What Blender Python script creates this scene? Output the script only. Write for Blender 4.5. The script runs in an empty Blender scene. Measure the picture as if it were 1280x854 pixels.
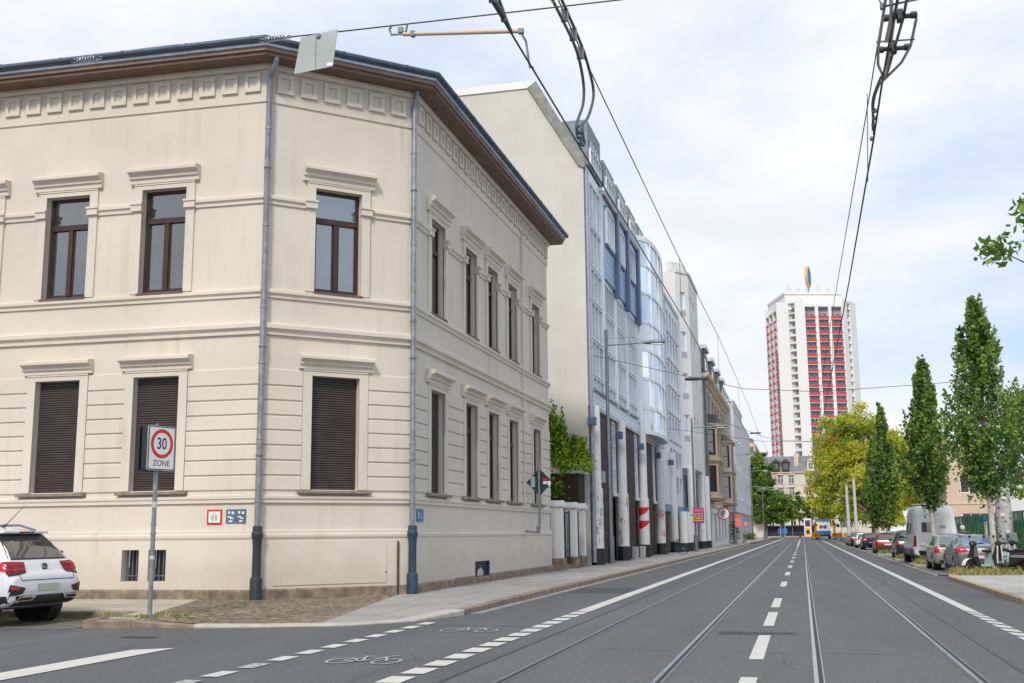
import bpy, bmesh, math, random
import numpy as np
from mathutils import Vector, Matrix
from mathutils.bvhtree import BVHTree
random.seed(7)
rng = np.random.default_rng(11)
scene = bpy.context.scene
COL = scene.collection
PI = math.pi
R = math.radians
ORIG = {}


def link(o):
    COL.objects.link(o)
    return o


def thing(name, label, cat, loc=(0, 0, 0), rot=0.0, group=None):
    o = link(bpy.data.objects.new(name, None))
    o.location = loc
    o.rotation_euler = (0, 0, rot)
    o.empty_display_size = 0.2
    o['label'] = label
    o['category'] = cat
    if group:
        o['group'] = group
    ORIG[o.name] = Vector(loc)
    return o


def tag(o, label, cat, group=None):
    o['label'] = label
    o['category'] = cat
    if group:
        o['group'] = group
    return o


def copy_tree(o, parent=None):
    c = o.copy()
    COL.objects.link(c)
    if parent is not None:
        c.parent = parent
    for ch in list(o.children):
        copy_tree(ch, c)
    return c


def catmull(P, n):
    P = [Vector(p) for p in P]
    out = []
    for i in range(len(P) - 1):
        a = P[max(i - 1, 0)]; b = P[i]; c = P[i + 1]; d = P[min(i + 2, len(P) - 1)]
        for k in range(n):
            t = k / n
            out.append(0.5 * ((2 * b) + (c - a) * t + (2 * a - 5 * b + 4 * c - d) * t * t + (3 * b - a - 3 * c + d) * t ** 3))
    out.append(P[-1])
    return out


class MB:
    """collects shapes; build() links them as one mesh object"""

    def __init__(s, T=None):
        s.v = []; s.f = []; s.m = []; s.T = T

    def add(s, vs, fs, m=0):
        n = len(s.v)
        if s.T:
            s.v.extend(Vector(s.T(*p)) for p in vs)
        else:
            s.v.extend(Vector(p) for p in vs)
        for f in fs:
            s.f.append([n + i for i in f]); s.m.append(m)
        return s

    def quad(s, a, b, c, d, m=0):
        return s.add([a, b, c, d], [(0, 1, 2, 3)], m)

    def box(s, x0, x1, y0, y1, z0, z1, m=0):
        vs = [(x, y, z) for z in (z0, z1) for y in (y0, y1) for x in (x0, x1)]
        return s.add(vs, [(0, 2, 3, 1), (4, 5, 7, 6), (0, 1, 5, 4), (2, 6, 7, 3), (0, 4, 6, 2), (1, 3, 7, 5)], m)

    def bbox(s, x0, x1, y0, y1, z0, z1, b=0.02, m=0):
        """box with chamfered edges"""
        bm = bmesh.new()
        bmesh.ops.create_cube(bm, size=1)
        for v in bm.verts:
            v.co = Vector((x0 + (v.co.x + .5) * (x1 - x0), y0 + (v.co.y + .5) * (y1 - y0), z0 + (v.co.z + .5) * (z1 - z0)))
        bmesh.ops.bevel(bm, geom=bm.edges[:], offset=b, segments=2, affect='EDGES', profile=0.6)
        s.bm(bm, m)
        return s

    def bm(s, bm, m=0):
        bm.verts.index_update()
        s.add([v.co.copy() for v in bm.verts], [[v.index for v in f.verts] for f in bm.faces], m)
        bm.free()

    def poly(s, pts, m=0):
        return s.add(pts, [tuple(range(len(pts)))], m)

    def prism(s, pts, vec, m=0):
        n = len(pts); vec = Vector(vec)
        vs = [Vector(p) for p in pts] + [Vector(p) + vec for p in pts]
        fs = [tuple(range(n))[::-1], tuple(range(n, 2 * n))] + [(i, (i + 1) % n, n + (i + 1) % n, n + i) for i in range(n)]
        return s.add(vs, fs, m)

    def cyl(s, p0, p1, r0, r1=None, n=12, m=0, caps=True):
        r1 = r0 if r1 is None else r1
        p0 = Vector(p0); p1 = Vector(p1)
        d = (p1 - p0).normalized()
        a = d.orthogonal().normalized(); b = d.cross(a)
        vs = []
        for p, r in ((p0, r0), (p1, r1)):
            vs += [p + (a * math.cos(2 * PI * i / n) + b * math.sin(2 * PI * i / n)) * r for i in range(n)]
        fs = [(i, (i + 1) % n, n + (i + 1) % n, n + i) for i in range(n)]
        if caps:
            fs += [tuple(range(n))[::-1], tuple(range(n, 2 * n))]
        return s.add(vs, fs, m)

    def tube(s, pts, r, n=8, m=0):
        pts = [Vector(p) for p in pts]
        if not isinstance(r, (list, tuple)):
            r = [r] * len(pts)
        vs = []; fs = []
        a = None
        for i, p in enumerate(pts):
            d = (pts[min(i + 1, len(pts) - 1)] - pts[max(i - 1, 0)]).normalized()
            a = d.orthogonal().normalized() if a is None else (a - d * a.dot(d)).normalized()
            b = d.cross(a)
            vs += [p + (a * math.cos(2 * PI * k / n) + b * math.sin(2 * PI * k / n)) * r[i] for k in range(n)]
        for i in range(len(pts) - 1):
            fs += [(i * n + k, i * n + (k + 1) % n, (i + 1) * n + (k + 1) % n, (i + 1) * n + k) for k in range(n)]
        fs += [tuple(range(n))[::-1], tuple(range(len(vs) - n, len(vs)))]
        return s.add(vs, fs, m)

    def lathe(s, prof, c, n=20, axis='z', m=0):
        """prof: list of (r, h)"""
        vs = []
        c = Vector(c)
        for r, h in prof:
            for k in range(n):
                x = r * math.cos(2 * PI * k / n); y = r * math.sin(2 * PI * k / n)
                vs.append(c + (Vector((x, y, h)) if axis == 'z' else Vector((h, x, y)) if axis == 'x' else Vector((x, h, y))))
        fs = []
        for i in range(len(prof) - 1):
            fs += [(i * n + k, i * n + (k + 1) % n, (i + 1) * n + (k + 1) % n, (i + 1) * n + k) for k in range(n)]
        fs += [tuple(range(n))[::-1], tuple(range(len(vs) - n, len(vs)))]
        return s.add(vs, fs, m)

    def build(s, name, mats, parent=None, smooth=None, local=False, kind=None, label=None):
        me = bpy.data.meshes.new(name)
        off = Vector((0, 0, 0))
        if parent is not None and not local:
            off = ORIG.get(parent.name, off)
        me.from_pydata([tuple(v - off) for v in s.v], [], s.f)
        mats = mats if isinstance(mats, (list, tuple)) else [mats]
        for m in mats:
            me.materials.append(m)
        if len(mats) > 1:
            me.polygons.foreach_set('material_index', s.m)
        bm = bmesh.new(); bm.from_mesh(me)
        bmesh.ops.recalc_face_normals(bm, faces=bm.faces[:])
        bm.to_mesh(me); bm.free()
        if smooth is not None:
            me.polygons.foreach_set('use_smooth', [True] * len(me.polygons))
            me.set_sharp_from_angle(angle=R(smooth))
        me.update()
        o = link(bpy.data.objects.new(name, me))
        if parent is not None:
            o.parent = parent
            ORIG[o.name] = off
        if kind:
            o['kind'] = kind
        if label:
            o['label'] = label
        return o


_txt = {}


def text_shape(t, size=1.0, bold=0.0):
    """flat glyph mesh centred on 0,0 -> verts2d, faces"""
    key = (t, bold)
    if key not in _txt:
        cu = bpy.data.curves.new('glyphs', 'FONT')
        cu.body = t; cu.size = 1; cu.align_x = 'CENTER'; cu.align_y = 'CENTER'; cu.offset = bold
        o = link(bpy.data.objects.new('glyphs', cu))
        dg = bpy.context.evaluated_depsgraph_get()
        me = bpy.data.meshes.new_from_object(o.evaluated_get(dg))
        vs = [v.co.copy() for v in me.vertices]; fs = [list(p.vertices) for p in me.polygons]
        bpy.data.objects.remove(o); bpy.data.curves.remove(cu); bpy.data.meshes.remove(me)
        cx = (min(v.x for v in vs) + max(v.x for v in vs)) / 2; cy = (min(v.y for v in vs) + max(v.y for v in vs)) / 2
        _txt[key] = ([(v.x - cx, v.y - cy) for v in vs], fs)
    vs, fs = _txt[key]
    return [(x * size, y * size) for x, y in vs], fs


# ---------------------------------------------------------------- materials
def nt(name):
    m = bpy.data.materials.new(name)
    m.use_nodes = True
    t = m.node_tree
    return m, t, t.nodes['Principled BSDF']


def N(t, typ, **kw):
    n = t.nodes.new(typ)
    for k, v in kw.items():
        if k.startswith('_'):
            setattr(n, k[1:], v)
        else:
            n.inputs[k].default_value = v
    return n


def ramp(t, fac, stops):
    n = t.nodes.new('ShaderNodeValToRGB')
    el = n.color_ramp.elements
    while len(el) < len(stops):
        el.new(0.5)
    for e, (p, c) in zip(el, stops):
        e.position = p
        e.color = (c, c, c, 1) if not isinstance(c, (tuple, list)) else (*c, 1)
    t.links.new(fac, n.inputs[0])
    return n.outputs[0]


def mixc(t, fac, a, b, mode='MIX'):
    n = t.nodes.new('ShaderNodeMix')
    n.data_type = 'RGBA'; n.blend_type = mode
    for val, i in ((fac, 0), (a, 6), (b, 7)):
        if isinstance(val, (int, float)):
            n.inputs[i].default_value = val
        elif isinstance(val, (tuple, list)):
            n.inputs[i].default_value = (*val, 1)
        else:
            t.links.new(val, n.inputs[i])
    return n.outputs[2]


def pos(t, scale=(1, 1, 1), obj=False):
    if obj:
        g = t.nodes.new('ShaderNodeTexCoord').outputs['Object']
    else:
        g = t.nodes.new('ShaderNodeNewGeometry').outputs['Position']
    mp = t.nodes.new('ShaderNodeMapping')
    mp.inputs['Scale'].default_value = scale
    t.links.new(g, mp.inputs[0])
    return mp.outputs[0]


def noise(t, scale, detail=4, stretch=(1, 1, 1), rough=.55, obj=False):
    n = N(t, 'ShaderNodeTexNoise', Scale=scale, Detail=detail, Roughness=rough)
    t.links.new(pos(t, stretch, obj), n.inputs['Vector'])
    return n.outputs['Fac']


def bump(t, b, h, strength=.3, dist=.01):
    n = N(t, 'ShaderNodeBump', Strength=strength, Distance=dist)
    t.links.new(h, n.inputs['Height'])
    t.links.new(n.outputs[0], b.inputs['Normal'])


def M(name, col, rough=.7, metal=0., var=.12, scale=2.5, bmp=.0, bscale=80, dist=.004, spec=.5, streak=0., stretch=(1, 1, 1)):
    m, t, b = nt(name)
    b.inputs['Roughness'].default_value = rough
    b.inputs['Metallic'].default_value = metal
    b.inputs['Specular IOR Level'].default_value = spec
    c = tuple(col)
    if var > 0:
        f = ramp(t, noise(t, scale, 6, stretch), [(.3, 0.), (.7, 1.)])
        out = mixc(t, f, tuple(x * (1 - var) for x in c), tuple(min(1, x * (1 + var)) for x in c))
        if streak:
            f2 = ramp(t, noise(t, 6, 4, (1, 1, .06)), [(.52, 0.), (.75, 1.)])
            out = mixc(t, mixc(t, streak, (0, 0, 0), f2), out, tuple(x * .62 for x in c))
        t.links.new(out, b.inputs['Base Color'])
    else:
        b.inputs['Base Color'].default_value = (*c, 1)
    if bmp:
        bump(t, b, noise(t, bscale, 3), bmp, dist)
    return m


def glass(name, tint=(.02, .025, .03), refl=.25, rough=.02, transp=.0, tcol=(.8, .85, .88), wobble=.0):
    m, t, b = nt(name)
    b.inputs['Base Color'].default_value = (*tint, 1)
    b.inputs['Roughness'].default_value = .4
    gl = N(t, 'ShaderNodeBsdfGlossy', Roughness=rough)
    gl.inputs['Color'].default_value = (.95, .97, 1, 1)
    lw = N(t, 'ShaderNodeLayerWeight', Blend=.35)
    mth = N(t, 'ShaderNodeMath', _operation='MULTIPLY_ADD')
    t.links.new(lw.outputs['Fresnel'], mth.inputs[0])
    mth.inputs[1].default_value = 1 - refl; mth.inputs[2].default_value = refl
    base = b.outputs[0]
    if transp > 0:
        tr = t.nodes.new('ShaderNodeBsdfTransparent')
        tr.inputs[0].default_value = (*tcol, 1)
        mx = N(t, 'ShaderNodeMixShader', Fac=transp)
        t.links.new(base, mx.inputs[1]); t.links.new(tr.outputs[0], mx.inputs[2])
        base = mx.outputs[0]
    ms = t.nodes.new('ShaderNodeMixShader')
    t.links.new(mth.outputs[0], ms.inputs[0]); t.links.new(base, ms.inputs[1]); t.links.new(gl.outputs[0], ms.inputs[2])
    t.links.new(ms.outputs[0], t.nodes['Material Output'].inputs[0])
    if wobble:
        bn = N(t, 'ShaderNodeBump', Strength=wobble, Distance=.02)
        t.links.new(noise(t, 1.3, 2), bn.inputs['Height'])
        t.links.new(bn.outputs[0], gl.inputs['Normal'])
    return m


def leafmat(name, col, trans=.42):
    m, t, b = nt(name)
    f = noise(t, 9, 2)
    c = mixc(t, ramp(t, f, [(.3, 0.), (.7, 1.)]), tuple(x * .75 for x in col), tuple(x * 1.3 for x in col))
    t.links.new(c, b.inputs['Base Color'])
    b.inputs['Roughness'].default_value = .5
    b.inputs['Specular IOR Level'].default_value = .35
    tl = t.nodes.new('ShaderNodeBsdfTranslucent')
    c2 = mixc(t, .5, c, (col[0] * 1.6, col[1] * 1.5, col[2] * .6))
    t.links.new(c2, tl.inputs[0])
    ms = N(t, 'ShaderNodeMixShader', Fac=trans)
    t.links.new(b.outputs[0], ms.inputs[1]); t.links.new(tl.outputs[0], ms.inputs[2])
    t.links.new(ms.outputs[0], t.nodes['Material Output'].inputs[0])
    return m


def plaster(name, col, dirt=.62):
    m, t, b = nt(name)
    b.inputs['Roughness'].default_value = .9
    b.inputs['Specular IOR Level'].default_value = .2
    f = ramp(t, noise(t, .55, 5), [(.3, 0.), (.72, 1.)])
    c = mixc(t, f, tuple(x * .93 for x in col), tuple(x * 1.05 for x in col))
    st = ramp(t, noise(t, 5, 5, (1, 1, .05)), [(.50, 0.), (.76, 1.)])
    bl = ramp(t, noise(t, .8, 3), [(.45, 0.), (.7, 1.)])
    k = mixc(t, 1.0, st, bl, 'MULTIPLY')
    k = mixc(t, 1.0, k, (dirt, dirt, dirt), 'MULTIPLY')
    c = mixc(t, k, c, (col[0] * .62, col[1] * .58, col[2] * .5))
    sp = ramp(t, noise(t, 2.6, 6, rough=.7), [(.66, 0.), (.78, 1.)])
    c = mixc(t, mixc(t, 1.0, sp, (.25, .25, .25), 'MULTIPLY'), c, (col[0] * .72, col[1] * .66, col[2] * .55))
    vc = N(t, 'ShaderNodeTexVoronoi', Scale=.42, _feature='DISTANCE_TO_EDGE')
    wb = N(t, 'ShaderNodeTexNoise', Scale=2.2, Detail=6)
    t.links.new(pos(t), wb.inputs['Vector'])
    t.links.new(mixc(t, .4, pos(t), wb.outputs['Color'], 'ADD'), vc.inputs['Vector'])
    ck = mixc(t, 1., ramp(t, vc.outputs['Distance'], [(.0015, .26), (.004, 0.)]), ramp(t, noise(t, .5, 2), [(.52, 0.), (.58, 1.)]), 'MULTIPLY')
    c = mixc(t, ck, c, tuple(x * .55 for x in col))
    # splash dirt along the foot of the wall and soot drips with irregular lower edges
    sx = t.nodes.new('ShaderNodeSeparateXYZ'); t.links.new(pos(t), sx.inputs[0])
    dn = N(t, 'ShaderNodeMath', _operation='MULTIPLY_ADD'); t.links.new(noise(t, 2.2, 6), dn.inputs[0]); dn.inputs[1].default_value = -1.3; t.links.new(sx.outputs[2], dn.inputs[2])
    lowd = ramp(t, dn.outputs[0], [(0., .42 * dirt), (.45, 0.)])
    c = mixc(t, lowd, c, (col[0] * .5, col[1] * .45, col[2] * .38))
    t.links.new(c, b.inputs['Base Color'])
    bump(t, b, noise(t, 140, 3), .25, .003)
    return m


def asphalt(name, col, patch=.24, lines=True):
    m, t, b = nt(name)
    b.inputs['Specular IOR Level'].default_value = .35
    big = ramp(t, noise(t, .30, 6, (2.2, .30, 1), .65), [(.34, 0.), (.66, 1.)])
    c = mixc(t, big, tuple(x * (1 - patch) for x in col), tuple(x * (1 + patch) for x in col))
    mid = ramp(t, noise(t, 2.2, 6, rough=.7), [(.35, 0.), (.7, 1.)])
    st = ramp(t, noise(t, .9, 5, (1.5, .22, 1)), [(.56, 0.), (.70, 1.)])
    c = mixc(t, mixc(t, 1., st, (.5, .5, .5), 'MULTIPLY'), c, tuple(x * .62 for x in col))
    bs = ramp(t, noise(t, 1.4, 2), [(.69, 0.), (.73, 1.)])
    c = mixc(t, mixc(t, 1., bs, (.45, .45, .45), 'MULTIPLY'), c, tuple(x * .5 for x in col))
    c = mixc(t, .45, c, mixc(t, mid, tuple(x * .8 for x in col), tuple(x * 1.2 for x in col)))
    vo = N(t, 'ShaderNodeTexVoronoi', Scale=75)
    t.links.new(pos(t), vo.inputs['Vector'])
    gr = ramp(t, vo.outputs['Distance'], [(.1, .72), (.6, 1.18)])
    c = mixc(t, .8, c, gr, 'MULTIPLY')
    g2 = ramp(t, noise(t, 22, 7, (1, .8, 1), .8), [(.38, .70), (.62, 1.32)])
    c = mixc(t, .9, c, g2, 'MULTIPLY')
    sp = ramp(t, noise(t, 60, 3), [(.6, 0.), (.70, 1.)])
    c = mixc(t, mixc(t, 1., sp, (.4, .4, .4), 'MULTIPLY'), c, (.24, .24, .24))
    # cracks and sealed joints
    vc = N(t, 'ShaderNodeTexVoronoi', Scale=.33, _feature='DISTANCE_TO_EDGE')
    wob = N(t, 'ShaderNodeTexNoise', Scale=1.6, Detail=6)
    t.links.new(pos(t), wob.inputs['Vector'])
    t.links.new(mixc(t, .35, pos(t, (1, .6, 1)), wob.outputs['Color'], 'ADD'), vc.inputs['Vector'])
    cr = ramp(t, vc.outputs['Distance'], [(.002, 1.), (.006, 0.)])
    gate = ramp(t, noise(t, .3, 2), [(.52, 0.), (.56, 1.)])
    if lines:
        c = mixc(t, mixc(t, 1., mixc(t, 1., cr, gate, 'MULTIPLY'), (.55, .55, .55), 'MULTIPLY'), c, tuple(x * .4 for x in col))
    t.links.new(c, b.inputs['Base Color'])
    t.links.new(ramp(t, mid, [(0., .75), (1., .9)]), b.inputs['Roughness'])
    bump(t, b, vo.outputs['Distance'], .5, .006)
    return m


def cobble(name, ca, cb, scale, joint=(.12, .1, .08), soft=.06):
    m, t, b = nt(name)
    vo = N(t, 'ShaderNodeTexVoronoi', Scale=scale, Randomness=.75)
    ve = N(t, 'ShaderNodeTexVoronoi', Scale=scale, Randomness=.75, _feature='DISTANCE_TO_EDGE')
    for v in (vo, ve):
        t.links.new(pos(t), v.inputs['Vector'])
    sep = t.nodes.new('ShaderNodeSeparateColor')
    t.links.new(vo.outputs['Color'], sep.inputs[0])
    c = mixc(t, sep.outputs[0], ca, cb)
    dirt = ramp(t, noise(t, 1.1, 5), [(.35, .75), (.7, 1.1)])
    c = mixc(t, 1., c, dirt, 'MULTIPLY')
    e = ramp(t, ve.outputs['Distance'], [(soft * .3, 0.), (soft, 1.)])
    c = mixc(t, e, joint, c)
    t.links.new(c, b.inputs['Base Color'])
    b.inputs['Roughness'].default_value = .85
    bump(t, b, e, .6, .012)
    return m


def slabs(name, col, sx, sy, rot=0., joint=.55):
    m, t, b = nt(name)
    br = N(t, 'ShaderNodeTexBrick', Scale=1.0)
    br.offset = .5
    br.inputs['Brick Width'].default_value = sx; br.inputs['Row Height'].default_value = sy
    br.inputs['Mortar Size'].default_value = .014; br.inputs['Mortar Smooth'].default_value = .2; br.inputs['Bias'].default_value = 0
    br.inputs['Color1'].default_value = (*[x * .9 for x in col], 1)
    br.inputs['Color2'].default_value = (*[x * 1.08 for x in col], 1)
    br.inputs['Mortar'].default_value = (*[x * joint for x in col], 1)
    mp = t.nodes.new('ShaderNodeMapping'); mp.inputs['Rotation'].default_value = (0, 0, rot)
    t.links.new(pos(t), mp.inputs[0]); t.links.new(mp.outputs[0], br.inputs['Vector'])
    d = ramp(t, noise(t, .9, 6, rough=.65), [(.3, .82), (.7, 1.1)])
    c = mixc(t, 1., br.outputs['Color'], d, 'MULTIPLY')
    sp = ramp(t, noise(t, 3.5, 6, rough=.75), [(.62, 0.), (.74, 1.)])
    c = mixc(t, mixc(t, 1., sp, (.35, .35, .35), 'MULTIPLY'), c, tuple(x * .5 for x in col))
    t.links.new(c, b.inputs['Base Color'])
    b.inputs['Roughness'].default_value = .88
    bump(t, b, noise(t, 60, 4), .3, .004)
    return m


PL = plaster('cream_plaster', (.665, .61, .53))
PL2 = plaster('party_wall_plaster', (.60, .585, .54), .35)
PLW = plaster('white_plaster', (.74, .74, .73), .25)
PLG = plaster('grey_plaster', (.62, .64, .67), .25)
PEACH = plaster('peach_plaster', (.62, .47, .38), .3)
GRAN = M('plinth_granite', (.22, .175, .13), .85, var=.45, scale=5, bmp=.6, bscale=30, dist=.02, streak=.5)
KERB = M('kerb_granite', (.34, .31, .27), .8, var=.3, scale=4, bmp=.5, bscale=50, dist=.01)
KERBD = M('kerb_granite_worn', (.24, .19, .145), .8, var=.35, scale=4, bmp=.5, bscale=50, dist=.01)
KERBL = M('kerb_granite_pale', (.45, .43, .39), .8, var=.15, scale=4, bmp=.5, bscale=50, dist=.01)
ZINC = M('zinc_pipe', (.27, .295, .325), .45, metal=.55, var=.25, scale=6)
ZINCL = M('zinc_flashing', (.50, .56, .66), .4, metal=.4, var=.15, scale=3)
GUTT = M('gutter_metal', (.07, .10, .15), .4, metal=.5, var=.25, scale=4)
IRON = M('cast_iron', (.025, .035, .042), .55, var=.25, scale=8, bmp=.3, bscale=120)
IRONB = M('blue_cast_iron', (.022, .05, .085), .5, var=.25, scale=8, bmp=.3, bscale=120)
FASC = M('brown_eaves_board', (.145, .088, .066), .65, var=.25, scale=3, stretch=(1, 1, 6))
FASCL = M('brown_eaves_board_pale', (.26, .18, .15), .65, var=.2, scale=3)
WOOD = M('dark_window_wood', (.045, .02, .017), .42, var=.25, scale=9)
SHUT = M('roller_shutter', (.058, .045, .041), .5, var=.22, scale=4)
ROOF = M('roof_slate', (.06, .065, .075), .6, var=.3, scale=2)
DARK = M('dark_interior', (.012, .012, .014), .9, var=0)
ROOM = M('room_wall', (.10, .095, .085), .9, var=.2)
CURT = M('net_curtain', (.27, .30, .31), .9, var=.22, scale=7, stretch=(1, 1, .1))
GLS = glass('window_glass', (.02, .025, .03), .12, transp=.72, wobble=.10)
GLSD = glass('dark_window_glass', (.012, .015, .018), .12, wobble=.06)
GLSB = glass('coated_blue_glass', (.20, .29, .38), .48, wobble=.05)
GLSP = glass('pale_blue_glass', (.38, .50, .58), .38, wobble=.05)
GLSB2 = glass('sky_reflecting_glass', (.02, .03, .05), .26, transp=.6, wobble=.10)
CARGL = glass('car_glass', (.01, .013, .014), .14)
CARGB = glass('blue_tinted_car_glass', (.02, .15, .36), .10)
WHITE = M('white_paint', (.78, .78, .77), .5, var=.05)
WHITEM = M('white_coated_metal', (.74, .78, .83), .4, var=.06, metal=.1)
GREYM = M('grey_coated_metal', (.40, .44, .50), .42, var=.12, metal=.3)
GREYP = M('grey_panel', (.50, .53, .57), .55, var=.1)
STEEL = M('galvanised_steel', (.40, .44, .48), .42, metal=.7, var=.2, scale=9)
STEELD = M('weathered_steel', (.17, .20, .235), .5, metal=.5, var=.25, scale=9)
RAILS = M('polished_rail_steel', (.55, .57, .60), .28, metal=.95, var=.15, scale=5)
BLACK = M('black_rubber', (.014, .014, .015), .6, var=.2)
BLK = M('black_plastic', (.02, .02, .022), .45, var=.15)
CABLE = M('cable_grey', (.10, .115, .135), .5, metal=.4, var=.15)
WIRE = M('copper_wire_dark', (.035, .04, .05), .5, metal=.5, var=0)
BEIGE = M('beige_insulating_rod', (.56, .46, .33), .45, var=.1)
BROWNT = M('brown_tiles', (.050, .030, .024), .6, var=.3, scale=6, spec=.15)
SLATEB = M('blue_slate_cladding', (.28, .40, .58), .4, var=.15, scale=2, metal=.2)
SLATED = M('dark_blue_frame', (.085, .14, .24), .4, var=.15)
DORM = M('weathered_zinc_dormer', (.17, .215, .235), .5, var=.3, scale=3, metal=.3)
DORMB = M('dark_zinc_roof', (.045, .06, .075), .5, var=.3, scale=3, metal=.3)
RED = M('red_paint', (.62, .02, .025), .4, var=.08)
REDB = M('red_balcony_panel', (.56, .045, .07), .6, var=.1)
YEL = M('yellow_paint', (.75, .46, .02), .5, var=.1)
ORA = M('orange_paint', (.75, .16, .02), .5, var=.08)
BLUE = M('blue_paint', (.03, .16, .46), .45, var=.08)
PURP = M('purple_print', (.23, .03, .22), .5, var=.1)
MAG = M('magenta_print', (.72, .10, .26), .5, var=.1)
GREEN = M('green_paint', (.02, .26, .13), .5, var=.1)
MINT = M('mint_paint', (.33, .50, .46), .3, var=.04)
GRAFB = M('black_ink', (.03, .03, .035), .7, var=0)
SAND = plaster('sandstone', (.44, .36, .26), .7)
SANDL = plaster('pale_sandstone', (.62, .53, .40), .5)
CREAM = plaster('cream_render', (.62, .57, .48), .3)
BLPAN = M('blue_shop_panel', (.16, .25, .42), .5, var=.08)
CONC = M('old_concrete', (.46, .46, .47), .85, var=.2, scale=3, bmp=.4, bscale=60, dist=.008)
TWHITE = M('tower_white', (.80, .80, .79), .7, var=.04)
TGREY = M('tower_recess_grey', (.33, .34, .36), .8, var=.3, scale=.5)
ASPH = asphalt('road_asphalt', (.104, .106, .112))
ASPT = asphalt('track_asphalt', (.114, .116, .121), .18)
BAY = asphalt('bay_paving', (.16, .158, .152), .15, False)


def road_paint(name, col, lo, hi):
    m, t, b = nt(name)
    b.inputs['Roughness'].default_value = .75
    w = ramp(t, noise(t, 16, 8, rough=.75), [(lo, 0.), (hi, 1.)])
    w2 = ramp(t, noise(t, 1.7, 4), [(.25, .55), (.6, 1.)])
    c = mixc(t, w2, tuple(x * .72 for x in col), col)
    t.links.new(mixc(t, w, c, (.15, .148, .145)), b.inputs['Base Color'])
    bump(t, b, noise(t, 90, 3), .4, .004)
    return m


MARK = road_paint('road_paint', (.60, .59, .56), .58, .70)
MARKW = road_paint('worn_road_paint', (.46, .455, .44), .46, .62)
COB = cobble('mosaic_cobbles', (.10, .075, .05), (.40, .325, .23), 13, (.05, .042, .032))
SLAB = slabs('granite_slabs', (.33, .32, .305), 1.1, 2.3, 0, .35)
SLABL = slabs('old_granite_slabs', (.44, .40, .34), 2.0, .9, 0)
SLABR = slabs('pale_paving', (.46, .45, .43), .5, .5, 0)
GROUND = M('far_ground', (.16, .155, .14), .95, var=.2, scale=.1)
BARK = M('bark', (.20, .16, .12), .9, var=.35, scale=12, bmp=.6, bscale=40, dist=.02)
BARKL = M('limewashed_bark', (.52, .47, .41), .85, var=.25, scale=8, bmp=.4, bscale=40, dist=.01)
LF_D = leafmat('hornbeam_leaf_dark', (.055, .115, .030))
LF_M = leafmat('hornbeam_leaf', (.115, .215, .050))
LF_L = leafmat('hornbeam_leaf_light', (.25, .36, .085))
LY_D = leafmat('plane_leaf_green', (.24, .31, .04), .45)
LY_M = leafmat('plane_leaf_yellow_green', (.44, .48, .06), .5)
LY_L = leafmat('plane_leaf_yellow', (.62, .60, .09), .5)
LY_O = leafmat('plane_leaf_orange', (.42, .24, .07), .4)
LG_D = leafmat('maple_leaf_dark', (.075, .15, .03))
LG_M = leafmat('maple_leaf', (.18, .28, .05))
LG_L = leafmat('maple_leaf_light', (.32, .42, .08), .45)
LI_D = leafmat('creeper_leaf_dark', (.08, .17, .02))
LI_M = leafmat('creeper_leaf', (.22, .36, .035), .45)
LI_L = leafmat('creeper_leaf_bright', (.40, .50, .05), .45)
STRAW = leafmat('dry_grass', (.50, .42, .20), .4)
GRASS = leafmat('kerb_grass', (.16, .22, .05), .4)

# ---------------------------------------------------------------- camera, world, sun
cam = bpy.data.cameras.new('camera')
cam.sensor_width = 36; cam.lens = 1400 / 1280 * 36
cam.clip_start = .1; cam.clip_end = 6000
camo = link(bpy.data.objects.new('camera', cam))
scene.camera = camo
pitch = math.atan(241 / 1400); roll = R(.56); yaw = R(-14.2832)
f0 = Vector((math.sin(yaw), math.cos(yaw), 0)); r0 = Vector((math.cos(yaw), -math.sin(yaw), 0)); u0 = Vector((0, 0, 1))
fw = f0 * math.cos(pitch) + u0 * math.sin(pitch); up = -f0 * math.sin(pitch) + u0 * math.cos(pitch)
ri = r0 * math.cos(roll) - up * math.sin(roll); uu = up * math.cos(roll) + r0 * math.sin(roll)
camo.matrix_world = Matrix(((ri.x, uu.x, -fw.x, 0), (ri.y, uu.y, -fw.y, 0), (ri.z, uu.z, -fw.z, 1.40), (0, 0, 0, 1)))

SUN_EL, SUN_AZ = R(42), R(180)      # azimuth clockwise from +Y (the street direction)
sd = Vector((math.sin(SUN_AZ) * math.cos(SUN_EL), math.cos(SUN_AZ) * math.cos(SUN_EL), math.sin(SUN_EL)))
sl = bpy.data.lights.new('sun', 'SUN')
sl.energy = SUN_E = 1.5; sl.angle = R(10); sl.color = (1, .93, .82)
so = link(bpy.data.objects.new('sun', sl))
so.rotation_euler = sd.to_track_quat('Z', 'Y').to_euler()
so.location = (0, -20, 40)

w = bpy.data.worlds.new('World'); scene.world = w; w.use_nodes = True
t = w.node_tree
bg = t.nodes['Background']; bg.inputs['Strength'].default_value = .1
sky = t.nodes.new('ShaderNodeTexSky'); sky.sky_type = 'NISHITA'; sky.sun_disc = False
sky.sun_elevation = SUN_EL; sky.sun_rotation = SUN_AZ; sky.air_density = 1.1; sky.dust_density = 1.5
tc = t.nodes.new('ShaderNodeTexCoord').outputs['Generated']


def wn(scale, detail, st, loc=(0, 0, 0), rough=.5):
    mp = t.nodes.new('ShaderNodeMapping'); mp.inputs['Scale'].default_value = st; mp.inputs['Location'].default_value = loc
    t.links.new(tc, mp.inputs[0])
    n = N(t, 'ShaderNodeTexNoise', Scale=scale, Detail=detail, Roughness=rough, Distortion=.3)
    t.links.new(mp.outputs[0], n.inputs['Vector'])
    return n.outputs['Fac']


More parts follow.
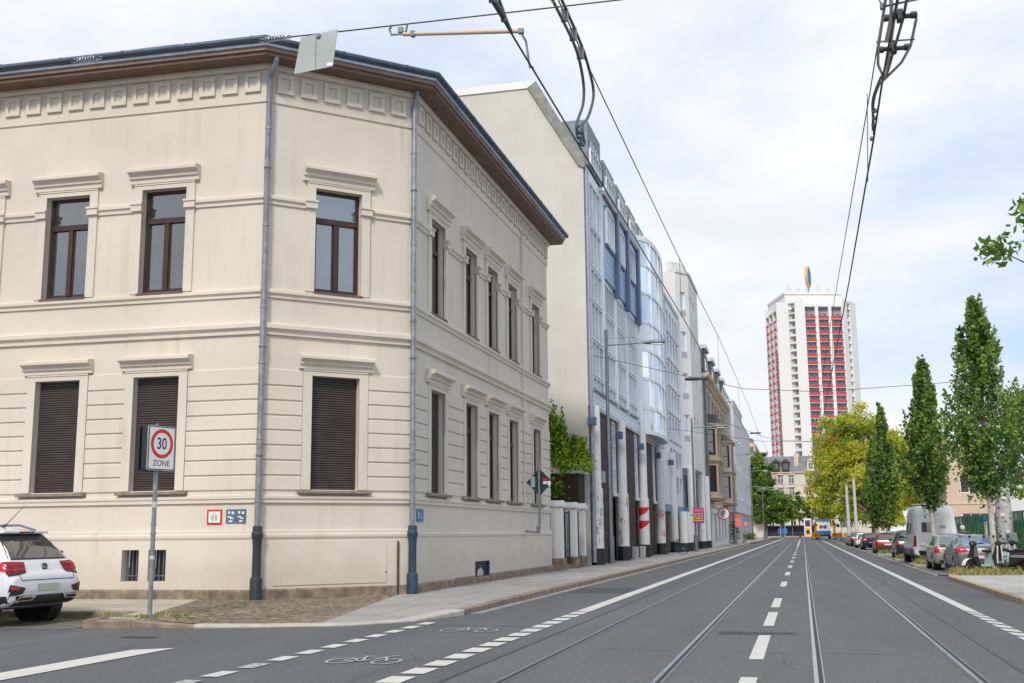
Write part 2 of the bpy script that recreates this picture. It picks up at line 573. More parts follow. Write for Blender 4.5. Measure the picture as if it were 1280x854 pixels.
CLOUD_LOC = (.35, .1, .2)
cl = ramp(t, wn(2.0, 6, (1, 1, 2.6), CLOUD_LOC, .52), [(.34, 0.), (.56, 1.)])
cl2 = ramp(t, wn(4.5, 6, (1, 1, 2.8), (1.3, .4, .2)), [(.3, 0.), (.75, 1.)])
cloudc = mixc(t, cl2, (4.95, 5.15, 5.5), (6.1, 6.15, 6.2))
veil = mixc(t, .80, sky.outputs[0], (3.25, 4.1, 5.6))
skyc = mixc(t, cl, veil, cloudc)
t.links.new(skyc, bg.inputs['Color'])

vs_ = scene.view_settings
vs_.view_transform = 'Standard'; vs_.look = 'None'; vs_.gamma = 1; vs_.use_curve_mapping = False
vs_.exposure = .80
scene.cycles.max_bounces = 6
scene.cycles.transparent_max_bounces = 12
# ---------------------------------------------------------------- ground, road, pavements
def sheet(name, pts, z, mat):
    return MB().poly([(x, y, z) for x, y in pts]).build(name, mat, kind='structure')


def rect(x0, x1, y0, y1):
    return [(x0, y0), (x1, y0), (x1, y1), (x0, y1)]


sheet('ground', rect(-3000, 3000, -2500, 3500), -.5, GROUND)
RDZ = -.26


def rz(x):
    return max(RDZ, min(0., -.1 * (x - 2.05)))


mb = MB()
xs_ = (-70, 2.05, 4.65, 70)
for a, b in zip(xs_[:-1], xs_[1:]):
    mb.quad((a, -40, rz(a)), (b, -40, rz(b)), (b, 262, rz(b)), (a, 262, rz(a)))
mb.build('road', ASPH, kind='structure')
sheet('tram_bed', rect(-3.45, 2.05, -10, 235), .004, ASPT)

# pavement along the left side with a dropped corner
Kx = -5.88
mb = MB()
mb.add([(-8.75, 24.3, .14), (-7.5, 16.85, .035), (-6.3, 18.05, .035), (Kx - .14, 19.5, .09), (Kx - .14, 23, .12), (-8.3, 24.3, .14)],
       [(0, 1, 2), (0, 2, 3), (0, 3, 4), (0, 4, 5)])
mb.poly([(-8.6, 24.3, .14), (Kx - .14, 23, .12), (Kx - .14, 262, .12), (-8.6, 262, .14)])
mb.poly([(-60, 15, .14)] * 0 or [(-30, 128, .139), (-8.6, 128, .139), (-8.6, 262, .139), (-30, 262, .139)])
mb.build('pavement', SLAB, kind='structure')
mb = MB()
mb.add([(-8.75, 24.3, .141), (-11.1, 21.6, .141), (-12.2, 21.5, .141), (-10.65, 17.0, .125), (-10.4, 16.3, .12), (-9.31, 16.45, .05), (-8.25, 16.7, .035), (-7.5, 16.85, .035)],
       [(0, 1, 5), (0, 5, 6), (0, 6, 7), (1, 2, 3), (1, 3, 4), (1, 4, 5)])
mb.build('cobbled_corner', COB, kind='structure')
mb = MB()
mb.add([(-12.2, 21.5, .140), (-45, 20.6, .14), (-45, 17.95, .12), (-11.45, 17.95, .12), (-11.05, 16.35, .12), (-10.4, 16.3, .12), (-10.65, 17.0, .125)],
       [(0, 1, 2, 3), (0, 3, 4, 6), (4, 5, 6)])
mb.build('side_pavement', SLABL, kind='structure')
sheet('parking_bay', rect(-45, -11.25, 15.6, 17.78), .005, cobble('bay_setts', (.13, .125, .11), (.24, .23, .20), 9, (.07, .08, .05)))


def kerb_line(name, pts, w, mat, stone=1.1, z0=-.03, gap=.006):
    """pts: (x, y, ztop) along the kerb; w is the width to the left of travel; one stone after another"""
    mb = MB()
    for (a, b) in zip(pts[:-1], pts[1:]):
        a = Vector(a); b = Vector(b); L = (b - a).length
        n = max(1, round(L / stone))
        d = (b - a) / n
        nv = Vector((-d.y, d.x, 0)).normalized() * w
        for i in range(n):
            j = random.uniform(-.004, .004)
            p = a + d * i + d.normalized() * gap / 2 + Vector((0, 0, j)); q = a + d * (i + 1) - d.normalized() * gap / 2 + Vector((0, 0, j))
            ch = nv.normalized() * .02
            lo = lambda v: Vector((v.x, v.y, z0))
            top = [p + ch, q + ch, q + nv, p + nv]
            mid = [p - Vector((0, 0, .02)), q - Vector((0, 0, .02))]
            vs = [lo(p), lo(q), mid[1], mid[0], top[0], top[1], top[2], top[3], lo(q + nv), lo(p + nv)]
            mb.add(vs, [(0, 1, 2, 3), (3, 2, 5, 4), (4, 5, 6, 7), (7, 6, 8, 9), (0, 3, 4, 7, 9), (1, 8, 6, 5, 2)])
    return mb.build(name, mat, kind='structure')


kerb_line('kerb', [(Kx, 19.5, .10), (Kx, 23, .125), (Kx, 130, .125)], .16, KERBD, 1.2)
sheet('kerb_far', rect(Kx - .16, Kx, 130, 235), .125, KERBD)
kerb_line('dropped_kerb', [(-9.31, 16.2, .05), (-8.25, 16.5, .035), (-7.07, 16.9, .035), (-6.25, 17.97, .04), (Kx, 19.5, .10)], .32, KERBL, .9)
kerb_line('nose_kerb', [(-11.5, 17.8, .13), (-11.1, 15.95, .13), (-10.35, 16.1, .125), (-9.31, 16.2, .05)], .17, KERBD, 1.0)
kerb_line('bay_kerb', [(-45, 17.8, .135), (-11.5, 17.8, .135)], .16, KERBD, 1.1)
MB().poly([(Kx, 19.7, .004), (Kx + .2, 19.9, .004), (Kx + .2, 200, .004), (Kx, 200, .004)]).build('gutter_strip', M('gutter_concrete', (.26, .255, .245), .85, var=.25, scale=2), kind='structure')

# right side
RX = 4.68
sheet('right_pavement', [(RX + .14, -12), (30, -12), (30, 262), (6.4, 262), (6.6, 44.6), (5.25, 44.4), (4.95, 42.6), (RX + .14, 41.0)], -.13, SLABR)
kerb_line('right_kerb', [(6.6, 44.75, -.125), (5.2, 44.6, -.125), (4.88, 42.8, -.125), (RX, 41.1, -.125), (RX, -12, -.125)][::-1], -.15, M('kerb_sandy', (.42, .33, .22), .85, var=.3, scale=4, bmp=.4), 1.1, z0=-.35)
sheet('parking_strip', rect(4.74, 6.6, 44.8, 235), -.235, BAY)
mb = MB()
for y0, y1 in ((54.8, 57.6), (65.6, 67.6), (80, 83), (92, 95)):
    mb.bbox(4.8, 6.6, y0, y1, -.4, -.12, .05)
mb.build('kerb_island', KERB, kind='structure')
for nm, z in (('parking_edge', -.23),):
    mb = MB()
    mb.box(4.62, 4.74, 44.8, 235, -.4, z)
    mb.build(nm, KERB, kind='structure')

# far junction paving
sheet('junction_road', rect(-200, 200, 236, 275), .02, ASPH)

# tram rails
RAILX = [-2.90, -1.42, .075, 1.545]
RL = ['leftmost tram rail set in the road, nearest the bicycle lane line', 'second tram rail from the left, dark groove beside the centre dashes',
      'third tram rail from the left, running just right of the centre dashes', 'rightmost tram rail, nearest the parked cars']
SEAL = M('joint_sealing', (.12, .132, .155), .8, var=.3, scale=6, spec=.2)
for x, lb in zip(RAILX, RL):
    root = thing('tram_rail', lb, 'tram rail', (x, 10, 0), group='tram rails in the road')
    e = 1
    mb = MB()
    mb.box(x - .045, x - .004, 1, 235, -.02, .013); mb.box(x + .04, x + .052, 1, 235, -.02, .011)
    mb.build('rail_head', RAILS, root)
    MB().box(x - .004, x + .04, 1, 235, -.02, .0062).build('groove', BLACK, root)
    MB().box(x - .072, x - .045, 1, 235, -.02, .0075).box(x + .052, x + .078, 1, 235, -.02, .0077).build('joint_strip', SEAL, root)


# painted markings
def strip(name, quads, z=.008, mat=None):
    mb = MB()
    for q in quads:
        mb.poly([(x, y, z) for x, y in q])
    return mb.build(name, mat or MARK, kind='structure')


def dashes(xc, wd, y0, y1, pitch, ln, skew=0.):
    out = []; y = y0
    while y < y1:
        out.append([(xc - wd / 2, y), (xc + wd / 2, y + skew), (xc + wd / 2, y + ln + skew), (xc - wd / 2, y + ln)])
        y += pitch
    return out


strip('broken_line', dashes(-3.95, .26, 6.9, 20.2, .72, .5))
strip('solid_line', [rect(-4.08, -3.82, 20.5, 238)])
strip('worn_broken_line', dashes(-5.92, .2, 6.2, 18.0, 1.48, .46) + dashes(-5.92, .2, 12.86, 18.0, 1.48, .46))
strip('worn_line', dashes(-5.92, .2, 6.94, 12.5, 1.48, .46), mat=MARKW)
strip('centre_dashes', [rect(-.66, -.50, a, b) for a, b in ((4.2, 7), (8.6, 11.5), (13.1, 16.1), (17.7, 20.7), (22, 25), (30.3, 33.2), (38, 41), (46, 49), (54, 57), (62, 65), (70, 73), (78, 81), (86, 89), (94, 97), (102, 105))] + [rect(-.66, -.5, 110, 200)], .0095)
mb = MB()
for q in [rect(2.80, 3.05, 22.5, 215)] + dashes(2.925, .25, 6, 22.3, .72, .5):
    mb.poly([(x, y, rz(x) + .008) for x, y in q])
mb.build('right_line', MARK, kind='structure')
strip('stop_line', [[(-8.33, 7), (-7.88, 7), (-7.86, 13.25), (-8.3, 12.95)]])
mb = MB(); mb.poly([(x, y, rz(x) + .008) for x, y in rect(3.3, 4.5, 37.4, 37.6)]); mb.build('bay_mark', MARKW, kind='structure')
strip('curved_line', [[(-4.1 - .02 * k * k, 228 + 4 * k), (-3.6 - .02 * k * k, 228 + 4 * k), (-3.6 - .02 * (k + 1) ** 2, 232 + 4 * k), (-4.1 - .02 * (k + 1) ** 2, 232 + 4 * k)] for k in range(6)], .03)


def bike_mark(cx, cy, mat, sx=1., sy=1.75):
    mb = MB()
    z = .0085

    def seg(a, b, w=.035):
        a = Vector((a[0] * sx + cx, a[1] * sy + cy, z)); b = Vector((b[0] * sx + cx, b[1] * sy + cy, z))
        n = (b - a).normalized(); n = Vector((-n.y, n.x, 0)) * w / 2
        mb.poly([a - n, b - n, b + n, a + n])
    for wx in (-.27, .27):
        P = [(wx + .15 * math.cos(k * PI / 9), -.06 + .15 * math.sin(k * PI / 9)) for k in range(19)]
        for a, b in zip(P[:-1], P[1:]):
            seg(a, b, .04)
    z += .001
    for a, b in (((-.27, -.06), (-.12, .16)), ((-.12, .16), (.13, .16)), ((.13, .16), (.27, -.06)), ((-.27, -.06), (-.02, -.06)), ((-.02, -.06), (.13, .16)), ((-.02, -.06), (-.14, .21)),
                 ((-.2, .215), (-.08, .215)), ((.13, .16), (.16, .25)), ((.16, .25), (.24, .25))):
        z += .0004
        seg(a, b)
    return mb.build('bicycle_symbol', mat, kind='structure')


bike_mark(-4.88, 12.35, MARKW)
bike_mark(-4.86, 16.45, MARKW)
# sealed joints between the paving lanes
TAR = M('tar_seal', (.03, .03, .033), .5, var=.3, scale=4)
mb = MB()
for x in (-3.46, 2.03):
    y = 2.
    while y < 150:
        L_ = random.uniform(3, 9)
        j = random.uniform(-.012, .012)
        mb.poly([(x - .018 + j, y, .0062), (x + .02 + j, y, .0062), (x + .018 - j, y + L_, .0062), (x - .016 - j, y + L_, .0062)])
        y += L_ + random.choice((0, 0, 0, .5))
for y in (13.9, 27.2, 41.5, 58, 76):
    P_ = [(x, y + random.uniform(-.05, .05)) for x in np.arange(-3.4, 2.05, .45)]
    for a, b in zip(P_[:-1], P_[1:]):
        if min(abs((a[0] + b[0]) / 2 - r_) for r_ in RAILX) > .3:
            mb.poly([(a[0], a[1] - .014, .0056), (b[0], b[1] - .014, .0056), (b[0], b[1] + .014, .0056), (a[0], a[1] + .014, .0056)])
for y in (17.2, 33.5, 52):
    P_ = [(x, y + random.uniform(-.06, .06)) for x in np.arange(-5.8, -3.5, .4)]
    for a, b in zip(P_[:-1], P_[1:]):
        mb.poly([(a[0], a[1] - .014, .0046), (b[0], b[1] - .014, .0046), (b[0], b[1] + .014, .0046), (a[0], a[1] + .014, .0046)])
mb.build('sealed_joint', TAR, kind='structure')
# small road patch and covers
strip('road_patch', [[(-1.25, 16.2), (-.2, 16.3), (-.15, 16.62), (-1.2, 16.7)]], .0058, asphalt('patch_asphalt', (.055, .055, .06), .3))
sheet('repair_patch', rect(-5.6, -4.2, 27, 29.5), .004, asphalt('repair_asphalt', (.066, .067, .07), .1, False))
sheet('repair_strip', rect(-9.5, -9.0, 14.5, 14.75), .004, BLACK)


# grass and weeds
def grass(name, areas, n, h, mats, zb=.12, wd=.012):
    mb = MB()
    for i in range(n):
        x0, x1, y0, y1 = random.choice(areas)
        x = random.uniform(x0, x1); y = random.uniform(y0, y1)
        cx_ = math.sin(x * 5.1) * math.sin(y * 4.3 + x) * .5 + .5
        hh = h * (.25 + .75 * cx_) * random.uniform(.35, 1.4); a = random.uniform(0, 2 * PI); l = random.uniform(0, 1.0) * hh
        b = random.uniform(0, 2 * PI)
        dx, dy = math.cos(a) * wd, math.sin(a) * wd
        mx, my = math.cos(b) * l, math.sin(b) * l
        mb.add([(x - dx, y - dy, zb), (x + dx, y + dy, zb), (x + dx * .6 + mx * .4, y + dy * .6 + my * .4, zb + hh * .6), (x + mx, y + my, zb + hh), (x - dx * .6 + mx * .4, y - dy * .6 + my * .4, zb + hh * .6)],
               [(0, 1, 2, 3, 4)], random.randrange(len(mats)))
    return mb.build(name, mats, kind='stuff')


grass('dry_grass', [(5.0, 6.5, 41.6, 44.3), (5.4, 8.4, 41.8, 44.2), (6.4, 9.8, 42.4, 45)], 4200, .27, [STRAW, STRAW, GRASS], -.13, .02)
grass('island_grass', [(4.95, 6.5, 55, 57.4), (4.95, 6.5, 65.8, 67.4), (4.95, 6.5, 80.2, 82.8)], 1800, .3, [STRAW, GRASS, GRASS], -.12, .03)
grass('weeds', [(-10.85, -10.05, 16.55, 17.0), (-11.3, -10.6, 16.6, 17.0), (-10.2, -9.9, 16.9, 17.3)], 260, .11, [GRASS, LG_M, STRAW], wd=.014)
grass('verge_grass', [(8.9, 14, 44, 62)], 5000, .5, [LI_M, GRASS, LG_L], -.13, .03)
grass('bay_weeds', [(-14.5, -11.4, 17.4, 17.75)], 420, .06, [GRASS, LG_M], .0, .012)
# ---------------------------------------------------------------- sweep tools along a plan path
class Path:
    """plan polyline walked left to right as seen from outside; s is measured from the vertex number `zero`"""

    def __init__(s, pts, zero=0):
        s.p = [Vector((x, y, 0)) for x, y in pts]
        s.d = [(b - a).normalized() for a, b in zip(s.p[:-1], s.p[1:])]
        s.n = [Vector((d.y, -d.x, 0)) for d in s.d]
        acc = [0]
        for a, b in zip(s.p[:-1], s.p[1:]):
            acc.append(acc[-1] + (b - a).length)
        s.s = [a - acc[zero] for a in acc]

    def seg(s, x, right=True):
        for i in range(len(s.d)):
            if x < s.s[i + 1] - 1e-6 or i == len(s.d) - 1:
                return i

    def T(s, i):
        """frame of segment i: (s, v, w) -> world"""
        return lambda u, v, w=0: s.p[i] + s.d[i] * (u - s.s[i]) + s.n[i] * w + Vector((0, 0, v))

    def stations(s, a, b):
        i = s.seg(a)
        out = [(s.p[i] + s.d[i] * (a - s.s[i]), s.n[i])]
        for k in range(1, len(s.p) - 1):
            if a + 1e-6 < s.s[k] < b - 1e-6:
                n1, n2 = s.n[k - 1], s.n[k]
                out.append((s.p[k], (n1 + n2) / (1 + n1.dot(n2))))
        i = s.seg(b - 1e-5)
        out.append((s.p[i] + s.d[i] * (b - s.s[i]), s.n[i]))
        return out

    def sweep(s, mb, a, b, prof, m=0):
        """prof: closed list of (w, v)"""
        st = s.stations(a, b); n = len(prof)
        vs = [P + mv * w + Vector((0, 0, v)) for P, mv in st for w, v in prof]
        fs = []
        for i in range(len(st) - 1):
            fs += [(i * n + k, i * n + (k + 1) % n, (i + 1) * n + (k + 1) % n, (i + 1) * n + k) for k in range(n)]
        fs += [tuple(range(n))[::-1], tuple(range(len(vs) - n, len(vs)))]
        T0 = mb.T; mb.T = None
        mb.add(vs, fs, m); mb.T = T0

    def wall(s, mb, a, b, v0, v1, holes=(), depth=.2, w=0., m=0):
        br = {a, b} | {x for x in s.s if a < x < b}
        vb = {v0, v1}
        H = [h for h in holes if h[1] > a and h[0] < b and h[3] > v0 and h[2] < v1]
        for h in H:
            br |= {h[0], h[1]}; vb |= {max(v0, h[2]), min(v1, h[3])}
        br = sorted(br); vb = sorted(vb)
        for s0, s1 in zip(br[:-1], br[1:]):
            st = s.stations(s0, s1)
            for z0, z1 in zip(vb[:-1], vb[1:]):
                c = ((s0 + s1) / 2, (z0 + z1) / 2)
                if any(h[0] < c[0] < h[1] and h[2] < c[1] < h[3] for h in H):
                    continue
                mA = s.mitre(s0); mB = s.mitre(s1)
                A = st[0][0] + mA * w; B = st[-1][0] + mB * w
                T0 = mb.T; mb.T = None
                mb.quad(A + Vector((0, 0, z0)), B + Vector((0, 0, z0)), B + Vector((0, 0, z1)), A + Vector((0, 0, z1)), m); mb.T = T0
        for h in H:
            T = s.T(s.seg((h[0] + h[1]) / 2))
            a0, a1, z0, z1 = h[0], h[1], max(v0, h[2]), min(v1, h[3])
            T0 = mb.T; mb.T = T
            for q in (((a0, z0, w), (a0, z1, w), (a0, z1, w - depth), (a0, z0, w - depth)), ((a1, z0, w), (a1, z1, w), (a1, z1, w - depth), (a1, z0, w - depth)),
                      ((a0, z1, w), (a1, z1, w), (a1, z1, w - depth), (a0, z1, w - depth)), ((a0, z0, w), (a1, z0, w), (a1, z0, w - depth), (a0, z0, w - depth))):
                mb.quad(*q, m)
            mb.T = T0

    def mitre(s, x):
        for k in range(1, len(s.p) - 1):
            if abs(s.s[k] - x) < 1e-6:
                n1, n2 = s.n[k - 1], s.n[k]
                return (n1 + n2) / (1 + n1.dot(n2))
        return s.n[s.seg(x)]


def hood_profile(v, h, p):
    return [(-.02, v), (p * .35, v), (p * .35, v + h * .28), (p * .55, v + h * .34), (p * .55, v + h * .55), (p * .8, v + h * .66), (p, v + h * .72), (p, v + h * .93), (p * .9, v + h), (-.02, v + h + .03)]


def band(v0, v1, p):
    h = v1 - v0
    return [(-.02, v0), (p * .45, v0), (p * .45, v0 + h * .3), (p * .6, v0 + h * .42), (p, v0 + h * .55), (p, v0 + h * .9), (p * .8, v1), (-.02, v1 + .015)]


# ---------------------------------------------------------------- corner building
dl = Vector((1, .028)).normalized()
Lc = Vector((-11.0, 21.42)); Rc = Vector((-8.45, 23.9))
cp = Path([tuple(Lc - dl * 15), tuple(Lc), tuple(Rc), (-8.45, 38.3)], 1)
CH = cp.s[2]; S0, S1 = -15, cp.s[3]
cb = thing('corner_building', 'cream two-storey corner house with zinc downpipes, framed windows and brown eaves', 'building', (-11, 26, 0))
UP = [(-11.95, 1.1), (-9.55, 1.1), (-7.15, 1.1), (-4.76, 1.1), (-2.36, 1.08), (1.73, 1.1)] + [(CH + c, 1.1) for c in (1.84, 4.72, 6.95, 9.27, 12.4)]
LO = UP
uph = [(c - w / 2, c + w / 2, 6.68, 9.05) for c, w in UP]
loh = [(c - w / 2, c + w / 2, 2.38, 4.83) for c, w in LO]
bas = [(-2.98, -2.58, .50, 1.15), (-2.36, -1.95, .50, 1.15), (-5.3, -4.95, .50, 1.15), (-4.78, -4.38, .50, 1.15), (-7.7, -7.3, .5, 1.15), (-7.1, -6.7, .5, 1.15), (CH + 4.95, CH + 6.35, .30, .70)]
mb = MB()
cp.wall(mb, S0, S1, 1.4, 11.95, uph + loh, .25)
cp.wall(mb, S0, S1, .1, 1.45, bas, .3, .045)
T3 = cp.T(2)
mb.quad(T3(S1, .1, 0), T3(S1, 11.95, 0), T3(S1, 11.95, -12), T3(S1, .1, -12))
mb.quad(T3(S1, .1, .045), T3(S1, 1.45, .045), T3(S1, 1.45, 0), T3(S1, .1, 0))
T1 = cp.T(0)
mb.quad(T1(S0, .1, 0), T1(S0, 11.95, 0), T1(S0, 11.95, -12), T1(S0, .1, -12))
wall_o = mb.build('wall', PL, cb)
# mouldings
mb = MB()
cp.sweep(mb, S0, S1 + .03, [(-.02, 1.36), (.06, 1.36), (.075, 1.40), (.075, 1.445), (.05, 1.465), (.05, 1.52), (-.02, 1.545)])
cp.sweep(mb, S0, S1 + .03, [(-.02, 2.10), (.05, 2.10), (.05, 2.16), (.075, 2.19), (.075, 2.245), (-.02, 2.27)])
cp.sweep(mb, S0, S1 + .06, band(5.66, 5.90, .13))
cp.sweep(mb, S0, S1 + .05, band(6.47, 6.65, .09))
cp.sweep(mb, S0, S1 + .02, [(-.02, 10.84), (.035, 10.87), (.035, 11.70), (-.02, 11.70)])
cp.sweep(mb, S0, S1 + .05, [(-.02, 11.60), (.09, 11.60), (.13, 11.66), (.13, 11.72), (-.02, 11.72)])
mb.build('cornice_moulding', PL, cb)
# frieze of raised squares
mb = MB()


def frieze_square(c, T):
    mb.T = T; z0, z1 = 11.10, 11.535; a, b = c - .19, c + .19
    mb.box(a, b, z0, z1, .034, .052)
    for q in ((a, b, z0, z0 + .09), (a, b, z1 - .09, z1), (a, a + .09, z0 + .09, z1 - .09), (b - .09, b, z0 + .09, z1 - .09)):
        mb.box(*q, .051, .094)
    mb.T = None


for n_, s_, i_ in ((26, lambda k: -.30 - .55 * k, 0), (6, lambda k: .41 + .548 * k, 1), (26, lambda k: CH + .40 + .545 * k, 2)):
    mb = MB()
    for k in range(n_):
        frieze_square(s_(k), cp.T(i_))
    mb.build('frieze', PL, cb)
# rusticated bands between the ground floor windows, hoods, surrounds
edges = [S0] + [x for c, w in LO for x in (c - w / 2 - .205, c + w / 2 + .205)] + [S1]
for a, b in zip(edges[::2], edges[1::2]):
    mb = MB()
    v = 2.365
    for k in range(8):
        top = v + .292 if k < 7 else 4.93
        cp.sweep(mb, a + .004, b - .004, [(-.01, v), (.022, v), (.034, v + .014), (.034, top - .014), (.022, top), (-.01, top)])
        v += .317
    mb.build('rusticated_band', PL, cb)
ue = [S0] + [x for c, w in UP for x in (c - w / 2, c + w / 2)] + [S1]
for a, b in zip(ue[::2], ue[1::2]):
    mb = MB()
    cp.sweep(mb, a if a == S0 else a - .015, b if b == S1 else b + .015, band(8.55, 8.74, .085))
    for e, sg in ((a, 1), (b, -1)):
        if e not in (S0, S1):
            lo_, hi_ = sorted((e - sg * .025, e + sg * .235))
            T = cp.T(cp.seg(e + sg * .1))
            mb.T = T; mb.box(lo_, hi_, 8.56, 8.70, .0, .115); mb.box(lo_ - .015, hi_ + .015, 8.70, 8.745, .0, .14); mb.T = None
    mb.build('string_course', PL, cb)
LETTER = 0
for (c, w), up in [(x, 1) for x in UP] + [(x, 0) for x in LO]:
    i = cp.seg(c); T = cp.T(i)
    z0, z1 = (6.68, 9.05) if up else (2.38, 4.83)
    a, b = c - w / 2, c + w / 2
    wd = thing  # placeholder name for readability
    # frame, hood and sill belong to the window
    fr = MB(T)
    d0, d1 = -.22, -.15
    fr.box(a, a + .065, z0, z1, d0, d1); fr.box(b - .065, b, z0, z1, d0, d1)
    fr.box(a + .065, b - .065, z1 - .07, z1, d0, d1); fr.box(a + .065, b - .065, z0, z0 + .09, d0, d1)
    street = i == 2
    glazed = up or (street and c > CH + 3)
    zt = z0 + (z1 - z0) * .71
    if glazed: fr.box(a + .065, b - .065, zt - .06, zt + .06, d0, d1 + .03)
    if glazed: fr.box(c - .05, c + .05, z0 + .09, zt - .06, d0, d1 + .02)
    for x0, x1 in ((a + .065, c - .05), (c + .05, b - .065)) if glazed else ():     # casement rails
        fr.box(x0, x0 + .035, z0 + .09, zt - .06, d0, d1 - .015); fr.box(x1 - .035, x1, z0 + .09, zt - .06, d0, d1 - .015)
        fr.box(x0 + .035, x1 - .035, z0 + .09, z0 + .13, d0, d1 - .015)
    win = fr.build('window', WOOD, cb)
    sill = MB(T)
    if up:
        sill.box(a - .02, b + .02, z0 - .045, z0 + .004, -.32, .10)
        sill.build('sill', FASC, win)
    else:
        sill.bbox(a - .28, b + .28, z0 - .085, z0 - .02, -.32, .135, .012)
        sill.build('sill', M('stone_sill', (.24, .20, .16), .8, var=.3, scale=6) if LETTER == 0 else bpy.data.materials['stone_sill'], win)
        LETTER = 1
    su = MB(T)
    q = .2
    su.box(a - q, a, z0 + (.0 if up else .0), z1 + .10, -.02, .052); su.box(b, b + q, z0, z1 + .10, -.02, .052)
    su.box(a, b, z1, z1 + .10, -.02, .0525)
    su.box(a - q - .001, b + q + .001, z1 + .10, z1 + .14, -.02, .07)
    su.build('surround', PL, win)
    hd = MB()
    cp.sweep(hd, a - .30, b + .30, hood_profile(z1 + .14, .33 if up else .29, .24))
    hd.build('hood', PL, win)
    street = i == 2
    if glazed:
        MB(T).box(a + .03, b - .03, z0 + .03, z1 - .03, -.19, -.182).build('pane', (GLSB2 if i == 1 else GLS) if up else GLSD, win)
        cu = MB(T)
        if c == -2.36 and up:
            for k in range(30):
                zz = z0 + .12 + k * .048
                cu.quad((a + .08, zz, -.30), (c - .06, zz, -.30), (c - .06, zz + .03, -.325), (a + .08, zz + .03, -.325))
            cu.build('blind', CURT, win)
            it = MB(T); it.box(a + .18, a + .42, z0 + .09, z0 + .2, -.42, -.30); it.box(c + .1, c + .26, z0 + .09, z0 + .17, -.42, -.3); it.build('things_on_the_sill', BLPAN, win)
            it = MB(T); it.box(b - .24, b - .07, z0 + .05, z0 + 1.0, -.5, -.34); it.box(a + .14, a + .5, z0 + .2, z0 + .25, -.44, -.3); it.build('shelf', BEIGE, win)
        elif up and i != 1:
            n = 26 if i < 2 else 8
            for x0, x1 in (((a + .02, c - .1), (c + .12, b - .02)) if (i, up) != (1, 1) else ((a, a + .2), (b - .25, b))):
                P = [(x0 + (x1 - x0) * k / n, -.34 + .025 * math.sin(k * 1.9)) for k in range(n + 1)]
                for (p, wp), (p2, wp2) in zip(P[:-1], P[1:]):
                    cu.quad((p, z0, wp), (p2, z0, wp2), (p2, z1, wp2), (p, z1, wp))
            cu.build('curtain', CURT, win)
        rm = MB(T)
        rm.quad((a - .6, z0 - .6, -2.6), (b + .6, z0 - .6, -2.6), (b + .6, z1 + .3, -2.6), (a - .6, z1 + .3, -2.6))
        rm.quad((a - .6, z0 - .6, -.255), (b + .6, z0 - .6, -.255), (b + .6, z0 - .6, -2.6), (a - .6, z0 - .6, -2.6))
        rm.quad((a - .6, z1 + .3, -.255), (b + .6, z1 + .3, -.255), (b + .6, z1 + .3, -2.6), (a - .6, z1 + .3, -2.6))
        rm.quad((a - .6, z0 - .6, -.255), (a - .6, z1 + .3, -.255), (a - .6, z1 + .3, -2.6), (a - .6, z0 - .6, -2.6))
        rm.quad((b + .6, z0 - .6, -.255), (b + .6, z1 + .3, -.255), (b + .6, z1 + .3, -2.6), (b + .6, z0 - .6, -2.6))
        rm.build('room', ROOM, win)
    else:
        sh = MB(T)
        n = int((z1 - z0) / .052); dz = (z1 - z0) / n
        pr = []
        for k in range(n):
            zz = z0 + k * dz
            pr += [(zz + .004, -.150), (zz + dz * .25, -.136), (zz + dz * .75, -.136), (zz + dz - .004, -.150), (zz + dz, -.158)]
        for (p, wp), (p2, wp2) in zip(pr[:-1], pr[1:]):
            sh.quad((a + .005, p, wp), (b - .005, p, wp), (b - .005, p2, wp2), (a + .005, p2, wp2))
        sh.build('roller_shutter', SHUT, win)
# plinth
mb = MB()
for a, b in ((S0, -2.0), (-2.0, -.12)):
    pass
joints = [S0, -12.4, -10.3, -8.2, -6.6, -5.15, -3.6, -2.15, -.9, .35, 1.6, 2.9, CH + .25, CH + 1.5, CH + 3.2, CH + 4.9, CH + 6.4, CH + 8.2, CH + 10, CH + 11.8, CH + 13.2, S1 + .06]
for a, b in zip(joints[:-1], joints[1:]):
    j = random.uniform(.0, .02)
    top = .33 if b < CH + 4.8 else .345
    if abs(a - (CH + 4.9)) < .01:
        top = .295
    cp.sweep(mb, a + .004, b - .004, [(-.02, -.05), (.075 + j, -.05), (.08 + j, top - .03), (.06 + j, top), (-.02, top + .01)])
mb.build('stone_plinth', GRAN, cb)
mb = MB(); cp.sweep(mb, .42, 2.95, [(.04, .40), (.062, .40), (.062, 1.30), (.04, 1.30)])
mb.build('plinth_panel', PL, cb)
for h in bas[:6]:
    T = cp.T(0)
    f = MB(T)
    f.box(h[0], h[1], h[2], h[3], -.29, -.28)
    o = f.build('basement_window', GLSD, cb)
    g = MB(T)
    for k in range(4):
        x = h[0] + (h[1] - h[0]) * (k + .5) / 4
        g.box(x - .01, x + .01, h[2], h[3], -.16, -.14)
    g.box(h[0], h[1], h[2] + .1, h[2] + .125, -.165, -.135)
    g.build('bars', STEELD, o)
T = cp.T(2); h = bas[6]
v = MB(T); v.box(h[0], h[1], h[2], h[3], -.06, -.05)
for k in range(6):
    v.box(h[0] + .02, h[1] - .02, h[2] + .03 + k * .06, h[2] + .055 + k * .06, -.05, .0)
v.box(h[0], h[1], h[2], h[2] + .02, -.05, .055); v.box(h[0], h[0] + .04, h[2] + .02, h[3], -.05, .055); v.box(h[1] - .04, h[1], h[2] + .02, h[3], -.05, .055)
v.build('basement_vent', IRONB, cb)
MB(T).poly([(h[0] + .3, h[2] + .02, .004), (h[0] + .95, h[2] + .02, .004), (h[0] + .9, h[2] + .16, .004), (h[0] + .66, h[2] + .24, .004), (h[0] + .4, h[2] + .18, .004)]).build('paint_smear', M('white_smear', (.5, .48, .47), .9, var=.4, scale=14), cb)
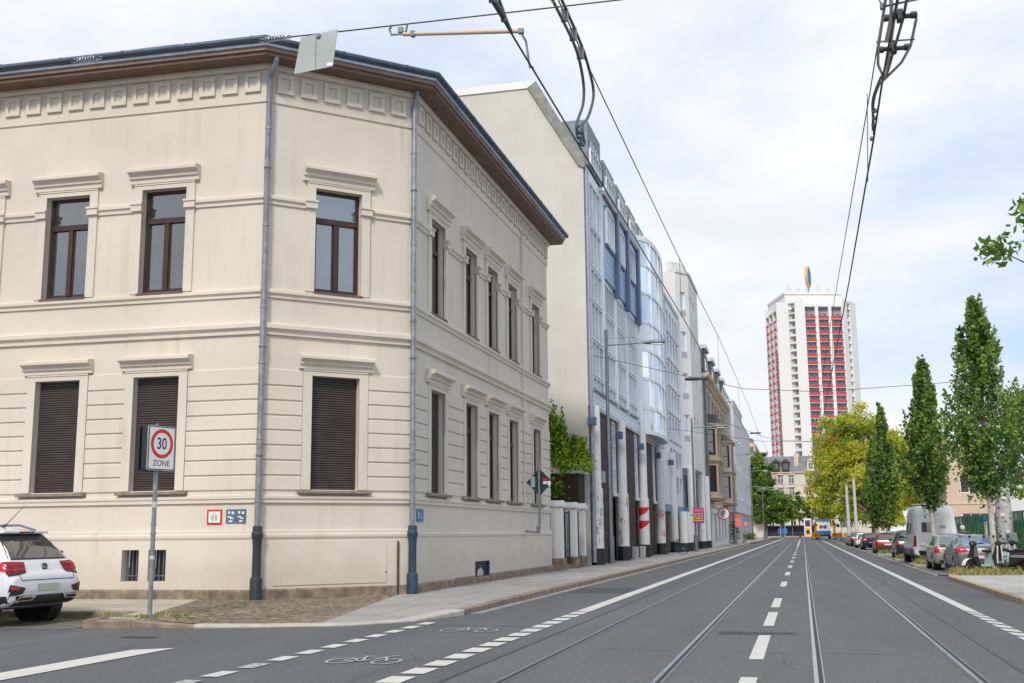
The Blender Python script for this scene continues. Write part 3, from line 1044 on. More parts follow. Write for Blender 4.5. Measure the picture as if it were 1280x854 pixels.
# eaves, gutter, roof
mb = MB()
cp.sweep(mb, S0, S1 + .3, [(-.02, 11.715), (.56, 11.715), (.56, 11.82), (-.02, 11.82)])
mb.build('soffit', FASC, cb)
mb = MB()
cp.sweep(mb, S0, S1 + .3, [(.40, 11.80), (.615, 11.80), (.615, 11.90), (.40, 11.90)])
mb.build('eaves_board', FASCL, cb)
mb = MB()
cp.sweep(mb, S0, S1 + .3, [(.3, 11.895), (.67, 11.885), (.675, 11.955), (.3, 11.965)])
mb.build('eaves_flashing', ZINCL, cb)
mb = MB()
cp.sweep(mb, S0, S1 + .3, [(.70 + .085 * math.cos(k * PI / 6), 12.015 + .075 * math.sin(k * PI / 6)) for k in range(12)])
for k in range(20):
    sx = -14 + k * 1.55
    if sx < S1:
        cp.sweep(mb, sx, sx + .035, [(.70 + .095 * math.cos(j * PI / 6), 12.015 + .085 * math.sin(j * PI / 6)) for j in range(12)])
mb.build('gutter', GUTT, cb, smooth=40)
mb = MB()
cp.sweep(mb, S0, S1 + .3, [(.62, 12.03), (.62, 12.06), (-5.5, 13.5), (-5.5, 13.4)])
rf = mb.build('roof', ROOF, cb)
T = cp.T(0)
hb = MB(T); hb.box(-3.0, -2.0, 12.28, 12.32, -.1, .3); hb.box(-2.95, -2.05, 12.1, 12.27, -.1, .1)
hb.build('roof_hatch', STEEL, rf)


def downpipe(i, s, mats, w=.13, gz=11.55, reach=.5, lower=IRON):
    T = cp.T(i)
    r = .062
    p = MB()
    pts = catmull([T(s + .02, 11.73, reach), T(s + .02, 11.66, reach - .02), T(s + .01, 11.50, reach * .7 + .02), T(s, 11.36, reach * .3 + .05), T(s, 11.15, w)], 6) + [T(s, 6, w), T(s, 1.56, w)]
    p.tube(pts, r, 14)
    for z in (10.2, 8.0, 6.2, 5.0, 3.4, 2.1):
        p.cyl(T(s, z, w), T(s, z + .05, w), r + .013, n=14)
    o = p.build('downpipe', mats, cb, smooth=40)
    for z in (9.3, 5.35, 3.05):
        b = MB()
        b.cyl(T(s, z, w), T(s, z + .03, w), r + .018, n=14); b.tube([T(s, z + .015, w), T(s, z + .015, -.02)], .014, 6)
        b.build('pipe_clip', STEELD, o)
    q = MB()
    prof = [(.085, .02), (.125, .03), (.125, .42), (.118, .47), (.090, .50), (.088, 1.12), (.095, 1.16), (.098, 1.25), (.118, 1.29), (.118, 1.37), (.10, 1.40), (.10, 1.5), (.075, 1.52)]
    q.lathe([(r_, z + .1) for r_, z in prof], T(s, 0, w + .02), 16)
    for k in range(16):
        a = k * PI / 8
    q.build('standpipe', lower, o, smooth=30)
    return o


downpipe(1, .03, ZINC, .13)
downpipe(1, CH - .02, ZINC, .12, reach=.22, lower=IRONB)
T = cp.T(2)
dp = MB()
dp.tube([T(CH + 10.47, 11.5, .06), T(CH + 10.47, 2.3, .06)], .03, 8)
dp.build('conduit', PL, cb)
T = cp.T(1)
MB().tube([T(3.22, 1.28, .08), T(3.22, .1, .08)], .022, 8).box(0, 0, 0, 0, 0, 0).build('earth_rod', IRON, cb)
tag(MB(T).bbox(2.93, 2.96, .6, .64, .06, .07, .004).build('wall_stud', STEELD), 'small dark metal stud low on the cream corner wall', 'stud')

# small plates on the corner wall
T = cp.T(0)
hy = MB(T); hy.bbox(-1.06, -.72, 1.66, 1.97, .0, .02, .006)
hr = thing('hydrant_plate', 'small white square plate with red border on the cream wall', 'wall sign', tuple(T(-.9, 1.6, .02)))
hy.build('plate', RED, hr)
MB(T).box(-1.02, -.76, 1.70, 1.93, .0201, .023).build('face', WHITE, hr)
mk = MB(T); mk.box(-.96, -.90, 1.74, 1.86, .0231, .0245); mk.box(-.88, -.82, 1.74, 1.86, .0231, .0245); mk.box(-.93, -.85, 1.88, 1.9, .0231, .0245)
mk.build('marking', M('faded_green_print', (.35, .48, .38), .6, var=.1), hr)
bp = M('grey_blue_enamel', (.09, .14, .22), .4, var=.2)
for k, (x0, lab) in enumerate(((-.63, 'left one of the two small grey-blue marker plates beside the downpipe'), (-.40, 'right one of the two small grey-blue marker plates beside the downpipe'))):
    rt = thing('marker_plate', lab, 'wall sign', tuple(T(x0 + .1, 1.66, .02)), group='marker plates on the corner wall')
    MB(T).bbox(x0, x0 + .22, 1.68, 1.97, 0, .018, .005).build('plate', bp, rt)
    m2 = MB(T)
    m2.box(x0 + .05, x0 + .09, 1.88, 1.93, .0181, .0195); m2.box(x0 + .13, x0 + .18, 1.87, 1.92, .0181, .0195)
    m2.box(x0 + .04, x0 + .12, 1.80, 1.825, .0181, .0195); m2.box(x0 + .1, x0 + .17, 1.77, 1.795, .0181, .0195); m2.box(x0 + .07, x0 + .15, 1.71, 1.74, .0181, .0195)
    m2.build('marking', WHITE, rt)
T = cp.T(2)
rt = thing('house_number_plate', 'small blue enamel plate beside the downpipe on the street side wall', 'wall sign', tuple(T(CH + .5, 1.7, .02)))
MB(T).bbox(CH + .36, CH + .82, 1.70, 1.99, 0, .02, .005).build('plate', M('blue_enamel', (.05, .17, .42), .4, var=.15), rt)
m2 = MB(T); m2.box(CH + .43, CH + .49, 1.78, 1.92, .0201, .022); m2.box(CH + .53, CH + .57, 1.78, 1.92, .0201, .022); m2.box(CH + .61, CH + .74, 1.78, 1.80, .0201, .022); m2.box(CH + .61, CH + .74, 1.88, 1.90, .0201, .022)
m2.build('marking', M('pale_blue_print', (.4, .5, .65), .5, var=.1), rt)
# ---------------------------------------------------------------- row of buildings along the left side
def row_T(X0):
    return lambda u, v, w=0: (X0 + w, u, v)


def pane_window(parent, T, u0, u1, v0, v1, n=1, rows=1, d=-.08, fr=WHITEM, gl=GLSB, t=.06, proud=.03, name='window'):
    f = MB(T)
    f.box(u0, u0 + t, v0, v1, d, d + .1 + proud); f.box(u1 - t, u1, v0, v1, d, d + .1 + proud)
    f.box(u0 + t, u1 - t, v0, v0 + t, d, d + .1 + proud); f.box(u0 + t, u1 - t, v1 - t, v1, d, d + .1 + proud)
    for k in range(1, n):
        x = u0 + (u1 - u0) * k / n
        f.box(x - t / 2, x + t / 2, v0 + t, v1 - t, d, d + .09 + proud)
    for k in range(1, rows):
        z = v0 + (v1 - v0) * k / rows
        f.box(u0 + t, u1 - t, z - t / 2, z + t / 2, d, d + .08 + proud)
    o = f.build(name, fr, parent)
    MB(T).box(u0 + .02, u1 - .02, v0 + .02, v1 - .02, d + .02, d + .035).build('pane', gl, o)
    return o


# --- modern office building ------------------------------------------------
X0 = -8.3
T = row_T(X0)
ob = thing('office_building', 'pale modern office block with blank party wall, glazed bays, dormers and a round glass oriel', 'building', (X0, 60, 0))
Y0, Y1 = 45.2, 82.5
# party wall facing the camera
mb = MB()
prof = [(-30, 0.1), (0, .1), (0, 16.8), (-.2, 16.95), (-2.35, 20.65), (-30, 20.65)]
mb.poly([(X0 + w, Y0, v) for w, v in prof])
mb.build('party_wall', PL2, ob)
mb = MB()
mb.prism([(X0 - 30, Y0 - .06, 20.62), (X0 - 2.05, Y0 - .06, 20.62), (X0 - 2.05, Y0 - .06, 20.95), (X0 - 30, Y0 - .06, 20.95)], (0, .4, 0))
mb.build('roof_edge', WHITE, ob)
mb = MB()
mb.prism([(X0 - 2.38, Y0 - .1, 20.62), (X0 - 2.0, Y0 - .1, 20.9), (X0 + .08, Y0 - .1, 17.1), (X0 + .06, Y0 - .1, 16.78), (X0 - .2, Y0 - .1, 16.9)], (0, .5, 0))
mb.build('verge', M('lead_verge', (.23, .235, .215), .6, var=.3, scale=4), ob)
# mansard and roof
mb = MB()
mb.poly([(X0, Y0 + .4, 17.1), (X0, Y1, 17.1), (X0 - 1.9, Y1, 20.5), (X0 - 1.9, Y0 + .4, 20.5)])
mb.poly([(X0 - 1.9, Y0 + .02, 20.5), (X0 - 1.9, Y1, 20.5), (X0 - 30, Y1, 20.7), (X0 - 30, Y0 + .02, 20.6)])
mb.build('mansard_roof', DORMB, ob)
# main wall above the colonnade, built around the window strips
strips = [(46.3, 49.0), (49.6, 52.35), (53.0, 55.7), (56.45, 59.4)]
wp = Path([(X0, Y0), (X0, Y1)])
rows_ = [(8.05, 9.55), (9.62, 11.25), (11.33, 12.75)]
holes = []
for k, (a, b) in enumerate(strips):
    holes.append((a - Y0, b - Y0, 7.5, 12.8))
holes += [(strips[0][0] - Y0, strips[0][1] - Y0, 12.85, 16.6)]
holes += [(70.8 - Y0, 74.4 - Y0, 7.4, 16.9)]
cols4 = [(75.05 + 1.86 * k, 76.35 + 1.86 * k) for k in range(4)]
for a, b in cols4:
    holes += [(a - Y0, b - Y0, z, z + 1.55) for z in (7.6, 9.45, 11.3, 13.15, 15.0)]
    holes += [(a - Y0, b - Y0, z, z + 1.3) for z in (3.95, 5.75)]
mb = MB()
wp.wall(mb, 0, Y1 - Y0, 6.65, 17.1, holes, .3)
wp.wall(mb, 70.6 - Y0, Y1 - Y0, 3.2, 6.65, holes, .3)
mb.build('wall', WHITEM, ob)
mb = MB()
mb.box(X0 - .35, X0 - .3, Y0 + .3, Y1, 6.66, 17.05); mb.box(X0 - .35, X0 - .3, 75, Y1, 3.2, 6.66); mb.build('inner_wall', GREYP, ob)
MB(T).box(70.6, Y1, 2.75, 3.2, -.4, .03).build('fascia_panel', BLPAN, ob)
MB(T).box(Y0 + .05, 60.6, 6.62, 6.8, -.9, .02).box(60.6, Y1, 6.5, 6.64, -.9, -.02).build('soffit_beam', GREYP, ob)
mb = MB(T)
for z in (6.92, 7.12, 7.32):
    mb.box(Y0 + .1, 60.6, z, z + .012, 0, .012)
mb.build('panel_joint', GREYM, ob)
# strip windows
for k, (a, b) in enumerate(strips):
    pane_window(ob, T, a, b, 7.5, 8.0, 3, fr=WHITEM, gl=GLSP)
    for j, (z0, z1) in enumerate(rows_):
        pane_window(ob, T, a, b, z0, z1, 4 if k else 3, fr=WHITEM, gl=GLSB if (k, j) != (1, 2) else GLSD)
pane_window(ob, T, strips[0][0], strips[0][1], 12.85, 14.6, 3, gl=GLSP)
pane_window(ob, T, strips[0][0], strips[0][1], 14.66, 16.6, 3, gl=GLSP)
for k, (a, b) in enumerate(strips):
    MB(T).box(a - .1, b + .1, 7.38, 7.5, 0, .16).build('window_ledge', GREYM, ob)
# pilasters between the strips
for u in (45.75, 49.3, 52.68, 56.08, 59.95):
    MB(T).box(u - .17, u + .17, 7.3, 12.8 if u > 49.5 else 16.8, 0, .1).build('pilaster', WHITEM, ob)
gp = MB(T); gp.tube([T(45.42, .2, .1), T(45.42, 16.9, .1)], .11, 10) if False else None
mb = MB(); mb.tube([T(45.38, .25, .09), T(45.38, 16.8, .09)], .09, 10)
for z in range(1, 16, 2):
    mb.cyl(T(45.38, z, .09), T(45.38, z + .06, .09), .105, n=10)
mb.build('downpipe', M('violet_grey_pipe', (.33, .35, .44), .4, metal=.4, var=.1), ob, smooth=40)
# blue slate clad bays with their own windows, on strips 1..3
for k, (a, b) in enumerate(strips[1:]):
    s = MB(T)
    s.box(a - .25, b + .25, 12.95, 16.75, 0.0, .12)
    bay = s.build('clad_bay', SLATEB, ob)
    for z in (13.25, 13.6, 13.95, 14.3):
        pass
    g = MB(T)
    for z in (13.2, 13.5, 13.8, 14.1, 14.4):
        g.box(a - .05, b + .05, z, z + .015, .12, .128)
    g.build('cladding_joint', SLATED, bay)
    pane_window(bay, T, a + .25, b - .35, 14.65, 16.35, 3, d=.1, gl=GLSP if k < 2 else GLSD, fr=WHITEM)
    m = MB(T); m.box(a + .2, b - .3, 14.52, 14.63, .12, .22); m.box(a + .2, b - .3, 16.37, 16.44, .12, .2); m.build('window_ledge', SLATED, bay)
for u in (52.68, 56.08, 59.95):
    MB(T).box(u - .22, u + .22, 12.6, 16.8, .0, .34).build('dark_fin', SLATED, ob)
# cornice over the clad bays and dormers behind it
c = MB(T)
c.box(49.2, 60.4, 16.84, 16.95, 0, .24); c.box(49.1, 60.5, 16.95, 17.12, 0, .30)
c.build('cornice', WHITEM, ob)
MB(T).box(49.25, 60.6, 16.74, 16.838, 0, .2).build('cornice_underboard', FASCL, ob)  # plain brown board running below the cornice
for k, (a, b) in enumerate([(46.0, 49.3), (50.1, 53.2), (54.0, 57.0), (57.8, 60.6), (61.4, 64.0), (64.8, 67.2), (68, 70.4)]):
    z0 = 17.2
    s = MB(T)
    s.box(a, b, z0, 18.75 if k else 19.25, -2.2, .06)
    dm = s.build('dormer', DORM, ob)
    pane_window(dm, T, a + .3, b - .3, 17.3, 18.05, 4, d=.03, gl=GLSB, fr=WHITEM)
    g = MB(T)
    n = 4
    for i in range(n):
        x = a + .45 + (b - a - .9) * (i + .5) / n
        g.box(x - .18, x + .18, 18.14, 18.5, .06, .08)
    g.build('small_light', GLSD, dm)
    r = MB(T)
    P = [(0.30, 18.62), (.46, 18.68), (.50, 18.80), (.40, 18.98), (-.3, 19.3), (-2.2, 19.5), (-2.2, 18.76), (.06, 18.76)]
    r.prism([T(a - .08, v + (0 if k else .4), w) for w, v in P], Vector(T(b + .08, 0, 0)) - Vector(T(a - .08, 0, 0)))
    r.build('dormer_roof', DORMB, dm)
# round glass oriel
cy, rr, dd = 65.3, 4.4, .72
def arc(r_off=0, n=12):
    out = []
    for k in range(n + 1):
        q = -1 + 2 * k / n
        out.append((X0 - .1 + (dd + r_off) * math.sqrt(max(0, 1 - (abs(q)) ** 2.4)) + .1, cy + (rr + r_off) * q))
    return out
orl = None
gm = MB()
levels = [6.95, 8.1, 8.3, 9.75, 9.9, 11.35, 11.5, 12.95, 13.1, 14.6, 14.75, 16.2, 16.35, 17.7]
A = arc()
for z0, z1 in zip(levels[::2], levels[1::2]):
    for (x, y), (x2, y2) in zip(A[:-1], A[1:]):
        gm.quad((x, y, z0), (x2, y2, z0), (x2, y2, z1), (x, y, z1))
orl = gm.build('glass_oriel', [GLSP], ob)
B_ = arc(.06)
for z0, z1 in [(6.75, 6.97)] + list(zip(levels[1::2], levels[2::2])) + [(17.68, 17.95)]:
    fm = MB()
    for (x, y), (x2, y2) in zip(B_[:-1], B_[1:]):
        fm.prism([(x, y, z0), (x2, y2, z0), (x2 - .15, y2, z0), (x - .15, y, z0)], (0, 0, z1 - z0))
    fm.build('spandrel', WHITEM, orl)
fm = MB()
for k in (2, 5, 7, 10):
    x, y = B_[k]
    fm.box(x - .08, x + .02, y - .05, y + .05, 6.97, 17.68)
fm.build('mullion', WHITEM, orl)
MB().poly([(x, y, 6.76) for x, y in B_]).build('oriel_soffit', GREYP, orl)
MB().poly([(x, y, 17.94) for x, y in B_]).build('oriel_roof', DORMB, orl)
for u in (60.45, 70.3):
    MB(T).box(u - .32, u + .3, 6.6, 17.3, 0, .22).build('pilaster', WHITEM, ob)
# right hand part
for z0, z1 in ((7.4, 8.0), (8.05, 9.5), (9.6, 11.1), (11.2, 12.7), (12.8, 14.3), (14.4, 15.6), (15.7, 16.9)):
    pane_window(ob, T, 70.8, 74.4, z0, z1, 4, gl=GLSB)
for a, b in cols4:
    for z in (7.6, 9.45, 11.3, 13.15, 15.0):
        pane_window(ob, T, a, b, z, z + 1.55, 2, gl=GLSB, d=-.2)
        MB(T).box(a - .05, b + .05, z - .14, z - .02, 0, .09).build('window_ledge', GREYM, ob)
    for z in (3.95, 5.75):
        pane_window(ob, T, a, b, z, z + 1.3, 1, gl=GLSD, d=-.15)
MB(T).box(70.6, 82.5, 17.1, 17.35, -.5, .15).build('cornice', WHITEM, ob)
# colonnade: round columns with poster sleeves, brown tiled piers, glazed bays
POST = M('white_poster', (.70, .70, .70), .5, var=.08, scale=6)


def on_column(mb, vs, fs, cx, cy, r, ang, zc, rot=0., m=0):
    """wrap a flat shape round a column"""
    c, s_ = math.cos(rot), math.sin(rot)
    out = []
    for x, y in vs:
        x, y = x * c - y * s_, x * s_ + y * c
        a = ang + x / r
        out.append((cx + r * math.sin(a), cy - r * math.cos(a), zc + y))
    mb.add(out, fs, m)


def rect_shape(w, h, n=6):
    vs = [(-w / 2 + w * k / n, y) for y in (-h / 2, h / 2) for k in range(n + 1)]
    return vs, [(k, k + 1, n + 2 + k, n + 1 + k) for k in range(n)]


col_y = [45.95, 53.0, 60.3, 67.6, 74.6]
for k, y in enumerate(col_y):
    r = .28
    cx = X0 + .12
    b = MB(); b.lathe([(r + .02, .1), (r + .02, .78), (r, .80)], (cx, y, 0), 20)
    b.lathe([(r, .78), (r, 3.22), (.225, 3.24), (.225, 6.64)], (cx, y, 0), 24, m=1)
    o = b.build('column', [BLK, POST if k < 4 else WHITE], ob, smooth=40)
    if k < 4:
        ln = MB(); lr = MB()
        for z in (1.6, 2.4):
            on_column(ln, *rect_shape(1.6, .02, 10), cx, y, r + .004, .25, z)
        rr_ = random.Random(k + 3)
        if k in (0, 1):
            for q in range(9):
                z = .95 + 2.1 * rr_.random(); a = rr_.uniform(-.7, 1.1); h = rr_.uniform(.12, .28)
                kind = rr_.random()
                if kind < .6:
                    pts = [(rr_.uniform(-.16, .16), rr_.uniform(-.14, .14)) for _ in range(4)]
                    for p, p2 in zip(pts[:-1], pts[1:]):
                        d = (Vector((*p2, 0)) - Vector((*p, 0))).normalized() * .011; nn = (-d.y, d.x)
                        on_column(ln, [(p[0] - nn[0], p[1] - nn[1]), (p2[0] - nn[0], p2[1] - nn[1]), (p2[0] + nn[0], p2[1] + nn[1]), (p[0] + nn[0], p[1] + nn[1])], [(0, 1, 2, 3)], cx, y, r + .005 + q * .0004, a, z)
                else:
                    for zz in (0, .08):
                        on_column(ln, [(.07 * math.cos(i * PI / 5) * s0, .07 * math.sin(i * PI / 5) * s0) for i in range(11) for s0 in (1, .72)],
                                  [(2 * i, 2 * i + 2, 2 * i + 3, 2 * i + 1) for i in range(10)], cx, y, r + .005 + q * .0004, a, z + zz * 2)
            for z, a in ((2.85, .75), (1.15, .85)) if k == 0 else ((1.95, .75),):
                on_column(lr, [(x, yy) for x, yy in ((-.11, -.13), (.11, -.07), (.11, .13), (-.11, .07))], [(0, 1, 2, 3)], cx, y, r + .007, a, z)
                on_column(lr, [(x, yy) for x, yy in ((-.06, -.05), (.06, -.02), (.06, .06), (-.06, .03))], [(0, 1, 2, 3)], cx, y, r + .0085, a, z, m=1)
        elif k == 2:
            for zc in (2.55, 1.85):
                sh = [(-.42, .2)] + [(-.42 + .80 * i / 10, .2) for i in range(11)]
                lo_ = [(-.42 + .80 * i / 10, .2 - .46 * math.cos(i / 10 * PI / 2)) for i in range(11)]
                up_ = [(-.42 + .80 * i / 10, .2) for i in range(11)]
                on_column(lr, lo_ + up_, [(i, i + 1, 12 + i, 11 + i) for i in range(10)], cx, y, r + .006, .35, zc)
        else:
            for zc, ht, a in ((2.5, .56, .30), (1.35, .36, .75)):
                v2, f2 = text_shape('DB', ht * .62, .012)
                on_column(lr, v2, f2, cx, y, r + .006, a, zc, -.55)
                for q in ((-.33, -.30, -.23, .23), (.30, .33, -.23, .23)):
                    on_column(lr, [(q[0] * ht * 1.6, q[2] * ht * 1.6), (q[1] * ht * 1.6, q[2] * ht * 1.6), (q[1] * ht * 1.6, q[3] * ht * 1.6), (q[0] * ht * 1.6, q[3] * ht * 1.6)], [(0, 1, 2, 3)], cx, y, r + .006, a, zc, -.55)
                for q in (-.23, .2):
                    vv, ff = rect_shape(.60 * ht * 1.6, .03 * ht * 1.6 * 1.2)
                    on_column(lr, [(x_, y_ + (q + .015) * ht * 1.6) for x_, y_ in vv], ff, cx, y, r + .0065, a, zc, -.55)
        ln.build('poster_drawing', GRAFB, o)
        lr.build('poster_print', [RED, WHITE], o) if lr.v else None
    # glazed bay around the column
    for a, b2 in ((max(y - 1.25, 45.3), y - .36), (y + .36, y + 1.15)):
        pane_window(ob, T, a, b2, 3.25, 6.55, 1, 3, d=-.22, gl=GLSB, t=.07, name='glazed_bay')
    MB(T).box(max(y - 1.3, 45.3), y + 1.2, 3.1, 3.24, -.5, -.05).build('bay_sill', WHITEM, ob)
    gb = MB(T); gb.box(y + 1.25, y + 1.42, .2, 6.6, -.42, -.2)
    gb.build('steel_mullion', M('yellow_grey_steel', (.34, .31, .22), .5, var=.2) if k == 0 else bpy.data.materials['yellow_grey_steel'], ob)
    p = MB(T)
    ye = (col_y[k + 1] if k < 4 else y + 7) - 1.5
    p.box(y + (1.9 if k == 0 else 1.5), ye, .14, 6.6, -.95, -.10)
    p.build('tiled_pier', BROWNT, ob)
    jn = MB(T)
    for z in np.arange(.75, 6.5, .62):
        jn.box(y + (1.9 if k == 0 else 1.5) - .002, ye + .002, z, z + .018, -.952, -.098)
    jn.build('tile_joint', M('tile_joint', (.14, .075, .055), .6, var=0) if k == 0 else bpy.data.materials['tile_joint'], ob)
    lb = MB(T); lb.bbox(y - 1.0, y - .75, 5.75, 6.1, .0, .35, .03)
    lb.build('wall_lamp', SLATED, ob)
MB(T).box(Y0 + .1, 75, .1, 6.6, -1.55, -1.5).build('shop_front', GLSD, ob)
sb = MB(T)
for u in (48.9, 54.9, 55.6, 62, 63.2):
    sb.box(u, u + .1, .15, 6.6, -1.5, -1.42)
sb.box(Y0, 75, 3.2, 3.35, -1.5, -1.43)
sb.build('shop_front_frame', GREYM, ob)
MB(T).bbox(48.0, 48.5, 3.55, 4.05, -.25, .1, .04).build('ventilation_box', GREYP, ob)
for y in (53.1, 57.2, 60.0):
    MB(T).bbox(y - .14, y + .14, .12, .72, -.1, .2, .02).build('plinth_block', CONC, ob)

# --- white building with polygonal tower bay ----------------------------------
wb = thing('white_building', 'white block with a polygonal stair tower above blue shop panels', 'building', (-8, 90, 0))
plan = [(-8.35, 82.55), (-7.5, 83.9), (-7.5, 91.2), (-7.9, 91.8), (-7.9, 97.8), (-8.6, 97.8)]
tp = Path(plan[:4]); tw = MB()
fl = [(18.0, 19.3), (14.85, 16.25), (11.75, 13.1), (8.6, 10.0)]
s1 = tp.s[1]
th = [(s1 * .32, s1 * .72, a, b) for a, b in fl] + [(s1 + .9 + 2.4 * k, s1 + 2.0 + 2.4 * k, a, b) for a, b in fl for k in range(2)]
tp.wall(tw, 0, tp.s[3], 6.05, 20.7, th, .25)
tp.sweep(tw, 0, tp.s[3], [(-.1, 20.7), (.08, 20.72), (.08, 20.95), (-.1, 20.95)])
tp.sweep(tw, 0.1, tp.s[3] - .1, [(-.9, 20.95), (-.35, 20.95), (-.35, 21.6), (-.9, 21.6)])
tw.poly([(x, y, 20.8) for x, y in plan[:4]] + [(-12, 91.8, 20.8), (-12, 82.55, 20.8)])
tw.poly([(x, y, 6.08) for x, y in plan] + [(-9, 82.6, 6.08)])
tw.quad((-8.35, 82.55, 16), (-12, 82.55, 16), (-12, 82.55, 20.8), (-8.35, 82.55, 20.8))
tw.quad((-7.9, 91.8, 12), (-12, 91.8, 12), (-12, 91.8, 20.8), (-7.9, 91.8, 20.8))
tw.build('tower_bay', PLW, wb)
for a, b, z0, z1 in th:
    TT = tp.T(tp.seg((a + b) / 2))
    o = pane_window(wb, TT, a, b, z0, z1, 1, d=-.2, gl=GLSB if z0 < 17 else GLSP, fr=WHITEM)
    if a < s1:
        MB(TT).box(a, b, z0 - .55, z0 - .15, .0, .02).build('louvre', GREYM, o)
T = row_T(-7.9)
wp2 = Path([(-7.9, 91.8), (-7.9, 97.9)])
hh = [(.5 + 1.4 * k, 1.4 + 1.4 * k, z, z + 1.5) for k in range(4) for z in (4.2, 6.9, 9.6, 12.2, 14.6)]
mb = MB(); wp2.wall(mb, 0, 6.1, 3.2, 17.0, hh, .25)
mb.quad((-7.9, 97.9, 3), (-20, 97.9, 3), (-20, 97.9, 17), (-7.9, 97.9, 17))
mb.build('wall', PLW, wb)
for h in hh:
    pane_window(wb, row_T(-7.9), h[0] + 91.8, h[1] + 91.8, h[2], h[3], 1, d=-.2, gl=GLSB)
mb = MB(row_T(-7.9)); mb.box(82.6, 97.9, 6.3, 6.35, -.9, -.85); mb.box(91.8, 97.9, 17, 17.2, -3, .1); mb.build('cornice', WHITEM, wb)
MB(row_T(-7.9)).box(82.6, 97.9, .1, 6.05, -1.2, -1.15).build('ground_floor_wall', GREYP, wb)
MB(row_T(-7.9)).box(84.2, 97.9, 2.7, 3.25, -.6, .03).build('fascia_panel', BLPAN, wb)
MB(row_T(-7.9)).box(85, 89.0, .2, 2.7, -.5, -.02).build('door_panel', BLPAN, wb)
for u in (76.5, 79.5, 83.4, 91, 96):
    b = MB(); b.lathe([(.33, .1), (.33, .7), (.3, .72)], (-7.75, u, 0), 16); b.lathe([(.3, .7), (.3, 6.05 if u > 82 else 2.8)], (-7.75, u, 0), 16, m=1)
    b.build('column', [BLK, WHITE], wb if u > 82 else ob, smooth=40)

# --- old sandstone building ----------------------------------------------
sbd = thing('sandstone_building', 'old sandstone house with dark mansard roof and projecting bay windows', 'building', (-7.9, 112, 0))
T = row_T(-7.9)
Ya, Yb = 98.2, 128
sp = Path([(-7.9, Ya), (-7.9, Yb)])
def Wh(c, w, z, h):
    return (c - w / 2 - Ya, c + w / 2 - Ya, z, z + h)
sw = [Wh(c, 1.2, z, h) for c in (109.5, 113, 116.2) for z, h in ((4.8, 2.4), (8.3, 2.3), (11.6, 2.0))] + [Wh(c, 1.2, 11.9, 1.8) for c in (101.5, 105, 121.5, 125)]
mb = MB(); sp.wall(mb, 0, Yb - Ya, 3.9, 14.9, sw, .3)
mb.quad((-7.9, Ya, 0), (-20, Ya, 0), (-20, Ya, 14.9), (-7.9, Ya, 14.9))
mb.build('wall', SAND, sbd)
for h in sw:
    o = pane_window(sbd, T, h[0] + Ya, h[1] + Ya, h[2], h[3], 2, d=-.25, gl=GLSD, fr=WOOD)
    s = MB(T); s.box(h[0] + Ya - .25, h[1] + Ya + .25, h[3] + .1, h[3] + .35, 0, .18); s.box(h[0] + Ya - .2, h[1] + Ya + .2, h[2] - .2, h[2] - .02, 0, .14); s.build('surround', SANDL, o)
mb = MB(); sp.wall(mb, 0, Yb - Ya, .1, 3.7, [Wh(c, 2.4, .5, 2.6) for c in (108, 112.5, 117, 121.5)], .3)
mb.build('ground_floor_wall', PLW, sbd)
MB(T).box(Ya, Yb, .1, 3.7, -.4, -.36).build('shop_window', GLSD, sbd)
MB(T).box(Ya, Yb, 3.68, 3.92, -.02, .16).build('string_course', SANDL, sbd)
cor = MB(); sp.sweep(cor, 0, Yb - Ya, [(-.1, 14.6), (.15, 14.65), (.2, 14.8), (.55, 14.95), (.65, 15.2), (-.1, 15.25)]); cor.build('cornice', SANDL, sbd)
mb = MB(); mb.poly([(-7.5, Ya, 15.2), (-7.5, Yb, 15.2), (-9.6, Yb, 18.0), (-9.6, Ya, 18.0)]); mb.poly([(-9.6, Ya, 18), (-9.6, Yb, 18), (-20, Yb, 18.6), (-20, Ya, 18.6)])
mb.poly([(-7.5, Ya, 15.2), (-9.6, Ya, 18), (-20, Ya, 18.6), (-20, Ya, 15.2)])
mb.build('mansard_roof', ROOF, sbd)
for a in (100.0, 108, 115.5, 122.5):
    d = MB(T); d.box(a, a + 3.2, 15.3, 17.6, -2, .12); o = d.build('dormer', ROOF, sbd)
    pane_window(o, T, a + .6, a + 2.6, 15.7, 17.2, 2, d=.08, gl=GLSD)
    d = MB(T); d.box(a - .2, a + 3.4, 17.62, 17.95, -2, .32); d.build('dormer_roof', ZINCL, o)
for c, z1 in ((103, 10.7), (122.8, 10.7)):
    pl_ = [(-7.9, c - 3.6), (-6.95, c - 2.5), (-6.95, c + 2.5), (-7.9, c + 3.6)]
    bp_ = Path(pl_); b = MB()
    L1, L2, L3 = bp_.s[1], bp_.s[2], bp_.s[3]
    bh = [(x - .5, x + .5, z, z + 2.3) for x in (L1 / 2, L1 + 1.25, L2 - 1.25, (L2 + L3) / 2) for z in (4.9, 8.1)]
    bp_.wall(b, 0, L3, 4.2, z1, bh, .22)
    for z in (4.2, 7.45, z1 - .1):
        bp_.sweep(b, 0, L3, band(z, z + .3, .22))
    b.poly([(x, y, 4.22) for x, y in pl_]); b.poly([(x, y, z1 + .1) for x, y in pl_])
    o = b.build('bay_window', SAND, sbd)
    for h in bh:
        TT = bp_.T(bp_.seg((h[0] + h[1]) / 2))
        pane_window(o, TT, *h, 1, 2, d=-.18, gl=GLSD, fr=WOOD)
    k_ = MB()
    bp_.sweep(k_, .2, L3 - .2, [(-.25, z1 + .2), (.0, z1 + .2), (.0, z1 + 1.0), (-.25, z1 + 1.0)] if c < 110 else [(-.8, z1 + .2), (.25, z1 + .2), (-.6, z1 + .9), (-.8, z1 + .9)])
    k_.build('bay_roof', ROOF, o)
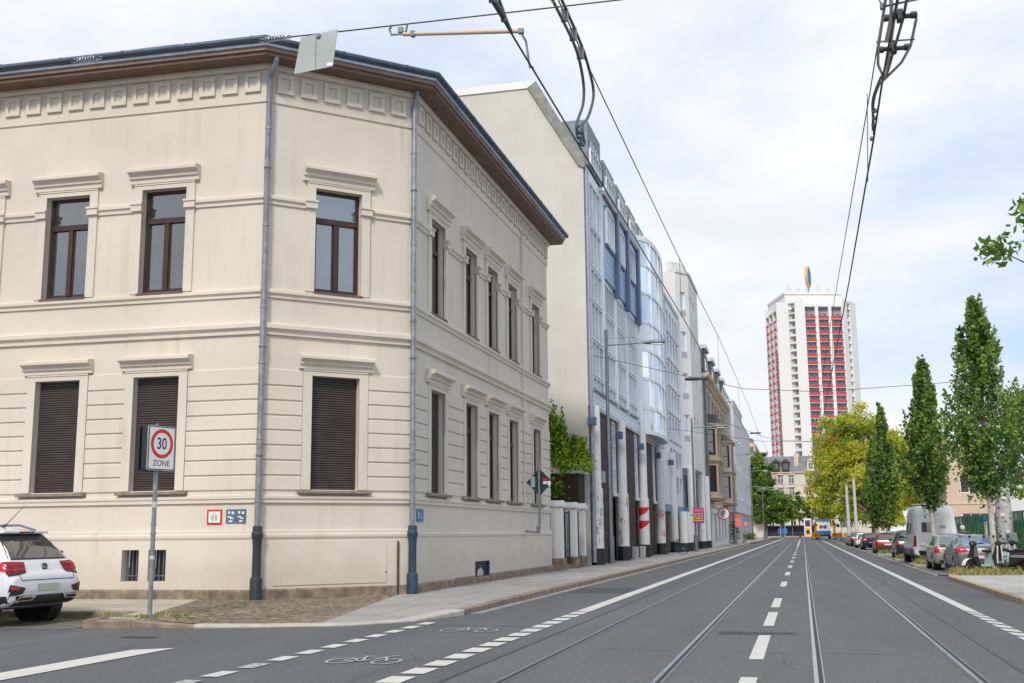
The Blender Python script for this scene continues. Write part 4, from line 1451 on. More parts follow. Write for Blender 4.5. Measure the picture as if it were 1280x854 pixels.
mb = MB(); mb.tube([T(98.6, .2, .2), T(98.6, 15, .2)], .12, 8); mb.build('downpipe', STEELD, sbd)

# --- grey modern building ---------------------------------------------------
gb_ = thing('grey_building', 'plain pale grey block standing forward of the sandstone house', 'building', (-6.95, 148, 0))
gp2 = Path([(-14, 128.05), (-6.95, 128.05), (-6.95, 147), (-6.95, 168), (-14, 168)], 1)
gh = [(c, c + 1.0, z, z + 1.7) for c in (3.5, 8, 13, 22, 27, 33) for z in (5.3, 8.6, 11.9)]
mb = MB(); gp2.wall(mb, gp2.s[0], 18.95, 3.6, 16.0, gh, .25); gp2.wall(mb, 18.95, gp2.s[4], 3.6, 15.3, gh, .25)
mb.poly([(-6.95, 128.05, 16), (-6.95, 147, 16), (-14, 147, 16), (-14, 128.05, 16)]); mb.poly([(-6.95, 147, 15.3), (-6.95, 168, 15.3), (-14, 168, 15.3), (-14, 147, 15.3)])
mb.box(-14, -8.2, 129, 146, 16, 18.2)
mb.poly([(-6.95, 128.05, 3.62), (-6.95, 168, 3.62), (-9, 168, 3.62), (-9, 128.05, 3.62)])
mb.build('wall', PLG, gb_)
for h in gh:
    o = pane_window(gb_, gp2.T(gp2.seg(h[0])), *h, 1, d=-.2, gl=GLSD)
    MB(gp2.T(gp2.seg(h[0]))).box(h[0] - .15, h[1] + .15, h[2] - .2, h[2] - .05, 0, .14).build('sill', WHITEM, o)
MB().box(-8.7, -8.6, 128.1, 168, .1, 3.6).build('ground_floor_wall', PLW, gb_)
for u in (131, 136, 141, 147, 153, 159, 165):
    MB().bbox(-7.3, -6.97, u, u + .4, .1, 3.62, .02).build('pillar', PLG, gb_)
cm = MB(); gp2.sweep(cm, gp2.s[0], 18.9, [(-.1, 15.9), (.1, 15.95), (.1, 16.2), (-.1, 16.2)]); cm.build('parapet', WHITEM, gb_)

# --- forecourt between the corner house and the office -----------------------
for k, (y, lab) in enumerate(((39.1, 'white rendered gate pillar nearest the corner house'), (41.6, 'white rendered gate pillar between the two iron gates'), (43.3, 'white rendered gate pillar next to the first poster column'))):
    g = thing('gate_pillar', lab, 'gate pillar', (-8.4, y, .1), group='white pillars of the forecourt gate')
    w = .155
    b = MB(); b.bbox(-8.43 - w, -8.32 + w, y - w, y + w, .55, 2.35, .02); b.build('shaft', PLW, g)
    b = MB(); b.bbox(-8.43 - w - .06, -8.32 + w + .06, y - w - .06, y + w + .06, .1, .56, .03); b.build('base', GRAN, g)
    b = MB(); b.bbox(-8.43 - w - .09, -8.32 + w + .09, y - w - .09, y + w + .09, 2.34, 2.46, .02); b.bbox(-8.43 - w - .03, -8.32 + w + .03, y - w - .03, y + w + .03, 2.455, 2.56, .02); b.build('cap', PLW, g)
for k, (y0, y1, lab) in enumerate(((39.35, 41.4, 'dark iron gate leaf between the first two white pillars'), (41.8, 43.1, 'dark iron gate leaf before the poster column'))):
    g = thing('iron_gate', lab, 'gate', (-8.3, y0, .1), group='iron gates of the forecourt')
    b = MB()
    for z in (.75, 2.15):
        b.box(-8.43, -8.39, y0, y1, z, z + .05)
    b.box(-8.435, -8.385, y0, y0 + .05, .3, 2.25); b.box(-8.435, -8.385, y1 - .05, y1, .3, 2.25)
    b.build('frame', IRON, g)
    b = MB(); n = 7
    for q in range(n):
        yy = y0 + .08 + (y1 - y0 - .16) * q / (n - 1)
        b.cyl((-8.41, yy, .4), (-8.41, yy, 2.2), .014, n=6)
    b.build('bars', IRON, g)
    if k == 1:
        b = MB(); b.bbox(-8.5, -8.32, y0 - .0, y1, .1, .5, .03); b.build('base', GRAN, g)
    else:
        b = MB(); b.bbox(-8.5, -8.32, y0, y1, .1, .3, .03); b.build('base', GRAN, g)
an = thing('brown_annex', 'low brown tiled annex with pale coping below the creeper', 'building', (-9.5, 44, 0))
MB().box(-12.5, -8.5, 43.9, 45.1, .1, 3.75).build('wall', BROWNT, an)
MB().bbox(-12.6, -8.35, 43.75, 45.15, 3.76, 4.0, .03).build('coping', PLW, an)
bw = thing('courtyard_wall', 'white courtyard wall behind the gate pillars', 'wall', (-11, 42, 0))
MB().box(-14, -9.6, 42.2, 42.5, .05, 2.6).build('face', PLW, bw)
MB().bbox(-14.1, -9.5, 42.1, 42.6, 2.6, 2.72, .02).build('coping', GRAN, bw)
# ---------------------------------------------------------------- vehicles (local: +y forward, x to the right, z up)
RIM = M('alloy_rim', (.45, .46, .48), .3, metal=.8, var=.1)
RIMD = M('dark_rim', (.10, .10, .11), .4, metal=.6, var=.1)
LAMP_R = M('red_lamp_lens', (.50, .012, .02), .15, var=.15, scale=12)
LAMP_D = M('dark_red_lens', (.16, .01, .015), .15, var=.1)
CHROME = M('chrome_trim', (.7, .7, .72), .15, metal=1., var=0)
PLATE = M('licence_plate', (.72, .72, .70), .4, var=.03)


def paint(name, col, metal=.0, rough=.25):
    m, t, b = nt(name)
    b.inputs['Base Color'].default_value = (*col, 1)
    b.inputs['Metallic'].default_value = metal
    b.inputs['Roughness'].default_value = rough
    b.inputs['Coat Weight'].default_value = .6
    b.inputs['Coat Roughness'].default_value = .05
    d = ramp(t, noise(t, 3, 5), [(.3, rough), (.8, rough + .15)])
    t.links.new(d, b.inputs['Roughness'])
    return m


def cr(a, b, c, d, t):
    return [.5 * (2 * q + (r - p) * t + (2 * p - 5 * q + 4 * r - s) * t * t + (3 * q - p - 3 * r + s) * t ** 3) for p, q, r, s in zip(a, b, c, d)]


class Car:
    """lofted body; stations (y, half width, z bottom, z belt, z roof, half roof width)"""

    def __init__(s, st, nu=5, nv=3, arches=(), sharp=28):
        s.st = st
        rows = []
        n = len(st)
        for i in range(n - 1):
            for k in range(nu):
                t = k / nu
                lin = [p + (q - p) * t for p, q in zip(st[i], st[i + 1])]
                c = cr(st[max(i - 1, 0)], st[i], st[i + 1], st[min(i + 2, n - 1)], t)
                rows.append([l * .35 + q * .65 for l, q in zip(lin, c)])
        rows.append(list(st[-1]))
        # resample finely along y for the arches
        fine = []
        for a, b in zip(rows[:-1], rows[1:]):
            m = max(1, int(abs(b[0] - a[0]) / .07))
            for k in range(m):
                fine.append([p + (q - p) * k / m for p, q in zip(a, b)])
        fine.append(rows[-1])
        V = []; F = []
        for (y, hw, zb, zl, zr, hr) in fine:
            g = max(0., zr - zl)
            half = [(0, zb), (hw * .86, zb), (hw * .975, zb + .10), (hw, zb + (zl - zb) * .5), (hw * .995, zb + (zl - zb) * .82), (hw * .955, zl),
                    (hr + (hw * .955 - hr) * .5, zl + g * .47), (hr, zl + g * .86), (hr * .86, zl + g * .965), (0, zr + .015)]
            sec = []
            for j in range(len(half) - 1):
                a = half[max(j - 1, 0)]; b = half[j]; c = half[j + 1]; d = half[min(j + 2, len(half) - 1)]
                for k in range(nv):
                    t = k / nv
                    L = [p + (q - p) * t for p, q in zip(b, c)]; Q = cr(a, b, c, d, t)
                    sec.append([l * .5 + q * .5 for l, q in zip(L, Q)])
            sec.append(half[-1])
            full = sec + [(-x, z) for x, z in sec[-2:0:-1]]
            V += [Vector((x, y, z)) for x, z in full]
            m = len(full)
        nr = len(fine)
        for i in range(nr - 1):
            for k in range(m):
                q = (i * m + k, i * m + (k + 1) % m, (i + 1) * m + (k + 1) % m, (i + 1) * m + k)
                c = sum((V[j] for j in q), Vector()) / 4
                if any(abs(c.x) > .4 and (c.y - ay) ** 2 + (c.z - az) ** 2 < ar * ar for ay, az, ar in arches):
                    continue
                F.append(q)
        F.append(tuple(range(m))); F.append(tuple(range((nr - 1) * m, nr * m)))
        s.V, s.F, s.arches, s.sharp = V, F, arches, sharp
        s.bvh = BVHTree.FromPolygons(V, F)

    def body(s, name, mat, parent):
        return MB().add(s.V, s.F).build(name, mat, parent, smooth=s.sharp, local=True)

    def decal(s, name, quads, view, mat, parent, off=.006, n=8, label=None):
        """project quads onto the body; view: 'rear','front' use (x, z); 'left','right' use (y, z); 'top' uses (x, y)"""
        mb = MB()
        for q in quads:
            A, B, C, D = [Vector(p) for p in q]
            g = {}
            for i in range(n + 1):
                for j in range(n + 1):
                    u, v = i / n, j / n
                    p = (A * (1 - u) + B * u) * (1 - v) + (D * (1 - u) + C * u) * v
                    if view in ('rear', 'front'):
                        sg = -1 if view == 'rear' else 1
                        o = Vector((p.x, sg * 9, p.y)); d = Vector((0, -sg, 0))
                    elif view in ('left', 'right'):
                        sg = -1 if view == 'left' else 1
                        o = Vector((sg * 9, p.x, p.y)); d = Vector((-sg, 0, 0))
                    else:
                        o = Vector((p.x, p.y, 9)); d = Vector((0, 0, -1))
                    h, nn, _, _ = s.bvh.ray_cast(o, d)
                    if h is not None and (h - o).length < 9:
                        g[i, j] = h - d * off
            idx = {}
            vs = []
            for k, p in g.items():
                idx[k] = len(vs); vs.append(p)
            fs = []
            for i in range(n):
                for j in range(n):
                    ks = [(i, j), (i + 1, j), (i + 1, j + 1), (i, j + 1)]
                    if all(k in idx for k in ks):
                        fs.append([idx[k] for k in ks])
            mb.add(vs, fs)
        if not mb.v:
            return None
        return mb.build(name, mat, parent, smooth=50, local=True, label=label)


def wheels(root, st_y, track, r, wdt=.2, rim=RIM, zc=None):
    zc = zc or r
    for y in st_y:
        for sg in (-1, 1):
            x = sg * track
            mb = MB()
            mb.lathe([(r * .62, -wdt / 2), (r * .92, -wdt / 2), (r, -wdt * .36), (r, wdt * .36), (r * .92, wdt / 2), (r * .62, wdt / 2)], (x, y, zc), 28, 'x')
            w = mb.build('wheel', BLACK, root, smooth=40, local=True)
            mb = MB()
            xo = sg * (wdt / 2)
            for k in range(5):
                a = k * 2 * PI / 5 + .3
                for da in (-.16, .16):
                    mb.cyl((x + xo * 1.0, y + r * .1 * math.cos(a), zc + r * .1 * math.sin(a)), (x + xo * 1.02, y + r * .58 * math.cos(a + da), zc + r * .58 * math.sin(a + da)), r * .06, n=6)
            mb.lathe([(r * .66, xo * 1.0), (r * .62, xo * 1.06), (r * .56, xo * 1.06), (r * .55, xo * .7)], (x, y, zc), 28, 'x')
            mb.lathe([(r * .15, xo * .9), (r * .14, xo * 1.08), (0.001, xo * 1.1)], (x, y, zc), 12, 'x')
            mb.build('rim', rim, w, smooth=40, local=True)
            mb = MB(); mb.lathe([(r * .55, xo * .55), (r * .5, xo * .56)], (x, y, zc), 20, 'x')
            mb.build('brake_disc', STEELD, w, local=True)


def liner(root, arches, hw, L, zb):
    mb = MB()
    mb.box(-hw + .28, hw - .28, -L / 2 + .25, L / 2 - .25, zb + .02, .8)
    for ay, az, ar in arches:
        for sg in (-1, 1):
            mb.lathe([(ar + .012, sg * (hw - .3)), (ar + .012, sg * (hw - .015)), (ar - .012, sg * (hw - .01)), (ar - .012, sg * (hw - .3))], (0, ay, az), 26, 'x')
    mb.build('underbody', BLACK, root, smooth=40, local=True)


def mirror(c, root, y, z, hw, mat):
    for sg in (-1, 1):
        b = MB(); b.bbox(sg * (hw + .10) - .10, sg * (hw + .10) + .10, y - .05, y + .06, z - .07, z + .07, .03)
        b.cyl((sg * (hw - .1), y, z - .05), (sg * (hw + .04), y, z - .03), .03, n=8)
        b.build('wing_mirror', mat, root, smooth=50, local=True)


def hatch(label, cat, loc, rot, col, L=4.0, W=1.65, H=1.5, kind='hatch', mat=None, glass_m=CARGL, rear='plain', group='cars parked along the kerb', name='parked_car', roofmat=None):
    root = thing(name, label, cat, loc, rot, group)
    pm = mat or paint(name + '_' + cat.replace(' ', '_') + '_paint', *col) if not isinstance(col, bpy.types.Material) else col
    h = L / 2; w = W / 2; hr = w * .74
    if kind == 'suv':
        st = [(-h, w * .80, .40, .72, .76, w * .70), (-h + .05, w * .94, .33, .86, .92, w * .80), (-h + .12, w * .97, .30, 1.00, 1.06, w * .82), (-h + .30, w * .985, .28, 1.02, 1.22, w * .78), (-h + .55, w, .27, 1.0, H - .10, w * .74),
              (-h + .75, w, .26, 1.0, H - .03, w * .74), (-h + 1.4, w, .25, .99, H, w * .75), (.0, w, .25, .97, H - .01, w * .75), (.45, w, .25, .95, H - .09, w * .72), (1.15, w * .99, .25, .97, 1.05, w * .75), (h - .35, w * .95, .27, .86, .92, w * .74), (h - .06, w * .82, .32, .68, .73, w * .6), (h, w * .7, .36, .58, .62, w * .5)]
    elif kind == 'sedan':
        st = [(-h, w * .80, .38, .72, .76, w * .70), (-h + .05, w * .93, .30, .90, .95, w * .78), (-h + .14, w * .97, .26, .97, 1.03, w * .82), (-h + .42, w, .25, .98, 1.07, w * .80), (-h + .62, w, .24, .97, 1.12, w * .76), (-h + 1.15, w, .23, .95, H - .09, w * .70),
              (-h + 1.6, w, .22, .93, H - .01, w * .70), (-h + 2.2, w, .22, .92, H, w * .71), (.55, w, .22, .90, H - .09, w * .68), (1.25, w * .99, .22, .92, 1.0, w * .74), (h - .35, w * .95, .25, .80, .86, w * .74), (h - .06, w * .82, .30, .62, .67, w * .6), (h, w * .7, .34, .54, .58, w * .5)]
    else:
        st = [(-h, w * .82, .38, .68, .72, w * .72), (-h + .05, w * .94, .30, .84, .90, w * .80), (-h + .11, w * .97, .27, .95, 1.01, w * .82), (-h + .24, w * .985, .26, .96, 1.15, w * .78), (-h + .46, w, .25, .95, H - .08, w * .73),
              (-h + .65, w, .24, .94, H - .02, w * .73), (-h + 1.3, w, .23, .93, H, w * .74), (-.05, w, .23, .91, H - .01, w * .74), (.35, w, .23, .90, H - .08, w * .71), (1.0, w * .99, .23, .92, 1.0, w * .74), (h - .33, w * .95, .25, .82, .88, w * .74), (h - .06, w * .82, .30, .64, .69, w * .6), (h, w * .7, .34, .55, .59, w * .5)]
    wr = .33 if kind != 'suv' else .35
    ya, yb = -h + (.78 if kind != 'sedan' else .95), h - .82
    ar = [(ya, wr, wr + .055), (yb, wr, wr + .055)]
    c = Car(st, arches=ar)
    body = c.body('body', pm, root)
    liner(root, ar, w, L, .22)
    wheels(root, (ya, yb), w - .11, wr)
    bl = .96 if kind == 'hatch' else 1.03 if kind == 'suv' else .99
    # glazing
    if kind == 'sedan':
        rw = [(-w * .64, 1.06), (w * .64, 1.06), (w * .60, H - .13), (-w * .60, H - .13)]
    else:
        rw = [(-w * .72, bl + .06), (w * .72, bl + .06), (w * .62, H - .13), (-w * .62, H - .13)]
    c.decal('rear_window', [rw], 'rear', glass_m, root)
    c.decal('windscreen', [[(-w * .70, bl + .04), (w * .70, bl + .04), (w * .60, H - .12), (-w * .60, H - .12)]], 'front', glass_m, root)
    y0 = -h + (.50 if kind == 'hatch' else .6 if kind == 'suv' else 1.05); y1 = .88 if kind != 'sedan' else 1.1
    zt = H - .13
    for sd_ in ('left', 'right'):
        c.decal('side_window', [[(y0, bl + .05), (-.02, bl + .01), (-.02, zt + .02), (y0 + .22, zt - .04)]], sd_, glass_m, root)
        c.decal('side_window', [[(.04, bl + .01), (y1 - .02, bl + .01), (.40, zt - .02), (.04, zt + .02)]], sd_, glass_m, root)
        for yy in (-.10, .92):
            c.decal('door_handle', [[(yy - .13, .80), (yy + .05, .80), (yy + .05, .83), (yy - .13, .83)]], sd_, BLK, root, off=.02, n=3)
        for yy in (.0, 1.0):
            c.decal('door_gap', [[(yy, .32), (yy + .012, .32), (yy + .012, .92), (yy, .92)]], sd_, BLK, root, off=.003, n=6)
        c.decal('sill_strip', [[(ya + .42, .26), (yb - .42, .26), (yb - .42, .33), (ya + .42, .33)]], sd_, BLK, root, n=6)
    mirror(c, root, .85, bl + .04, w, pm if kind != 'suv' else BLK)
    # rear end
    zl = .72 if kind == 'hatch' else .78
    for sg in (-1, 1):
        if rear == 'tall':
            q = [[(sg * w * .99, zl - .02), (sg * w * .70, zl), (sg * w * .76, bl + .02), (sg * w * .99, bl)]]
        else:
            q = [[(sg * w * .99, zl + .02), (sg * w * .52, zl + .06), (sg * w * .60, zl + .19), (sg * w * .99, zl + .21)]]
        c.decal('tail_lamp', q, 'rear', LAMP_R, root, off=.012)
    c.decal('bumper_strip', [[(-w * .93, .33), (w * .93, .33), (w * .93, .42), (-w * .93, .42)]], 'rear', BLK, root, off=.012)
    c.decal('licence_plate', [[(-.26, .60), (.26, .60), (.26, .71), (-.26, .71)]], 'rear', PLATE, root, off=.02)
    c.decal('badge', [[(-.05, .84), (.05, .84), (.05, .92), (-.05, .92)]], 'rear', CHROME, root, off=.015, n=3)
    for sg in (-1, 1):
        c.decal('headlight', [[(sg * w * .90, .62), (sg * w * .55, .60), (sg * w * .5, .70), (sg * w * .88, .76)]], 'front', CHROME, root, off=.01)
    b = MB(); b.cyl((0, -h + 1.0, H), (0, -h + .75, H + .2), .006, n=6); b.build('aerial', BLK, root, local=True)
    return root, c


# ---- white suv on the side street (heading away to the left)
LOCM = (-14.36, 16.62, 0)
SUVW = paint('suv_white_paint', (.74, .75, .78), 0, .2)
L, W, H = 4.31, 1.81, 1.62
root = thing('parked_car', 'white SUV cut off by the left edge, tail lamps and chrome exhaust trims towards us', 'car', LOCM, R(88))
h, w = L / 2, W / 2
st = [(-h, w * .78, .46, .62, .66, w * .70), (-h + .03, w * .90, .40, .74, .80, w * .78), (-h + .10, w * .965, .36, .80, .885, w * .82), (-h + .15, w * .965, .34, .92, .98, w * .80), (-h + .20, w * .965, .32, 1.00, 1.05, w * .78), (-h + .36, w * .98, .30, 1.03, 1.24, w * .74),
      (-h + .60, w, .28, 1.03, H - .16, w * .69), (-h + .70, w, .27, 1.02, H - .07, w * .68), (-h + 1.3, w, .26, 1.0, H - .01, w * .71), (-.1, w, .26, .98, H, w * .72), (.45, w, .26, .96, H - .10, w * .70), (1.15, w * .99, .26, .98, 1.07, w * .75), (h - .35, w * .95, .28, .88, .95, w * .74), (h - .06, w * .82, .32, .70, .75, w * .6), (h, w * .7, .36, .58, .62, w * .5)]
ar = [(-h + .80, .345, .40), (h - .85, .345, .40)]
c = Car(st, nu=6, nv=4, arches=ar, sharp=35)
body = c.body('body', SUVW, root)
liner(root, ar, w, L, .26)
wheels(root, (-h + .80, h - .85), w - .12, .345, .23, RIM)
c.decal('rear_window', [[(-w * .80, 1.09), (w * .80, 1.09), (w * .62, 1.455), (-w * .62, 1.455)]], 'rear', CARGL, root, n=14)
c.decal('window_surround', [[(-w * .86, 1.065), (w * .86, 1.065), (w * .66, 1.485), (-w * .66, 1.485)]], 'rear', BLK, root, off=.003, n=14)
for sd_ in ('left', 'right'):
    c.decal('side_window', [[(-h + .52, 1.16), (-.02, 1.06), (-.02, H - .17), (-h + .82, H - .22)]], sd_, CARGL, root)
    c.decal('side_window', [[(.04, 1.06), (.95, 1.05), (.45, H - .2), (.04, H - .17)]], sd_, CARGL, root)
    c.decal('wheel_arch_trim', [[(-h + .1, .34), (h - .4, .30), (h - .4, .42), (-h + .1, .5)]], sd_, BLK, root, off=.008, n=24)
    c.decal('door_gap', [[(.0, .34), (.014, .34), (.014, 1.0), (.0, 1.0)]], sd_, BLK, root, off=.003)
    b = MB(); sg = -1 if sd_ == 'left' else 1
    b.tube([(sg * w * .70, -h + .85, H - .07), (sg * w * .72, -h + 1.2, H + .02), (sg * w * .72, .1, H + .02), (sg * w * .70, .5, H - .10)], .02, 8)
    b.build('roof_rail', STEELD, root, smooth=50, local=True)
sp_ = MB(); sp_.bbox(-w * .60, w * .60, -h + .50, -h + .85, H - .125, H - .085, .018); sp_.build('roof_spoiler', SUVW, root, local=True)
bl_ = MB(); bl_.box(-.18, .18, -h + .492, -h + .505, H - .118, H - .095); bl_.build('brake_light', LAMP_D, root, local=True)
for sg in (-1, 1):
    o = c.decal('tail_lamp', [[(sg * w * .985, .83), (sg * w * .52, .885), (sg * w * .48, 1.03), (sg * w * .985, 1.045)]], 'rear', LAMP_D, root, off=.012, n=12)
    c.decal('lamp_light_guide', [[(sg * w * .98, .90), (sg * w * .53, .905), (sg * w * .50, .925), (sg * w * .98, .93)], [(sg * w * .98, .99), (sg * w * .52, .985), (sg * w * .50, 1.012), (sg * w * .98, 1.028)], [(sg * w * .98, .955), (sg * w * .75, .95), (sg * w * .75, .965), (sg * w * .98, .97)]], 'rear', LAMP_R, o, off=.018, n=8)
    sd_ = 'left' if sg < 0 else 'right'
    c.decal('lamp_side', [[(-h + .06, .86), (-h + .42, .93), (-h + .40, 1.02), (-h + .1, 1.04)]], sd_, LAMP_R, o, off=.012, n=8)
    c.decal('lamp_trim', [[(sg * w * .985, .805), (sg * w * .54, .86), (sg * w * .52, .885), (sg * w * .985, .83)]], 'rear', BLK, o, off=.014, n=8)
    o = c.decal('bumper_inlet', [[(sg * w * .97, .50), (sg * w * .70, .53), (sg * w * .62, .62), (sg * w * .94, .68)]], 'rear', BLK, root, off=.014, n=8)
    c.decal('reflector', [[(sg * w * .93, .60), (sg * w * .78, .60), (sg * w * .78, .645), (sg * w * .93, .655)]], 'rear', LAMP_R, o, off=.022, n=5)
    o = c.decal('exhaust_trim', [[(sg * w * .86, .405), (sg * w * .44, .415), (sg * w * .36, .50), (sg * w * .78, .49)]], 'rear', CHROME, root, off=.03, n=8)
    c.decal('exhaust_mouth', [[(sg * w * .80, .425), (sg * w * .50, .43), (sg * w * .46, .475), (sg * w * .74, .47)]], 'rear', BLK, o, off=.036, n=6)
c.decal('bumper_skirt', [[(-w * .97, .33), (w * .97, .33), (w * .93, .50), (-w * .93, .50)]], 'rear', BLK, root, off=.008, n=14)
c.decal('licence_plate', [[(-.26, .565), (.26, .565), (.26, .68), (-.26, .68)]], 'rear', M('blurred_plate', (.52, .55, .45), .5, var=.1), root, off=.016)
c.decal('tailgate_gap', [[(-w * .70, .735), (w * .70, .735), (w * .70, .748), (-w * .70, .748)], [(-w * .76, .86), (-w * .745, .86), (-w * .69, .748), (-w * .705, .748)], [(w * .76, .86), (w * .745, .86), (w * .69, .748), (w * .705, .748)]], 'rear', BLK, root, off=.004, n=10)
# octagonal badge
hit = c.bvh.ray_cast(Vector((0, -9, .94)), Vector((0, 1, 0)))[0]
b = MB(); oc = [(.075 * math.cos(PI / 8 + k * PI / 4), .075 * math.sin(PI / 8 + k * PI / 4)) for k in range(8)]
b.prism([(x, hit.y - .022, .94 + z) for x, z in oc], (0, .02, 0)); bo = b.build('badge', CHROME, root, local=True)
b = MB(); b.prism([(x * .8, hit.y - .0245, .94 + z * .8) for x, z in oc], (0, .003, 0)); b.build('badge_face', BLK, bo, local=True)
vs, fs = text_shape('MG', .07, .006)
MB().add([(x, hit.y - .026, .94 + y) for x, y in vs], fs).build('badge_letters', CHROME, bo, local=True)
vs, fs = text_shape('ZS', .05, .004)
hz = c.bvh.ray_cast(Vector((.52, -9, .83)), Vector((0, 1, 0)))[0]
MB().add([(x + .52, hz.y - .012, .83 + y) for x, y in vs], fs).build('model_letters', CHROME, root, local=True)
b = MB(); b.cyl((.05, -h + 1.05, H - .03), (.05, -h + .98, H + .02), .03, .02, n=8); b.cyl((.05, -h + 1.0, H), (.05, -h + .62, H + .34), .008, .004, n=6); b.build('aerial', BLK, root, local=True)
mirror(c, root, .9, 1.1, w, SUVW)

# ---- parked row on the right
ZB = -.235
g_ = 'cars parked along the right kerb'
hatch('dark grey saloon with blue tinted rear window, nearest of the parked row, scooters behind it', 'car', (6.29, 47.0, ZB), 0, ((.20, .20, .21), .6, .3), 4.57, 1.77, 1.46, 'sedan', glass_m=CARGB, group=g_)
hatch('silver beige hatchback parked ahead of the dark grey saloon', 'car', (5.98, 51.7, ZB), 0, ((.44, .44, .40), .5, .3), 4.0, 1.64, 1.50, 'hatch', rear='tall', group=g_, glass_m=glass('clear_car_glass', (.05, .08, .08), .22))
hatch('black SUV parked just in front of the white camper van', 'car', (6.25, 73.6, ZB), 0, ((.02, .022, .026), .3, .22), 4.6, 1.88, 1.66, 'suv', group=g_)
hatch('dark red brown hatchback parked beyond the black SUV', 'car', (5.9, 88.5, ZB), 0, ((.17, .05, .04), .5, .25), 4.4, 1.8, 1.48, 'hatch', group=g_)
hatch('dark blue black hatchback beyond the dark red brown car', 'car', (5.8, 106, ZB), 0, ((.022, .028, .045), .4, .25), 4.2, 1.75, 1.46, 'hatch', group=g_)
hatch('white small car parked beyond the dark blue black hatchback', 'car', (5.7, 117, ZB), 0, ((.70, .71, .70), 0, .25), 4.0, 1.7, 1.45, 'hatch', group=g_)
hatch('black estate car far down the parked row, ahead of the white small car', 'car', (5.7, 128, ZB), 0, ((.03, .03, .035), .3, .25), 4.4, 1.8, 1.5, 'suv', group=g_)
hatch('light grey car farthest down the parked row', 'car', (5.7, 140, ZB), 0, ((.42, .43, .44), .5, .3), 4.2, 1.75, 1.46, 'hatch', group=g_)
hatch('silver grey car second farthest down the parked row', 'car', (5.7, 134, ZB), 0, ((.30, .31, .33), .5, .3), 4.2, 1.75, 1.46, 'hatch', group=g_)

# ---- white camper van
VW = paint('camper_van_white_paint', (.88, .88, .88), .0, .35)
root = thing('camper_van', 'tall light grey white camper van with dark lower cladding and small windows', 'camper van', (6.25, 61.8, ZB), 0)
L, W, H = 6.2, 2.2, 2.88
h, w = L / 2, W / 2
st = [(-h, w * .90, .45, .80, 2.5, w * .74), (-h + .06, w * .96, .42, 1.05, 2.62, w * .80), (-h + .3, w, .40, 1.1, H - .03, w * .82), (-h + 1.5, w, .38, 1.1, H, w * .83), (.8, w, .38, 1.1, H, w * .82), (1.3, w, .38, 1.1, H - .12, w * .80), (1.75, w, .38, 1.1, 2.2, w * .76), (2.3, w * .98, .38, 1.1, 1.5, w * .74), (2.75, w * .95, .40, 1.0, 1.1, w * .78), (h, w * .8, .42, .75, .8, w * .6)]
ar = [(-h + 1.05, .36, .43), (h - 1.0, .36, .43)]
c = Car(st, arches=ar)
body = c.body('body', VW, root)
liner(root, ar, w, L, .38)
wheels(root, (-h + 1.05, h - 1.0), w - .12, .36, .24, RIMD)
c.decal('rear_window', [[(-w * .58, 1.55), (-w * .18, 1.55), (-w * .18, 2.02), (-w * .58, 2.02)]], 'rear', CARGL, root, off=.015)
c.decal('rear_window', [[(w * .18, 1.72), (w * .42, 1.72), (w * .42, 1.86), (w * .18, 1.86)]], 'rear', GREYM, root, off=.015)
c.decal('door_seam', [[(-.008, .62), (.008, .62), (.008, 2.5), (-.008, 2.5)]], 'rear', GREYM, root, off=.004)
for sg in (-1, 1):
    c.decal('tail_lamp', [[(sg * w * .985, .86), (sg * w * .84, .86), (sg * w * .84, 1.38), (sg * w * .98, 1.38)]], 'rear', LAMP_R, root, off=.015)
c.decal('bumper_strip', [[(-w * .97, .44), (w * .97, .44), (w * .97, .66), (-w * .97, .66)]], 'rear', BLK, root, off=.02)
c.decal('licence_plate', [[(-.26, .72), (.26, .72), (.26, .83), (-.26, .83)]], 'rear', PLATE, root, off=.02)
for sd_ in ('left', 'right'):
    c.decal('cladding', [[(-h + .1, .42), (h - .4, .42), (h - .4, .74), (-h + .1, .74)]], sd_, STEELD, root, off=.012, n=26)
    c.decal('side_window', [[(-h + 1.5, 1.45), (-h + 2.1, 1.45), (-h + 2.1, 2.0), (-h + 1.5, 2.0)]], sd_, CARGL, root, off=.012)
    c.decal('side_window', [[(-.2, 1.4), (.6, 1.4), (.6, 2.0), (-.2, 2.0)]], sd_, CARGL, root, off=.012)
    c.decal('side_window', [[(1.0, 1.25), (2.0, 1.25), (1.65, 1.95), (1.0, 2.0)]], sd_, CARGL, root, off=.012)
    c.decal('door_gap', [[(.85, .5), (.87, .5), (.87, 2.2), (.85, 2.2)]], sd_, GREYM, root, off=.004)
c.decal('windscreen', [[(-w * .75, 1.35), (w * .75, 1.35), (w * .68, 2.1), (-w * .68, 2.1)]], 'front', CARGL, root)
b = MB(); b.bbox(-w * .7, w * .7, -h + 1.0, -h + 3.2, H + .0, H + .07, .03); b.build('roof_rack', WHITE, root, local=True)
mirror(c, root, 1.9, 1.3, w, BLK)

